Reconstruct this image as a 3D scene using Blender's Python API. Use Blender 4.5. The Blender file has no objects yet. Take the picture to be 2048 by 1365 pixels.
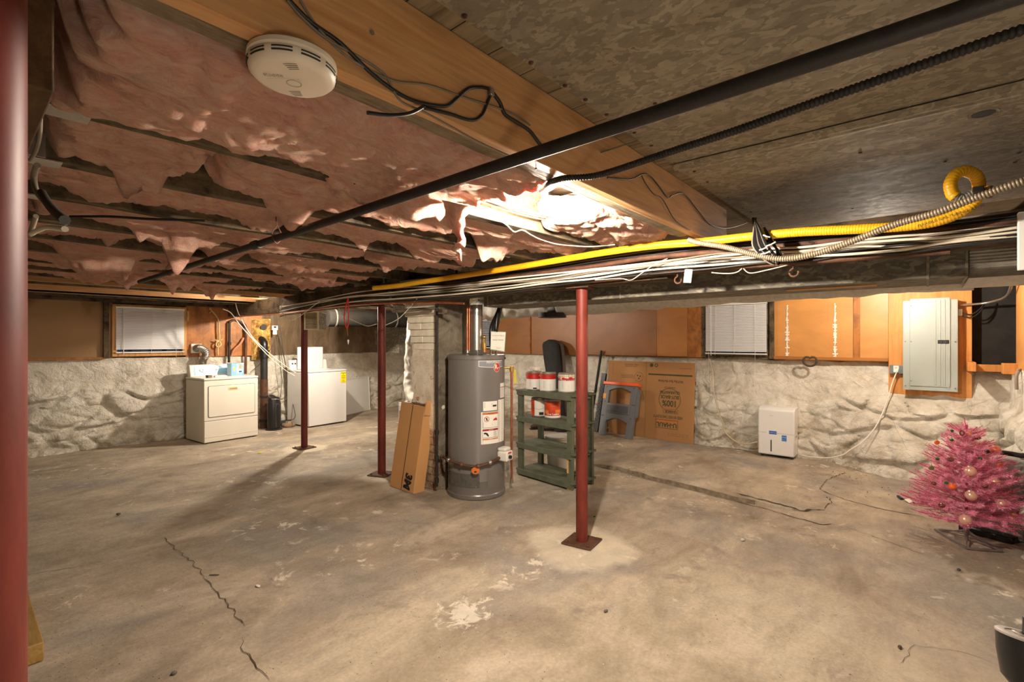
import bpy, bmesh, math, random
from mathutils import Vector, Matrix, noise
C = bpy.context.scene.collection
S = bpy.context.scene
# ---------------------------------------------------------------- camera, world, exposure, lamps
YAW = math.radians(40.7); CAMH = 1.43; FPX = 967.0
cam = bpy.data.cameras.new('camera'); cam.sensor_width = 36; cam.lens = FPX / 2048 * 36
cam.clip_start = 0.02
camo = bpy.data.objects.new('camera', cam); C.objects.link(camo)
camo.location = (0, 0, CAMH); camo.rotation_euler = (math.pi / 2, 0, YAW - math.pi / 2)
S.camera = camo
S.view_settings.view_transform = 'Standard'; S.view_settings.look = 'None'
S.view_settings.gamma = 1; S.view_settings.use_curve_mapping = False
S.view_settings.exposure = 0.45
w = bpy.data.worlds.new('world'); S.world = w; w.use_nodes = True
w.node_tree.nodes['Background'].inputs[0].default_value = (0.28, 0.42, 1.0, 1)
w.node_tree.nodes['Background'].inputs[1].default_value = 0.03
# (x, y, z, watts, radius, temperature colour)
WARM = (1.0, 0.885, 0.745)
BULB_MAIN = (1.60, 1.30, 2.03)
BULBS = {'main': (BULB_MAIN, 150), 'right': ((5.75, 0.34, 2.04), 62), 'laundry': ((3.50, 6.75, 1.96), 130), 'bay': ((2.35, 6.78, 2.12), 10), 'chimney': ((5.2, 4.6, 2.05), 22)}
def lamp(name, loc, watts, radius, col=WARM):
    l = bpy.data.lights.new(name, 'POINT'); l.energy = watts; l.shadow_soft_size = radius; l.color = col
    o = bpy.data.objects.new(name, l); C.objects.link(o); o.location = loc
    return o
lamp('fill_lamp', (0.30, -0.46, 0.95), 11.5, 0.10)  # added fill light out of view, lifts the near floor and insulation

# ---------------------------------------------------------------- helpers
F = (math.cos(YAW), math.sin(YAW)); R = (math.sin(YAW), -math.cos(YAW))
def ray(px, py):
    l = (px - 1024) / FPX
    return (F[0] + l * R[0], F[1] + l * R[1], -(py - 682) / FPX)
def PZ(px, py, z):
    r = ray(px, py); t = (z - CAMH) / r[2]; return Vector((r[0] * t, r[1] * t, z))
def PX(px, py, x):
    r = ray(px, py); t = x / r[0]; return Vector((x, r[1] * t, CAMH + r[2] * t))
def PY(px, py, y):
    r = ray(px, py); t = y / r[1]; return Vector((r[0] * t, y, CAMH + r[2] * t))
def ss(a, b, x):
    t = max(0.0, min(1.0, (x - a) / (b - a))); return t * t * (3 - 2 * t)
def fbm(x, y, z, o=4): return noise.fractal(Vector((x, y, z)), 0.9, 2.0, o)
def T(loc, rz=0.0): return Matrix.Translation(Vector(loc)) @ Matrix.Rotation(rz, 4, 'Z')
WM = {}
def tag(o, label=None, cat=None, group=None, kind=None):
    if label: o['label'] = label
    if cat: o['category'] = cat
    if group: o['group'] = group
    if kind: o['kind'] = kind
    return o
def thing(name, label, cat, loc, rz=0.0, group=None):
    o = bpy.data.objects.new(name, None); C.objects.link(o)
    o.location = loc; o.rotation_euler = (0, 0, rz); o.empty_display_size = 0.05
    WM[o.name] = T(loc, rz)
    return tag(o, label, cat, group)
class MB:
    def __init__(s, M=None): s.v = []; s.f = []; s.M = M or Matrix.Identity(4)
    def P(s, p): return s.M @ Vector(p)
    def raw(s, vs, fs):
        b = len(s.v); s.v += [s.P(p) for p in vs]; s.f += [tuple(b + i for i in f) for f in fs]; return s
    def box(s, x0, x1, y0, y1, z0, z1, L=None):
        vs = [Vector((x, y, z)) for z in (z0, z1) for y in (y0, y1) for x in (x0, x1)]
        if L: vs = [L @ v for v in vs]
        return s.raw(vs, [(0, 2, 3, 1), (4, 5, 7, 6), (0, 1, 5, 4), (2, 6, 7, 3), (0, 4, 6, 2), (1, 3, 7, 5)])
    def bar(s, a, b, w, h, up=(0, 0, 1)):
        a = Vector(a); b = Vector(b); d = (b - a).normalized(); u = Vector(up)
        sd = d.cross(u)
        if sd.length < 1e-4: sd = d.cross(Vector((1, 0, 0)))
        sd.normalize(); u = sd.cross(d)
        q = [(-w / 2, -h / 2), (w / 2, -h / 2), (w / 2, h / 2), (-w / 2, h / 2)]
        return s.raw([p + sd * i + u * j for p in (a, b) for i, j in q],
                     [(0, 3, 2, 1), (4, 5, 6, 7)] + [(i, (i + 1) % 4, 4 + (i + 1) % 4, 4 + i) for i in range(4)])
    def tube(s, pts, r, n=10, cap=True):
        pts = [Vector(p) for p in pts]; m = len(pts)
        if not hasattr(r, '__len__'): r = [r] * m
        vs = []; prev = None
        for i, p in enumerate(pts):
            t = (pts[min(i + 1, m - 1)] - pts[max(i - 1, 0)])
            if t.length < 1e-9: t = Vector((0, 0, 1))
            t.normalize()
            if prev is None:
                a = t.cross(Vector((0, 0, 1)))
                if a.length < 0.1: a = t.cross(Vector((1, 0, 0)))
            else:
                a = prev - t * prev.dot(t)
                if a.length < 1e-6: a = t.cross(Vector((0, 0, 1)))
            a.normalize(); prev = a; b = t.cross(a)
            for k in range(n):
                q = 2 * math.pi * k / n
                vs.append(p + a * math.cos(q) * r[i] + b * math.sin(q) * r[i])
        fs = [(i * n + k, i * n + (k + 1) % n, (i + 1) * n + (k + 1) % n, (i + 1) * n + k) for i in range(m - 1) for k in range(n)]
        if cap: fs += [tuple(reversed(range(n))), tuple((m - 1) * n + k for k in range(n))]
        return s.raw(vs, fs)
    def lathe(s, prof, c=(0, 0, 0), n=28, L=None):
        vs = []; L = L or Matrix.Identity(4)
        for r, z in prof:
            for k in range(n):
                q = 2 * math.pi * k / n
                vs.append(L @ Vector((c[0] + r * math.cos(q), c[1] + r * math.sin(q), c[2] + z)))
        m = len(prof)
        fs = [(i * n + k, i * n + (k + 1) % n, (i + 1) * n + (k + 1) % n, (i + 1) * n + k) for i in range(m - 1) for k in range(n)]
        fs += [tuple(reversed(range(n))), tuple((m - 1) * n + k for k in range(n))]
        return s.raw(vs, fs)
    def prism(s, poly, h0, h1, L=None):
        """poly in local xy, extruded along z, L places it"""
        L = L or Matrix.Identity(4); n = len(poly)
        vs = [L @ Vector((x, y, h)) for h in (h0, h1) for x, y in poly]
        return s.raw(vs, [tuple(reversed(range(n))), tuple(range(n, 2 * n))] + [(i, (i + 1) % n, n + (i + 1) % n, n + i) for i in range(n)])
    def ball(s, c, r, n=14, m=8, sc=(1, 1, 1)):
        vs = [Vector((c[0], c[1], c[2] + r * sc[2]))]
        for i in range(1, m):
            a = math.pi * i / m
            for k in range(n):
                q = 2 * math.pi * k / n
                vs.append(Vector((c[0] + r * sc[0] * math.sin(a) * math.cos(q), c[1] + r * sc[1] * math.sin(a) * math.sin(q), c[2] + r * sc[2] * math.cos(a))))
        vs.append(Vector((c[0], c[1], c[2] - r * sc[2]))); e = len(vs) - 1
        fs = [(0, 1 + k, 1 + (k + 1) % n) for k in range(n)]
        for i in range(m - 2):
            fs += [(1 + i * n + k, 1 + (i + 1) * n + k, 1 + (i + 1) * n + (k + 1) % n, 1 + i * n + (k + 1) % n) for k in range(n)]
        fs += [(e, 1 + (m - 2) * n + (k + 1) % n, 1 + (m - 2) * n + k) for k in range(n)]
        return s.raw(vs, fs)
    def grid(s, nx, ny, fn):
        vs = [fn(i / nx, j / ny) for j in range(ny + 1) for i in range(nx + 1)]
        w_ = nx + 1
        return s.raw(vs, [(j * w_ + i, j * w_ + i + 1, (j + 1) * w_ + i + 1, (j + 1) * w_ + i) for j in range(ny) for i in range(nx)])
    def text(s, txt, size, L, align='CENTER', sx=1.0, bold=0.0):
        cu = bpy.data.curves.new('txt', 'FONT'); cu.body = txt; cu.size = size; cu.align_x = align; cu.align_y = 'CENTER'
        cu.resolution_u = 3; cu.offset = bold
        ob = bpy.data.objects.new('txt', cu); me = bpy.data.meshes.new_from_object(ob)
        s.raw([L @ Vector((v.co.x * sx, v.co.y, 0.0)) for v in me.vertices], [tuple(p.vertices) for p in me.polygons])
        bpy.data.objects.remove(ob); bpy.data.curves.remove(cu); bpy.data.meshes.remove(me)
        return s
    def build(s, name, m, parent=None, bevel=0, smooth=True, ang=35, label=None, cat=None, group=None, kind=None, origin=None, fix=True):
        me = bpy.data.meshes.new(name); M = Matrix.Identity(4)
        if parent is not None:
            M = WM[parent.name].inverted()
        elif origin is None:
            n_ = max(1, len(s.v)); xs = [v.x for v in s.v]; ys = [v.y for v in s.v]; zs = [v.z for v in s.v]
            origin = ((min(xs) + max(xs)) / 2, (min(ys) + max(ys)) / 2, min(zs))
        if parent is None: M = Matrix.Translation(-Vector(origin))
        me.from_pydata([M @ v for v in s.v], [], s.f); me.update()
        if fix:
            bm = bmesh.new(); bm.from_mesh(me); bmesh.ops.recalc_face_normals(bm, faces=bm.faces); bm.to_mesh(me); bm.free()
        if smooth:
            me.shade_smooth(); me.set_sharp_from_angle(angle=math.radians(ang))
        me.materials.append(m)
        o = bpy.data.objects.new(name, me); C.objects.link(o)
        if parent is not None: o.parent = parent; WM[o.name] = WM[parent.name]
        else: o.location = origin; WM[o.name] = Matrix.Translation(Vector(origin))
        if bevel:
            b = o.modifiers.new('bevel', 'BEVEL'); b.width = bevel; b.segments = 2; b.limit_method = 'ANGLE'
        return tag(o, label, cat, group, kind)
def spline(pts, k=8):
    pts = [Vector(p) for p in pts]; out = []
    for i in range(len(pts) - 1):
        p0 = pts[max(i - 1, 0)]; p1 = pts[i]; p2 = pts[i + 1]; p3 = pts[min(i + 2, len(pts) - 1)]
        for j in range(k):
            t = j / k
            out.append(0.5 * ((2 * p1) + (p2 - p0) * t + (2 * p0 - 5 * p1 + 4 * p2 - p3) * t * t + (3 * p1 - p0 - 3 * p2 + p3) * t ** 3))
    out.append(pts[-1]); return out
def resample(pts, step):
    out = [pts[0]]; acc = 0.0
    for a, b in zip(pts, pts[1:]):
        L = (b - a).length; t = step - acc
        while t <= L: out.append(a + (b - a) * (t / L)); t += step
        acc = (acc + L) % step if L > 0 else acc
    return out
def ribbed(mb, pts, r, pitch, depth, n=10):
    p = resample(spline(pts, 10), pitch / 4)
    mb.tube(p, [r + depth * (1, .35, -1, .35)[i % 4] for i in range(len(p))], n); return mb

# ---------------------------------------------------------------- materials
MATS = {}
class Nd:
    def __init__(s, name):
        s.m = bpy.data.materials.new(name); s.m.use_nodes = True; s.t = s.m.node_tree; s.n = s.t.nodes
        s.b = s.n['Principled BSDF']; s.tc = s.n.new('ShaderNodeTexCoord'); s.geo = s.n.new('ShaderNodeNewGeometry')
    def lk(s, a, b): s.t.links.new(a, b)
    def co(s, scale=(1, 1, 1), world=True, rot=(0, 0, 0)):
        m = s.n.new('ShaderNodeMapping'); m.inputs['Scale'].default_value = scale; m.inputs['Rotation'].default_value = rot
        s.lk(s.geo.outputs['Position'] if world else s.tc.outputs['Object'], m.inputs[0]); return m.outputs[0]
    def noise(s, co, scale, detail=4, rough=0.55, dist=0.0):
        n = s.n.new('ShaderNodeTexNoise'); n.inputs['Scale'].default_value = scale; n.inputs['Detail'].default_value = detail
        n.inputs['Roughness'].default_value = rough; n.inputs['Distortion'].default_value = dist; s.lk(co, n.inputs['Vector']); return n.outputs[0]
    def vor(s, co, scale, feat='F1', out='Distance', rnd=1.0):
        n = s.n.new('ShaderNodeTexVoronoi'); n.feature = feat; n.inputs['Scale'].default_value = scale; n.inputs['Randomness'].default_value = rnd
        s.lk(co, n.inputs['Vector']); return n.outputs[out]
    def ramp(s, f, stops):
        n = s.n.new('ShaderNodeValToRGB'); e = n.color_ramp.elements
        while len(e) < len(stops): e.new(0.5)
        for k, (p, c) in enumerate(stops):
            e[k].position = p; e[k].color = (c if hasattr(c, '__len__') else (c, c, c)) + (1,) if hasattr(c, '__len__') else (c, c, c, 1)
        s.lk(f, n.inputs[0]); return n.outputs[0]
    def mix(s, f, a, b, mode='MIX'):
        n = s.n.new('ShaderNodeMix'); n.data_type = 'RGBA'; n.blend_type = mode
        for v, i in ((f, 0), (a, 6), (b, 7)):
            if hasattr(v, 'node'): s.lk(v, n.inputs[i])
            elif i == 0: n.inputs[0].default_value = v
            else: n.inputs[i].default_value = tuple(v) + (1,)
        return n.outputs[2]
    def math(s, op, a, b=None, c=None):
        n = s.n.new('ShaderNodeMath'); n.operation = op
        for i, v in enumerate((a, b, c)):
            if v is None: continue
            if hasattr(v, 'node'): s.lk(v, n.inputs[i])
            else: n.inputs[i].default_value = v
        return n.outputs[0]
    def sep(s):
        n = s.n.new('ShaderNodeSeparateXYZ'); s.lk(s.geo.outputs['Position'], n.inputs[0]); return n.outputs
    def dist(s, p, vec=None):
        n = s.n.new('ShaderNodeVectorMath'); n.operation = 'DISTANCE'; s.lk(vec or s.geo.outputs['Position'], n.inputs[0]); n.inputs[1].default_value = p
        return n.outputs['Value']
    def bump(s, h, strength=0.5, dist=0.01):
        n = s.n.new('ShaderNodeBump'); n.inputs['Strength'].default_value = strength; n.inputs['Distance'].default_value = dist
        s.lk(h, n.inputs['Height']); s.lk(n.outputs[0], s.b.inputs['Normal'])
    def out(s, col=None, rough=0.6, metal=0.0, spec=0.5):
        if col is not None:
            if hasattr(col, 'node'): s.lk(col, s.b.inputs['Base Color'])
            else: s.b.inputs['Base Color'].default_value = tuple(col) + (1,)
        if hasattr(rough, 'node'): s.lk(rough, s.b.inputs['Roughness'])
        else: s.b.inputs['Roughness'].default_value = rough
        s.b.inputs['Metallic'].default_value = metal; s.b.inputs['Specular IOR Level'].default_value = spec
        return s.m
def srgb(r, g, b):
    f = lambda c: (c / 255 / 12.92) if c <= 10 else ((c / 255 + 0.055) / 1.055) ** 2.4
    return (f(r), f(g), f(b))
def plain(name, col, rough=0.5, metal=0.0, var=0.12, scale=6, bump=0.0, spec=0.5):
    if name in MATS: return MATS[name]
    d = Nd(name); f = d.noise(d.co(), scale, 5, 0.6)
    a = tuple(c * (1 - var) for c in col); b = tuple(min(1, c * (1 + var)) for c in col)
    c_ = d.ramp(f, [(0.3, a), (0.7, b)])
    if bump: d.bump(d.noise(d.co(), scale * 12, 4), bump, 0.004)
    MATS[name] = d.out(c_, rough, metal, spec); return MATS[name]
def m_floor():
    d = Nd('floor_concrete'); w_ = d.co(); s_ = d.co((0.75, 1.35, 1), rot=(0, 0, -0.55))
    base = d.ramp(d.noise(s_, 1.3, 8, 0.62, 0.6), [(0.28, srgb(126, 112, 97)), (0.42, srgb(160, 145, 125)), (0.56, srgb(182, 167, 146)), (0.72, srgb(204, 190, 168))])
    grey = d.ramp(d.noise(w_, 0.9, 6, 0.6, 0.4), [(0.5, 0.0), (0.62, 0.85)])
    base = d.mix(grey, base, srgb(150, 142, 132))
    fine = d.ramp(d.noise(w_, 60, 5, 0.7), [(0.3, 0.82), (0.7, 1.1)])
    base = d.mix(1.0, base, fine, 'MULTIPLY')
    # dark damp blotches and pale lime blooms
    n1 = d.ramp(d.noise(w_, 2.1, 9, 0.7, 0.3), [(0.58, 0.0), (0.66, 0.6)])
    base = d.mix(n1, base, srgb(128, 114, 104))
    stk = d.ramp(d.noise(d.co((1.6, 4.5, 1), rot=(0, 0, -0.55)), 1.7, 10, 0.72, 1.2), [(0.35, 0.90), (0.65, 1.05)])
    base = d.mix(1.0, base, stk, 'MULTIPLY')
    n2 = d.math('MULTIPLY', d.ramp(d.noise(w_, 5.5, 10, 0.72, 0.4), [(0.57, 0.0), (0.62, 0.8)]), d.ramp(d.noise(w_, 0.8, 3), [(0.5, 0.0), (0.6, 1.0)]))
    base = d.mix(n2, base, srgb(232, 222, 204))
    # pale cement pads around the steel posts
    pn = d.noise(w_, 3.0, 6, 0.6)
    for p, r_ in (((2.873, 1.832, 0), 0.55), ((3.072, 6.292, 0), 0.45), ((2.978, 4.392, 0), 0.4)):
        q = d.math('ADD', d.dist(p), d.math('MULTIPLY', pn, 0.35))
        base = d.mix(d.ramp(q, [(r_ - 0.07, 0.62), (r_ + 0.02, 0.0)]), base, srgb(222, 210, 186))
    # lime blooms
    for p, r_ in ((tuple(PZ(930, 1225, 0)), 0.42), (tuple(PZ(330, 1180, 0)), 0.30), (tuple(PZ(800, 1090, 0)), 0.33)):
        q = d.math('ADD', d.dist(p), d.math('MULTIPLY', d.noise(w_, 12, 8, 0.75, 0.8), 0.75))
        base = d.mix(d.ramp(q, [(r_ + 0.02, 0.6), (r_ + 0.08, 0.0)]), base, srgb(236, 228, 212))
    # newer smooth patch at the right front
    q = d.math('ADD', d.dist(tuple(PZ(1960, 1360, 0))), d.math('MULTIPLY', d.noise(w_, 2.4, 7), 0.35))
    base = d.mix(d.ramp(q, [(0.50, 0.35), (0.56, 0.0)]), base, srgb(186, 170, 148))
    pit = d.ramp(d.vor(w_, 38), [(0.05, 0.35), (0.11, 1.0)])
    pm = d.ramp(d.noise(w_, 3.2, 3), [(0.48, 0.0), (0.58, 1.0)])
    base = d.mix(pm, base, d.mix(1.0, base, pit, 'MULTIPLY'))
    blot = d.ramp(d.noise(w_, 4.5, 10, 0.75, 0.6), [(0.38, 0.86), (0.5, 1.0), (0.66, 1.1)])
    base = d.mix(1.0, base, blot, 'MULTIPLY')
    d.bump(d.math('ADD', d.math('MULTIPLY', d.noise(w_, 22, 8, 0.7), 1.0), d.math('MULTIPLY', d.noise(w_, 3, 4), 2.0)), 0.45, 0.012)
    return d.out(base, d.ramp(d.noise(w_, 2, 5), [(0.3, 0.62), (0.7, 0.9)]), spec=0.35)
def m_stone():
    d = Nd('whitewashed_stone'); w_ = d.co()
    c_ = d.ramp(d.noise(w_, 4.0, 9, 0.68, 0.4), [(0.3, srgb(180, 170, 152)), (0.48, srgb(216, 208, 192)), (0.62, srgb(232, 225, 211)), (0.8, srgb(240, 235, 224))])
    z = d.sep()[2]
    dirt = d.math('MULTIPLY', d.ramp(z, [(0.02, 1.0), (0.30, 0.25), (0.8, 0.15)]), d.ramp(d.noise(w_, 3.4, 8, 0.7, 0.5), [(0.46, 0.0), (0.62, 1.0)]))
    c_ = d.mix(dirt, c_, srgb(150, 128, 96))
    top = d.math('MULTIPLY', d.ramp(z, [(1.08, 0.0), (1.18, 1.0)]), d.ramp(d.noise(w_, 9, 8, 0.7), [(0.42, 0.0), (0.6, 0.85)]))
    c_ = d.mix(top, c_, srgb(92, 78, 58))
    och = d.ramp(d.noise(w_, 2.2, 7, 0.7, 1.2), [(0.62, 0.0), (0.68, 0.55)])
    c_ = d.mix(och, c_, srgb(190, 160, 108))
    pt = d.ramp(d.noise(d.co((1, 1, 1.0)), 1.9, 8, 0.75, 0.6), [(0.655, 0.0), (0.665, 0.8)])
    c_ = d.mix(pt, c_, srgb(150, 134, 112))
    crk = d.ramp(d.vor(d.co((1, 1, 1.6)), 2.6, 'DISTANCE_TO_EDGE'), [(0.0, 0.45), (0.012, 1.0)])
    c_ = d.mix(0.5, c_, d.mix(1.0, c_, crk, 'MULTIPLY'))
    d.bump(d.math('ADD', d.noise(w_, 18, 8, 0.7), d.math('MULTIPLY', d.noise(w_, 5, 5, 0.6, 0.8), 2.2)), 0.9, 0.03)
    return d.out(c_, 0.92, spec=0.2)
def m_wood(name, a, b, dark, axis='X', sc=1.0, knots=True, bump=0.25, rough=0.6, dirt=0.0):
    d = Nd(name); k = {'X': (1.2, 16, 16), 'Y': (16, 1.2, 16), 'Z': (16, 16, 1.2)}[axis]
    k = tuple(q * sc for q in k); co = d.co(k)
    n = d.noise(co, 1.0, 5, 0.6, 1.2)
    c_ = d.ramp(n, [(0.3, b), (0.5, a), (0.62, tuple(x * 0.86 for x in a)), (0.72, b)])
    g = d.noise(d.co(tuple(q * 5 for q in k)), 1.0, 3)
    c_ = d.mix(1.0, c_, d.ramp(g, [(0.35, 0.86), (0.7, 1.06)]), 'MULTIPLY')
    if knots:
        kk = {'X': (1.5, 5, 5), 'Y': (5, 1.5, 5), 'Z': (5, 5, 1.5)}[axis]
        v = d.vor(d.co(kk), 1.0)
        c_ = d.mix(d.ramp(v, [(0.055, 0.9), (0.10, 0.25), (0.22, 0.0)]), c_, dark)
    if dirt:
        c_ = d.mix(d.ramp(d.noise(d.co(), 5, 9, 0.72, 0.5), [(0.45, 0.0), (0.62, dirt)]), c_, dark)
    d.bump(n, bump, 0.006)
    return d.out(c_, rough, spec=0.3)
def m_pink():
    d = Nd('pink_fibre'); w_ = d.co()
    st = d.co((3.0, 8.0, 8.0)); n = d.noise(st, 1.8, 12, 0.74, 2.2)
    c_ = d.ramp(n, [(0.30, srgb(192, 106, 80)), (0.42, srgb(234, 162, 132)), (0.55, srgb(246, 190, 160)), (0.7, srgb(252, 220, 194))])
    red = d.ramp(d.noise(w_, 3.6, 7, 0.7, 0.8), [(0.6, 0.0), (0.74, 0.6)])
    c_ = d.mix(red, c_, srgb(196, 74, 66))
    tan = d.ramp(d.noise(w_, 1.7, 8, 0.7, 0.5), [(0.56, 0.0), (0.7, 0.55)])
    c_ = d.mix(tan, c_, srgb(214, 164, 128))
    soot = d.ramp(d.noise(w_, 2.9, 9, 0.75, 0.3), [(0.66, 0.0), (0.74, 0.7)])
    c_ = d.mix(soot, c_, srgb(110, 76, 56))
    d.bump(d.math('ADD', n, d.math('MULTIPLY', d.noise(d.co((18, 80, 60)), 1.0, 5, 0.7, 2.0), 0.35)), 1.0, 0.045)
    d.b.inputs['Sheen Weight'].default_value = 0.4; d.b.inputs['Sheen Roughness'].default_value = 0.6
    d.b.inputs['Subsurface Weight'].default_value = 0.25; d.b.inputs['Subsurface Radius'].default_value = (0.05, 0.015, 0.01); d.b.inputs['Subsurface Scale'].default_value = 0.5
    return d.out(c_, 1.0, spec=0.05)
def m_galv(name='galvanised_sheet', a=srgb(138, 128, 111), b=srgb(158, 148, 128), sc=75, metal=0.12):
    d = Nd(name)
    wv = d.n.new('ShaderNodeMix'); wv.data_type = 'RGBA'; wv.inputs[0].default_value = 0.09
    nn = d.n.new('ShaderNodeTexNoise'); nn.inputs['Scale'].default_value = 24; nn.inputs['Detail'].default_value = 5
    cc = d.co((0.7, 0.45, 1)); d.lk(cc, nn.inputs['Vector']); d.lk(cc, wv.inputs[6]); d.lk(nn.outputs['Color'], wv.inputs[7])
    v = d.vor(wv.outputs[2], sc, 'F1', 'Color')
    sp = d.n.new('ShaderNodeSeparateColor'); d.lk(v, sp.inputs[0])
    c_ = d.ramp(sp.outputs[0], [(0.05, tuple(x * 0.78 for x in a)), (0.5, a), (0.95, b)])
    c_ = d.mix(1.0, c_, d.ramp(d.noise(d.co(), 1.6, 6, 0.6), [(0.3, 0.78), (0.7, 1.12)]), 'MULTIPLY')
    d.bump(d.noise(d.co((1, 1, 1)), 2.0, 3), 0.25, 0.05)
    return d.out(c_, d.ramp(sp.outputs[1], [(0, 0.66), (1, 0.82)]), metal, 0.25)
def m_rust_red():
    d = Nd('red_oxide_paint'); n = d.noise(d.co((1, 1, 0.25)), 9, 6, 0.65)
    c_ = d.ramp(n, [(0.3, srgb(72, 27, 20)), (0.6, srgb(110, 46, 36)), (0.8, srgb(122, 56, 44))])
    sc = d.ramp(d.noise(d.co((1, 1, 0.5)), 30, 9, 0.8), [(0.66, 0.0), (0.71, 0.6)])
    c_ = d.mix(sc, c_, srgb(176, 150, 128)); d.bump(n, 0.1, 0.002)
    return d.out(c_, 0.5, 0.0, 0.25)
def m_brick():
    d = Nd('limewashed_brick'); w_ = d.co()
    b = d.n.new('ShaderNodeTexBrick'); b.inputs['Scale'].default_value = 1.0
    m = d.n.new('ShaderNodeCombineXYZ'); s_ = d.sep(); d.lk(d.math('ADD', s_[0], s_[1]), m.inputs[0]); d.lk(s_[2], m.inputs[1])
    d.lk(m.outputs[0], b.inputs['Vector']); b.inputs['Brick Width'].default_value = 0.21; b.inputs['Row Height'].default_value = 0.072; b.inputs['Mortar Size'].default_value = 0.006
    b.inputs['Color1'].default_value = srgb(214, 192, 160) + (1,); b.inputs['Color2'].default_value = srgb(196, 172, 140) + (1,); b.inputs['Mortar'].default_value = srgb(150, 132, 108) + (1,)
    plaster = d.ramp(d.noise(w_, 5, 8, 0.7), [(0.35, srgb(220, 204, 176)), (0.6, srgb(244, 234, 212))])
    msk = d.math('MULTIPLY', d.ramp(s_[2], [(0.50, 0.0), (0.6, 1.0)]), d.ramp(s_[2], [(1.42, 1.0), (1.5, 0.0)]))
    c_ = d.mix(msk, b.outputs[0], plaster)
    exp = d.ramp(d.noise(w_, 7, 8, 0.75, 0.5), [(0.58, 0.0), (0.63, 0.85)])
    c_ = d.mix(exp, c_, srgb(172, 104, 72))
    low = d.math('MULTIPLY', d.ramp(s_[2], [(0.40, 0.85), (0.62, 0.0)]), d.ramp(d.noise(w_, 9, 8, 0.7), [(0.4, 0.3), (0.6, 1.0)]))
    c_ = d.mix(low, c_, srgb(104, 76, 60))
    d.bump(d.math('ADD', d.noise(w_, 14, 8, 0.7), d.math('MULTIPLY', d.math('SUBTRACT', 1.0, b.outputs[1]), 0.6)), 0.8, 0.02)
    return d.out(c_, 0.95, spec=0.15)
def emis(name, col, st):
    m = bpy.data.materials.new(name); m.use_nodes = True; b = m.node_tree.nodes['Principled BSDF']
    b.inputs['Base Color'].default_value = col + (1,); b.inputs['Emission Color'].default_value = col + (1,); b.inputs['Emission Strength'].default_value = st
    return m
mFloor = m_floor(); mStone = m_stone(); mPink = m_pink(); mGalv = m_galv(); mRed = m_rust_red(); mBrick = m_brick()
mDuct = m_galv('duct_sheet', srgb(112, 106, 94), srgb(142, 134, 118), 55, 0.15)
mPine = m_wood('new_pine', srgb(204, 156, 106), srgb(186, 134, 84), srgb(104, 62, 28), 'X', 1.0, True)
mPineY = m_wood('new_pine_across', srgb(196, 140, 82), srgb(178, 118, 62), srgb(104, 62, 28), 'Y')
mOld = m_wood('old_grey_joist', srgb(112, 96, 74), srgb(78, 64, 46), srgb(30, 24, 18), 'X', 1.6, False, 0.9, 0.9, 0.85)
mOldGrey = m_wood('old_pale_joist', srgb(140, 124, 100), srgb(104, 88, 66), srgb(52, 42, 30), 'X', 2.0, False, 0.9, 0.9, 0.35)
mOldY = m_wood('old_grey_girder', srgb(104, 84, 62), srgb(70, 54, 38), srgb(26, 20, 14), 'Y', 1.4, False, 0.8, 0.9, 0.8)
mPly = m_wood('plywood_face', srgb(214, 146, 78), srgb(196, 124, 58), srgb(110, 66, 28), 'Z', 0.5, True, 0.1, 0.5, 0.15)
mPanel = plain('brown_fibreboard', srgb(150, 96, 48), 0.65, var=0.15, scale=3)
mPanelL = plain('tan_fibreboard', srgb(152, 118, 80), 0.75, var=0.06, scale=2)
mWhite = plain('white_enamel', srgb(222, 220, 216), 0.28, var=0.03, scale=2)
mWhiteP = plain('white_plastic', srgb(226, 222, 212), 0.4, var=0.03)
mBlack = plain('black_plastic', srgb(26, 25, 25), 0.35, var=0.2)
mBlackM = plain('black_iron', srgb(44, 41, 38), 0.6, 0.3, var=0.3, scale=20, bump=0.2)
mRustIron = plain('rusty_iron', srgb(92, 60, 42), 0.7, 0.2, var=0.5, scale=14, bump=0.5)
mSteel = plain('zinc_steel', srgb(180, 176, 168), 0.3, 0.85, var=0.15, scale=18)
mGrey = plain('grey_enamel', srgb(112, 108, 104), 0.30, 0.1, var=0.04, scale=2)
mCopper = plain('copper_pipe', srgb(188, 112, 76), 0.35, 0.8, var=0.3, scale=14)
mBrass = plain('brass', srgb(196, 156, 84), 0.3, 0.8)
mCable = plain('white_cable', srgb(214, 204, 184), 0.5, var=0.1)
mCableG = plain('grey_cable', srgb(120, 108, 92), 0.6, var=0.2)
mCableB = plain('black_cable', srgb(30, 27, 25), 0.5, var=0.2)
mYellow = plain('yellow_gas_jacket', srgb(236, 176, 26), 0.4, var=0.08)
mGreen = plain('green_stained_wood', srgb(88, 92, 72), 0.7, var=0.22, scale=12, bump=0.3)
mCard = plain('cardboard', srgb(196, 146, 92), 0.8, var=0.05, scale=3)
mCard2 = plain('brown_cardboard', srgb(170, 124, 78), 0.85, var=0.06, scale=3)
mInk = plain('black_ink', srgb(28, 26, 24), 0.7)
mInkG = plain('green_ink', srgb(70, 72, 44), 0.8)
mInkO = plain('orange_ink', srgb(206, 108, 40), 0.7)
mPaper = plain('label_paper', srgb(232, 228, 218), 0.6, var=0.03)
mRedPaint = plain('red_label', srgb(188, 34, 26), 0.4, var=0.1)
mOrange = plain('orange_plastic', srgb(244, 98, 24), 0.4, var=0.05)
mSaw = plain('grey_plastic', srgb(110, 112, 116), 0.5, var=0.05)
mElec = plain('grey_steel_panel', srgb(164, 172, 166), 0.4, 0.1, var=0.03)
mBlue = plain('blue_print', srgb(40, 120, 190), 0.5)
mLBlue = plain('pale_blue_film', srgb(150, 205, 240), 0.3, var=0.12, scale=9)
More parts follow.
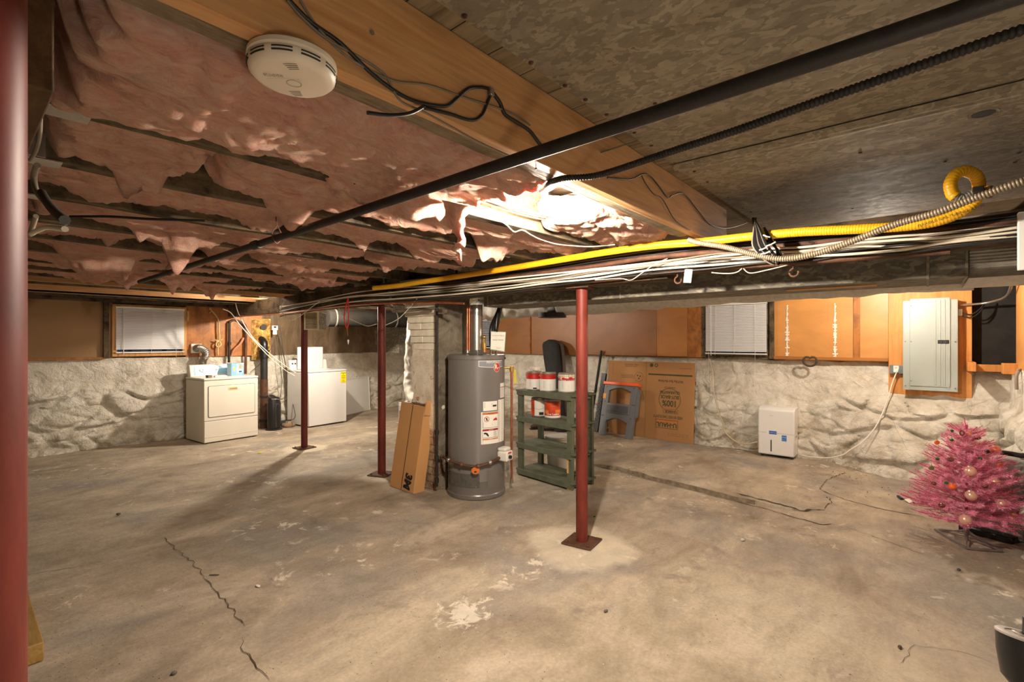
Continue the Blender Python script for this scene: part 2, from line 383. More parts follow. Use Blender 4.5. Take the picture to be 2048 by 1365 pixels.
mYel = plain('yellow_paper', srgb(246, 224, 20), 0.6, var=0.03)
mFoil = plain('foil_wrap', srgb(206, 200, 188), 0.42, 0.35, var=0.15, scale=30, bump=0.9)
mFoam = plain('spray_foam', srgb(222, 188, 110), 0.9, var=0.3, scale=18, bump=1.0)
mParge = plain('grey_parging', srgb(140, 130, 114), 0.95, var=0.3, scale=5, bump=1.0)
mRope = plain('rope_fibre', srgb(196, 166, 112), 0.9, var=0.15, scale=40, bump=0.6)
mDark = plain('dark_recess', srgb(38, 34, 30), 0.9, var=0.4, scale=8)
mCrack = plain('crack_dirt', srgb(74, 62, 48), 1.0, var=0.4, scale=30)
mChip = plain('pale_concrete_chip', srgb(196, 184, 164), 0.9, var=0.3, scale=40)
mGlass = Nd('window_glass'); mGlass.b.inputs['Transmission Weight'].default_value = 1.0; mGlass = mGlass.out((0.9, 0.95, 1.0), 0.02)
# ---------------------------------------------------------------- floor with a broken slab edge
_ln = [tuple(PZ(px, py, 0.0))[:2] for px, py in ((1160, 926), (1240, 941), (1285, 955), (1375, 977), (1465, 1000), (1560, 1018), (1650, 1024), (1760, 1050))]
def slabx(y):
    q = sorted([(b, a) for a, b in _ln])
    if y <= q[0][0]: return q[0][1]
    for (y0, x0), (y1, x1) in zip(q, q[1:]):
        if y <= y1: return x0 + (x1 - x0) * (y - y0) / (y1 - y0)
    return q[-1][1]
def slabh(y): return 0.048 * ss(0.45, 1.45, y) * (1 - ss(2.6, 3.2, y)) * (0.85 + 0.3 * noise.noise(Vector((y * 5, 0, 0))))
xs = [-1.2 + 0.1 * i for i in range(56)] + [4.35, 4.45, 4.55, 4.62, 4.66, 4.685, 4.695, 4.705, 4.72, 4.75, 4.8, 4.9] + [5.0 + 0.1 * i for i in range(26)]
ys = [-0.9 + 0.05 * i for i in range(60)] + [2.1 + 0.05 * i for i in range(30)] + [3.6 + 0.1 * i for i in range(58)]
xs = sorted(set(round(x, 4) for x in xs)); ys = sorted(set(round(y, 4) for y in ys))
mb = MB(); vs = []
for y in ys:
    for x in xs:
        wgt = max(0, 1 - abs(x - 4.7) / 1.0)
        X_ = x + (slabx(y) - 4.7 + 0.02 * noise.noise(Vector((0, y * 9, 3)))) * wgt
        h = 0.0
        if x > 4.696: h = slabh(y) * (1 - ss(4.9, 6.2, x))
        h += 0.004 * noise.noise(Vector((x * 1.3, y * 1.3, 0))) - 0.002
        vs.append((X_, y, h))
nx = len(xs)
mb.raw(vs, [(j * nx + i, j * nx + i + 1, (j + 1) * nx + i + 1, (j + 1) * nx + i) for j in range(len(ys) - 1) for i in range(nx - 1)])
mb.build('floor', mFloor, kind='structure', ang=60, fix=False)

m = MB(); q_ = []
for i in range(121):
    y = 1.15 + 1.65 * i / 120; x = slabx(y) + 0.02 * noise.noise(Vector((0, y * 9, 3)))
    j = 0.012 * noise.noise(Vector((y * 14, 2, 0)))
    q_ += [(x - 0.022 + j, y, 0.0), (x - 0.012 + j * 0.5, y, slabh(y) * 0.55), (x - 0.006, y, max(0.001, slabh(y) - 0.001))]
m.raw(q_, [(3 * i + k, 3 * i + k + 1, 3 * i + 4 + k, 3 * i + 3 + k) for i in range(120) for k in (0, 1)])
m.build('floor_slab_edge_shade', plain('broken_concrete_shaded', srgb(136, 120, 100), 1.0, var=0.45, scale=16, bump=1.0), kind='structure', smooth=False, fix=False)  # darker strip before the step face, its shade put into the colour
def crack(pts, wd, seed, h=0.0026):
    rnd = random.Random(seed); p = [PZ(a, b, 0) for a, b in pts]; q = []
    for a, b in zip(p, p[1:]):
        n = max(2, int((b - a).length / 0.035)); d = (b - a).normalized(); s = Vector((-d.y, d.x, 0))
        for i in range(n): q.append(a + (b - a) * i / n + s * rnd.uniform(-0.012, 0.012))
    q.append(p[-1]); vs = []
    for i, c in enumerate(q):
        d = (q[min(i + 1, len(q) - 1)] - q[max(0, i - 1)]).normalized(); s = Vector((-d.y, d.x, 0)); k = wd * rnd.uniform(0.4, 1.2) * (0.2 if i in (0, len(q) - 1) else 1)
        zz = h + (slabh(c.y) * (1 - ss(4.9, 6.2, c.x)) if c.x > slabx(c.y) else 0)
        vs += [(c.x - s.x * k, c.y - s.y * k, zz), (c.x + s.x * k, c.y + s.y * k, zz)]
    m = MB(); m.raw(vs, [(2 * i, 2 * i + 1, 2 * i + 3, 2 * i + 2) for i in range(len(q) - 1)])
    m.build('floor_crack', mCrack, kind='structure', smooth=False, fix=False)
crack([(325, 1075), (390, 1130), (440, 1190), (490, 1255)], 0.0022, 1)
crack([(478, 1278), (500, 1320), (540, 1362)], 0.0022, 2)
crack([(1468, 994), (1530, 1008), (1600, 1022), (1650, 1022)], 0.010, 3)
crack([(1470, 1002), (1560, 1026), (1640, 1050), (1665, 1048)], 0.006, 4)
crack([(1650, 1020), (1663, 1005), (1660, 998)], 0.005, 5)
crack([(1638, 981), (1690, 1000), (1760, 1018), (1850, 1035)], 0.005, 6)
crack([(1638, 981), (1650, 962), (1690, 945)], 0.004, 7)
crack([(1680, 1050), (1760, 1078), (1850, 1110)], 0.0022, 8)
crack([(1180, 930), (1240, 944), (1265, 946)], 0.006, 9)
crack([(1800, 1330), (1830, 1292), (1900, 1300), (1980, 1325)], 0.0011, 10)
crack([(60, 1150), (180, 1130), (260, 1112)], 0.0018, 11)

# ---------------------------------------------------------------- stone walls
XB = 7.0; YR = -0.63; ZC = 2.26
def wy(x): return 8.42 + 0.5 * ss(2.9, 5.0, x)
def rocks(s, z, seed):
    q = Vector((s * 1.5 + 0.35 * noise.noise(Vector((s, z, seed))), z * 2.9 + 0.3 * noise.noise(Vector((s * 1.5, z * 2, seed + 4))), seed))
    d, _ = noise.voronoi(q); e = d[1] - d[0]
    r = ss(0.0, 0.20, e); fade = 1 - ss(0.66, 0.86, z + 0.08 * noise.noise(Vector((s * 1.3, 0, seed))))
    dd, _ = noise.voronoi(Vector((s * 2.7, z * 5.2, seed + 9))); r2 = ss(0.0, 0.16, dd[1] - dd[0])
    cell = noise.noise(Vector((round(_[0].x * 7), round(_[0].y * 7), 2)))
    return fade * (0.075 * r * (0.8 + 0.7 * noise.noise(Vector((_[0].x * 5, _[0].y * 5, 7)))) + 0.022 * r2) + 0.02 * fbm(s * 2.4, z * 3, seed) + 0.007 * fbm(s * 9, z * 9, seed + 2)
def stone_wall(name, s0, s1, base, seed, top=1.19, flare=None, step=0.016):
    """base(s, z, d) -> point, d metres out from the wall plane"""
    nS = int((s1 - s0) / 0.02); zs = [i * step for i in range(int(top / step))] + [top]
    vs = []
    for k, z in enumerate(zs + [top + 0.003]):
        for i in range(nS + 1):
            s = s0 + (s1 - s0) * i / nS
            d = rocks(s, z, seed) + 0.06 * (1 - z / top) ** 1.5 + (flare(s, z) if flare else 0)
            if k == len(zs): d = -0.30
            zt = z + (0.02 * noise.noise(Vector((s * 3, 5, seed))) if k >= len(zs) - 1 else 0)
            vs.append(base(s, zt, d))
    w_ = nS + 1; m = MB()
    m.raw(vs, [(j * w_ + i, j * w_ + i + 1, (j + 1) * w_ + i + 1, (j + 1) * w_ + i) for j in range(len(zs)) for i in range(nS)])
    return m.build(name, mStone, kind='structure', ang=70)
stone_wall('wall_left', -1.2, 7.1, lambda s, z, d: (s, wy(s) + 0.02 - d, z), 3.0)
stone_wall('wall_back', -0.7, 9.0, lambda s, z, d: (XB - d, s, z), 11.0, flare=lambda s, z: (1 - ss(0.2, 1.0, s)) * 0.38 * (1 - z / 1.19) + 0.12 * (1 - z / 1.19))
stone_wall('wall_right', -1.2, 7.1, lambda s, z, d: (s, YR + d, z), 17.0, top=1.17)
MB().box(-1.3, -1.2, -0.9, 9.3, 0, ZC).build('wall_front', mParge, kind='structure')
# upper walls as boards with real openings
def tone(n): return plain('fibreboard_' + n[0], n[1], 0.6, var=0.13, scale=2.5)
MB().box(-1.2, 1.442, wy(0) - 0.0, wy(0) + 0.1, 1.2, ZC).build('wall_left_boards', mPanelL, kind='structure')
MB().box(1.405, 2.32, 8.47, 8.57, 1.93, ZC).box(1.405, 2.32, 8.47, 8.57, 1.19, 1.215).build('wall_left_header', mOld, kind='structure')
mPlyX = m_wood('stained_plywood', srgb(176, 112, 52), srgb(150, 88, 36), srgb(70, 44, 26), 'Z', 0.35, False, 0.08, 0.5, 0.5)
MB().box(2.298, 3.40, 8.42, 8.55, 1.19, ZC).build('wall_left_plywood', mPlyX, kind='structure')
m = MB(); n = 16
vs = []
for z in (1.19, ZC):
    for i in range(n + 1):
        x = 3.40 + (7.1 - 3.40) * i / n; vs.append((x, wy(x), z))
m.raw(vs, [(i, i + 1, n + 2 + i, n + 1 + i) for i in range(n)])
dd = Nd('dusty_kraft_backing'); c_ = dd.ramp(dd.noise(dd.co((2, 2, 0.8)), 2.0, 8, 0.7, 0.8), [(0.3, srgb(84, 66, 46)), (0.55, srgb(122, 100, 74)), (0.75, srgb(150, 128, 98))])
dd.bump(dd.noise(dd.co((2, 2, 0.6)), 3, 6, 0.6, 1.0), 0.8, 0.04); mKraft = dd.out(c_, 0.7)
m.build('wall_left_backing', mKraft, kind='structure')
# back wall boards (x = 6.93), window opening y 1.56..2.32, small window y 6.38..6.92
def bseg(name, y0, y1, z0, z1, mt, x=6.93): MB().box(x, x + 0.08, y0, y1, z0, z1).build(name, mt, kind='structure')
mPB = []
for k, c_ in enumerate((srgb(150, 98, 52), srgb(178, 118, 60), srgb(212, 150, 84))):
    d = Nd('wall_fibreboard_%d' % k); w_ = d.co()
    q = d.ramp(d.noise(d.co((1, 1, 2.2)), 1.6, 6, 0.6, 0.4), [(0.3, tuple(v * 0.72 for v in c_)), (0.7, c_)])
    mPB.append(d.out(q, 0.42, spec=0.4))
bseg('wall_back_board', 2.42, 6.38, 1.19, ZC, mPB[0]); bseg('wall_back_board', 6.92, 9.1, 1.19, ZC, mPB[0])
bseg('wall_back_board', 6.38, 6.92, 1.86, ZC, mPB[0]); bseg('wall_back_board', 6.38, 6.92, 1.19, 1.27, mPB[0])
bseg('wall_back_board', 1.56, 2.42, 1.94, ZC, mPB[0]); bseg('wall_back_sill', 1.50, 2.42, 1.19, 1.24, mOld)
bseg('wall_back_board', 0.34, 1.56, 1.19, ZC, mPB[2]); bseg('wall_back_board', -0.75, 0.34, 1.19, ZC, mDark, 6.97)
MB().box(4.2, 6.55, YR - 0.08, YR, 1.17, ZC).build('wall_right_board', mPB[2], kind='structure')
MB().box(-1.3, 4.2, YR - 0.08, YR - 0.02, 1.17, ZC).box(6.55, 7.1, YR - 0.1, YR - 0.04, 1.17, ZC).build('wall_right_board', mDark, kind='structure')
for y0, y1, mt in ((2.36, 2.42, mOld), (2.42, 2.62, mPlyX), (3.05, 3.08, mPB[1]), (4.32, 4.36, mPlyX), (5.5, 5.54, mPlyX), (0.60, 0.66, mPlyX), (1.50, 1.555, mOld)):
    MB().box(6.905, 6.93, y0, y1, 1.2, 2.1).build('trim_batten', mt, kind='structure')
for y0, y1, mt in ((2.62, 3.05, mPB[1]), (3.08, 4.32, mPB[0])):
    MB().box(6.90, 6.93, y0, y1, 1.22, 2.1).box(6.89, 6.93, y0, y1, 1.205, 1.235).build('trim_panel', mt, kind='structure', bevel=0.003)
MB().box(6.895, 6.93, 0.34, 1.50, 1.20, 1.235).build('trim_rail', mPB[1], kind='structure')
# plaster seams on the lit board
for yy in (1.355, 0.845):
    m = MB(); rnd = random.Random(int(yy * 100))
    for i in range(46):
        z = 1.24 + i * 0.014; wd = 0.004 + (0.022 * rnd.random() ** 2 if z < 1.72 else 0.001)
        m.box(6.924, 6.930, yy - wd + rnd.uniform(-0.008, 0.004), yy + wd, z, z + 0.0142)
    m.build('trim_seam', mPaper, kind='structure', smooth=False)
MB().box(6.55, 6.97, -0.36, -0.30, 1.13, 1.22).box(6.82, 6.95, -0.75, -0.30, 1.12, 1.19).build('trim_ledge', mPly, kind='structure', bevel=0.004)
MB().box(6.40, 6.55, YR - 0.04, YR + 0.10, 1.12, 1.22).build('trim_block', mPly, kind='structure', bevel=0.004)
# left wall trims
MB().box(-1.2, 1.37, 8.38, 8.42, 1.185, 1.215).build('trim_rail', mPlyX, kind='structure')
MB().box(1.345, 1.40, 8.37, 8.42, 1.20, 1.96).build('trim_post', mOld, kind='structure')
MB().box(-1.2, 3.5, 8.33, 8.43, 1.955, 2.0).build('trim_rail', mOld, kind='structure')
# glass, frames and sills
mPineZ = m_wood('frame_pine', srgb(204, 150, 88), srgb(184, 126, 66), srgb(104, 62, 28), 'Z', 1.0, False)
def window(name, c, axis, y0, y1, z0, z1, fm, t=0.035):
    def bx(a0, a1, d0, d1, b0, b1, m_):
        return m_.box(a0, a1, c + d0, c + d1, b0, b1) if axis == 'Y' else m_.box(c + d0, c + d1, a0, a1, b0, b1)
    r = thing(name, None, None, (0.5 * (y0 + y1), c, z0) if axis == 'Y' else (c, 0.5 * (y0 + y1), z0)); r['kind'] = 'structure'
    m_ = MB()
    bx(y0 - t, y0, -0.03, 0.08, z0 - t, z1 + t, m_); bx(y1, y1 + t, -0.03, 0.08, z0 - t, z1 + t, m_); bx(y0, y1, -0.03, 0.08, z0 - t, z0, m_); bx(y0, y1, -0.03, 0.08, z1, z1 + t, m_)
    m_.build('window_frame', fm, r, bevel=0.003)
    g = MB(); bx(y0, y1, 0.06, 0.065, z0, z1, g); g.build('pane', mGlass, r)
window('window_1', 8.42, 'Y', 1.49, 2.25, 1.27, 1.88, mPineZ, 0.055)
window('window_2', 6.93, 'X', 1.60, 2.33, 1.26, 1.90, mOld, 0.03)
window('window_3', 6.93, 'X', 6.42, 6.88, 1.30, 1.83, mOld, 0.03)
def blind(label, c, axis, y0, y1, z0, z1, pitch, cords, tilt=0.8, wand=True):
    M = T((y0, c, 0), 0) if axis == 'Y' else T((c, y1, 0), -math.pi / 2)
    W = y1 - y0; r = thing('window_blind', label, 'blind', tuple(M @ Vector((W / 2, 0, z0))), 0 if axis == 'Y' else -math.pi / 2)
    MB(M).box(0, W, -0.028, 0.0, z1 - 0.03, z1).build('head_rail', mWhiteP, r, bevel=0.002)
    s = MB(M); n = int((z1 - 0.035 - z0 - 0.03) / pitch)
    for i in range(n):
        z = z1 - 0.045 - i * pitch; dy = 0.006 if tilt < 1 else 0.011; dz = 0.0098 if tilt < 1 else 0.006
        s.raw([(0.004, -0.014 - dy, z - dz), (W - 0.004, -0.014 - dy, z - dz), (W - 0.004, -0.014, z + 0.0015), (0.004, -0.014, z + 0.0015), (0.004, -0.014 + dy, z + dz), (W - 0.004, -0.014 + dy, z + dz)], [(0, 1, 2, 3), (3, 2, 5, 4)])
    s.build('slats', mBlindM, r, smooth=False, fix=False)
    MB(M).box(0, W, -0.026, -0.002, z0, z0 + 0.018).build('bottom_rail', mWhiteP, r, bevel=0.002)
    if wand: MB(M).tube([(0.10 * W, -0.034, z1 - 0.03), (0.105 * W, -0.036, z0 - 0.02)], 0.004, 8).build('wand', mWhiteP, r)
    for x, zl in cords:
        MB(M).tube(spline([(x * W, -0.03, z1 - 0.02), (x * W + 0.004, -0.034, 0.5 * (z1 + zl)), (x * W - 0.006, -0.034, zl)]), 0.0018, 6).build('cord', mWhiteP, r)
    return r
mBlindM = plain('blind_slat', srgb(228, 226, 224), 0.45, var=0.02)
blind('white mini blind over the left window above the stone wall', 8.385, 'Y', 1.468, 2.272, 1.262, 1.905, 0.0215, ((0.5, 1.25), (0.86, 0.55)))
blind('white mini blind over the window beside the grey breaker panel', 6.895, 'X', 1.575, 2.355, 1.25, 1.945, 0.0215, ((0.06, 0.74), (0.82, 0.62), (0.5, 1.26), (0.18, 1.23)))
blind('small blue-lit blind behind the water heater', 6.895, 'X', 6.40, 6.90, 1.29, 1.86, 0.0215, (), 1.25, False)

# ---------------------------------------------------------------- ceiling: boards, joists, girders
d = Nd('subfloor_boards'); w_ = d.co(); s_ = d.sep()
k = d.math('FRACT', d.math('MULTIPLY', s_[0], 1 / 0.145)); gap = d.ramp(k, [(0.0, 0.08), (0.02, 0.08), (0.028, 1.0), (1.0, 1.0)])
c_ = d.ramp(d.noise(d.co((18, 1.2, 1)), 1.0, 6, 0.65, 0.8), [(0.3, srgb(96, 80, 60)), (0.55, srgb(142, 126, 100)), (0.75, srgb(160, 144, 118))])
c_ = d.mix(1.0, c_, gap, 'MULTIPLY'); d.bump(gap, 0.4, 0.005)
mBoards = d.out(c_, 0.9, spec=0.2)
MB().box(-1.3, 7.1, -0.8, 9.1, ZC, ZC + 0.04).build('ceiling', mBoards, kind='structure')
ORD = ['first', 'second', 'third', 'fourth', 'fifth', 'sixth', 'seventh', 'eighth', 'ninth', 'tenth', 'eleventh', 'twelfth', 'thirteenth', 'fourteenth', 'fifteenth']
def rough_beam(mt, a, b, w_, h, name, label, group=None, cat='beam', amp=0.006, seed=0.0):
    """beam along X or Y between corner a and b (lower near corner), wobbling a little"""
    a = Vector(a); b = Vector(b); L = (b - a).length; d_ = (b - a).normalized(); s_ = Vector((-d_.y, d_.x, 0)); n = max(4, int(L / 0.12)); vs = []
    for i in range(n + 1):
        c = a + d_ * (L * i / n)
        o = [amp * noise.noise(Vector((L * i / n * 1.7, q * 3.1, seed))) for q in range(4)]
        vs += [c + s_ * o[0] + Vector((0, 0, o[1])), c + s_ * (w_ + o[2]) + Vector((0, 0, o[1])), c + s_ * (w_ + o[2]) + Vector((0, 0, h)), c + s_ * o[0] + Vector((0, 0, h))]
    m_ = MB(); m_.raw(vs, [(0, 3, 2, 1)] + [tuple(4 * n + q for q in range(4))] + [(4 * i + q, 4 * i + (q + 1) % 4, 4 * i + 4 + (q + 1) % 4, 4 * i + 4 + q) for i in range(n) for q in range(4)])
    return m_.build(name, mt, label=label, cat=cat, group=group, bevel=0.003)
ZJ = 2.015
hd = rough_beam(mPine, (-1.1, 0.963, ZJ), (3.20, 0.963, ZJ), 0.042, ZC - ZJ - 0.002, 'lumber_beam', 'long new yellow lumber beam with knots, running from overhead to the bare bulb and beyond', amp=0.001)
rough_beam(mOldGrey, (-1.1, 1.007, ZJ + 0.012), (3.0, 1.007, ZJ + 0.002), 0.062, ZC - ZJ - 0.016, 'ceiling_joist', 'weathered grey joist bolted against the new yellow lumber beam', cat='joist', seed=9)
JY = [1.61, 2.15, 2.70, 3.26, 3.82, 4.38, 4.94, 5.50]
for i, y in enumerate(JY):
    rough_beam(mOld, (0.12, y + (0.03 if i == 0 else 0), ZJ), (3.0, y - (0.05 if i == 0 else 0), ZJ), 0.055, ZC - ZJ - 0.002, 'ceiling_joist',
               'dark sooty ceiling joist, %s one left of the yellow lumber beam' % ORD[i], 'ceiling joists between the two girders', 'joist', 0.008, i * 2.3)
rough_beam(mPine, (-1.1, 6.35, ZJ - 0.02), (3.0, 6.35, ZJ - 0.02), 0.045, 0.20, 'lumber_beam', 'yellow lumber beam nearer the laundry of the two above the left window', amp=0.002)
rough_beam(mPine, (-1.1, 7.25, ZJ - 0.03), (3.0, 7.25, ZJ - 0.03), 0.05, 0.06, 'lumber_beam', 'thin yellow lumber strip closest to the galvanised channel by the left window', amp=0.002)
rough_beam(mOld, (-1.1, 6.05, ZJ), (3.0, 6.05, ZJ), 0.055, ZC - ZJ - 0.002, 'ceiling_joist', 'dark sooty ceiling joist beside the nearer yellow lumber beam of the laundry side', cat='joist', seed=31)
MB().box(-1.1, 3.0, 7.42, 7.55, 1.975, 2.015).box(-1.1, 3.0, 7.42, 7.425, 1.975, 2.06).build('galvanised_channel', mGalv, label='long flat galvanised metal channel under the ceiling above the left window', cat='channel', bevel=0.002)
rough_beam(mOld, (-1.1, 8.02, 1.985), (3.0, 8.02, 1.985), 0.06, 0.25, 'ceiling_joist', 'dark sooty ceiling joist closest to the left window wall', cat='joist', seed=37)
for i, y in enumerate([3.3, 4.4, 5.5, 6.6, 7.7]):
    rough_beam(mOld, (3.06, y, ZJ), (6.98, y, ZJ), 0.055, ZC - ZJ - 0.002, 'ceiling_joist', 'dark joist beyond the wire-laden girder, %s one counted from the heater side' % ORD[i], 'joists beyond the girder', 'joist', 0.008, 50 + i)
rough_beam(mOldY, (3.02, 1.2, 1.81), (3.02, 8.3, 1.81), 0.18, 0.202, 'girder', 'old dark main girder carried by the red steel posts, covered in wires', amp=0.006, seed=4)
rough_beam(mOldY, (3.02, -0.58, 1.84), (3.02, 1.2, 1.84), 0.18, 0.172, 'girder', 'dark end length of the girder above the duct near the tree side', amp=0.004, seed=5)
rough_beam(m_wood('stained_girder', srgb(92, 66, 36), srgb(66, 46, 26), srgb(24, 18, 12), 'Y', 1.0, False, 0.5, 0.8, 0.6), (0.115, 1.12, 1.85), (0.115, 8.3, 1.85), 0.16, 0.40, 'girder', 'brown side girder at the left edge with joist hangers on it', amp=0.004, seed=6)
for i, y in enumerate(JY):
    m_ = MB(); yy = y + (0.03 if i == 0 else 0)
    m_.box(0.116, 0.24, yy - 0.012, yy + 0.066, ZJ - 0.006, ZJ + 0.0).box(0.116, 0.20, yy - 0.012, yy - 0.008, ZJ, ZJ + 0.09).box(0.116, 0.20, yy + 0.062, yy + 0.066, ZJ, ZJ + 0.09).box(0.117, 0.122, yy - 0.045, yy - 0.012, ZJ, ZJ + 0.11)
    m_.build('joist_hanger', mSteel, label='galvanised joist hanger at the left girder, %s one left of the yellow beam' % ORD[i], cat='joist hanger', group='joist hangers on the left girder', bevel=0.001)

# galvanised sheets on the right of the yellow beam
def sheet(x0, x1, y0, y1, z, name, label, folds, screws, hole=None):
    def fn(u, v):
        x = x0 + (x1 - x0) * u; y = y0 + (y1 - y0) * v
        zz = z + 0.006 * noise.noise(Vector((x * 1.4, y * 1.8, 1))) - 0.003
        for k, hgt, wd in folds:
            t_ = (x - k) / wd
            if abs(t_) < 1: zz -= hgt * (1 - abs(t_))
        return (x, y, zz)
    m_ = MB(); m_.grid(int((x1 - x0) / 0.012), 24, fn)
    nb = len(m_.v); m_.raw([(a, b, z + 0.012) for a, b in ((x0, y0), (x1, y0), (x1, y1), (x0, y1))], [(0, 1, 2, 3)])
    r = thing(name, label, 'sheet metal', (0.5 * (x0 + x1), 0.5 * (y0 + y1), z))
    m_.build('sheet', mGalv, r, fix=False)
    for px, py in screws:
        p = PZ(px, py, z); MB().lathe([(0.001, -0.006), (0.006, -0.005), (0.008, -0.001), (0.008, 0.004)], p, 10).build('nail_head', mRustIron, r)
    return r
ZM = ZC - 0.012
sh1 = sheet(-1.2, 2.2, YR + 0.01, 0.895, ZM, 'metal_sheet', 'large mottled galvanised sheet on the ceiling closest overhead',
      (), ((929, 30), (1062, 124), (1130, 170), (1171, 198), (1213, 228), (1269, 264), (1303, 290), (1663, 176), (1310, 205)))
sh2 = sheet(2.17, 4.4, YR + 0.01, 0.895, ZM - 0.006, 'metal_sheet', 'farther galvanised ceiling sheet with a folded seam, above the yellow gas hose',
      ((2.20, 0.022, 0.03), (2.26, 0.010, 0.03)), ((1389, 342), (1415, 363), (1456, 393), (1486, 415), (1502, 423), (1665, 269), (1694, 263), (1721, 304), (1890, 322), (2040, 286), (2030, 323), (2038, 304), (1705, 416)))
p = PZ(1967, 226, ZM - 0.008)
MB().lathe([(0.030, 0), (0.042, -0.004), (0.046, 0.0), (0.046, 0.004), (0.030, 0.004)], p, 24).build('hole_rim', mGalv, sh2, label='oval hole in the sheet')
MB().lathe([(0.001, -0.003), (0.032, -0.003), (0.032, 0.002)], p, 24).build('hole', mInk, sh2)
# ---------------------------------------------------------------- steel posts
def post(x, y, z1, label, r=0.042, plate=True, rot=0.3, top=True):
    t = thing('steel_post', label, 'post', (x, y, 0), rot, None)
    M = T((x, y, 0), rot)
    MB(M).tube([(0, 0, 0.011), (0, 0, z1 - 0.008)], r, 28).build('pole', mRed, t, ang=50)
    if plate:
        MB(M).box(-0.11, 0.11, -0.11, 0.11, 0.002, 0.012).build('base_plate', mRustIron, t, bevel=0.002)
        for a in (-1, 1):
            for b in (-1, 1): MB(M).lathe([(0.011, 0.012), (0.011, 0.02), (0.006, 0.024)], (a * 0.08, b * 0.08, 0), 6).build('bolt', mRustIron, t)
    if top: MB(M).box(-0.085, 0.085, -0.085, 0.085, z1 - 0.008, z1).build('cap_plate', mRustIron, t)
    return t
post(2.93, 1.865, 1.81, 'red steel post in front of the green shelf, nearest full post', rot=0.15)
post(3.02, 4.44, 1.81, 'red steel post left of the brick chimney', rot=0.4)
post(3.09, 6.32, 1.81, 'red steel post in front of the washing machine', rot=0.1)
post(0.0165, 0.827, 2.01, 'dark red steel post filling the left edge', 0.045, rot=0.2)
# ---------------------------------------------------------------- pink insulation batts
def batt(label, x0, x1, y0, y1, zb, seed, amp=0.045, rag=0.10, tufts=(), far=0.05, near=0.01, group=None, top=2.17, sag=0.015):
    L = x1 - x0; W = y1 - y0; nu = max(8, int(L / 0.014)); nv = max(8, int(W / 0.012))
    N = lambda a, b, c=0.0: noise.noise(Vector((a, b, seed + c)))
    def fn(u, v):
        x = x0 + L * u; y = y0 + W * v
        eu = min(u, 1 - u) * L
        x += rag * (N(v * 3.5, 1, 2) + 0.45 * N(v * 11, 2, 5)) * (1 - ss(0, 0.3, eu))
        f1 = far * (0.35 + 1.5 * N(x * 2.3, 7, 1) + 0.8 * N(x * 7, 4, 3) + 0.35 * N(x * 21, 4, 8)); f0 = near * (1 + 2 * N(x * 3, 9, 2))
        y += f1 * ss(0.55, 1.0, v) - f0 * (1 - ss(0.0, 0.3, v))
        wx = x + 0.10 * N(x * 2.5, y * 4, 11); wyy = y + 0.06 * N(x * 3, y * 3, 12)
        rd = 1 - abs(2 * N(wx * 3.2, wyy * 9, 20)); rd2 = 1 - abs(2 * N(wx * 8.5, wyy * 19 + wx * 3, 24)); rd3 = 1 - abs(2 * N(wx * 20, wyy * 46 + wx * 8, 27))
        zz = zb + amp * (0.9 * N(x * 1.8, y * 3.2, 30) + 0.55 * (0.5 - rd)) + 0.020 * (rd2 ** 3) + 0.008 * rd3 ** 2 - sag * ss(0, .35, v) * (1 - ss(.65, 1, v))
        for tx, ty, dp, sg in tufts:
            q = math.hypot((x + 0.07 * N(x * 9, y * 9, 41) - tx) / (sg * 1.5), (y + 0.06 * N(x * 8, y * 8, 44) - ty) / (sg * 0.7))
            zz -= dp * math.exp(-q * q * q) * (0.55 + 0.9 * abs(N(x * 14, y * 6, 47)) + 0.25 * rd2)
        e = min(eu / 0.06, (v * W) / 0.03, ((1 - v) * W) / 0.028)
        rim = ss(0, 1, e); zz = top + (zz - top) * (0.15 + 0.85 * rim) if e < 1 else zz
        return (x, y, zz)
    m_ = MB(); m_.grid(nu, nv, fn)
    m_.raw([(x0 + 0.06, y0 + 0.01, top), (x1 - 0.06, y0 + 0.01, top), (x1 - 0.06, y1 - 0.01, top), (x0 + 0.06, y1 - 0.01, top)], [(0, 1, 2, 3)])
    o = m_.build('insulation_batt', mPink, label=label, cat='insulation', group=group, ang=180, fix=False)
    return o
t1 = PZ(920, 470, 1.93)
batt('wide pink insulation batt nearest overhead, from the left edge to the bare bulb', 0.13, 1.50, 1.075, 1.645, 2.005, 1.0, 0.05, 0.14,
     ((1.29, 1.60, 0.07, 0.085), (0.62, 1.66, 0.05, 0.06), (0.45, 1.35, 0.03, 0.10), (0.95, 1.68, 0.05, 0.09), (1.15, 1.66, 0.05, 0.08)), far=0.045)
batt('pale pink insulation batt lit by the bare bulb, beyond it in the same bay', 1.97, 2.82, 1.08, 1.57, 2.03, 7.0, 0.03, 0.10, (), far=0.01)
bays = [(1.70, 2.15), (2.21, 2.70), (2.76, 3.26), (3.32, 3.82), (3.88, 4.38), (4.44, 4.94), (5.00, 5.50), (5.56, 6.03)]
spl = [[(0.17, 0.62), (0.60, 2.76)], [(0.13, 1.22), (1.15, 2.70)], [(0.22, 1.9), (1.95, 2.75)], [(0.15, 1.4), (1.38, 2.4)], [(0.13, 2.6)], [(0.13, 1.5), (1.5, 2.7)], [(0.13, 1.9)], [(0.13, 2.4)]]
rnd = random.Random(5)
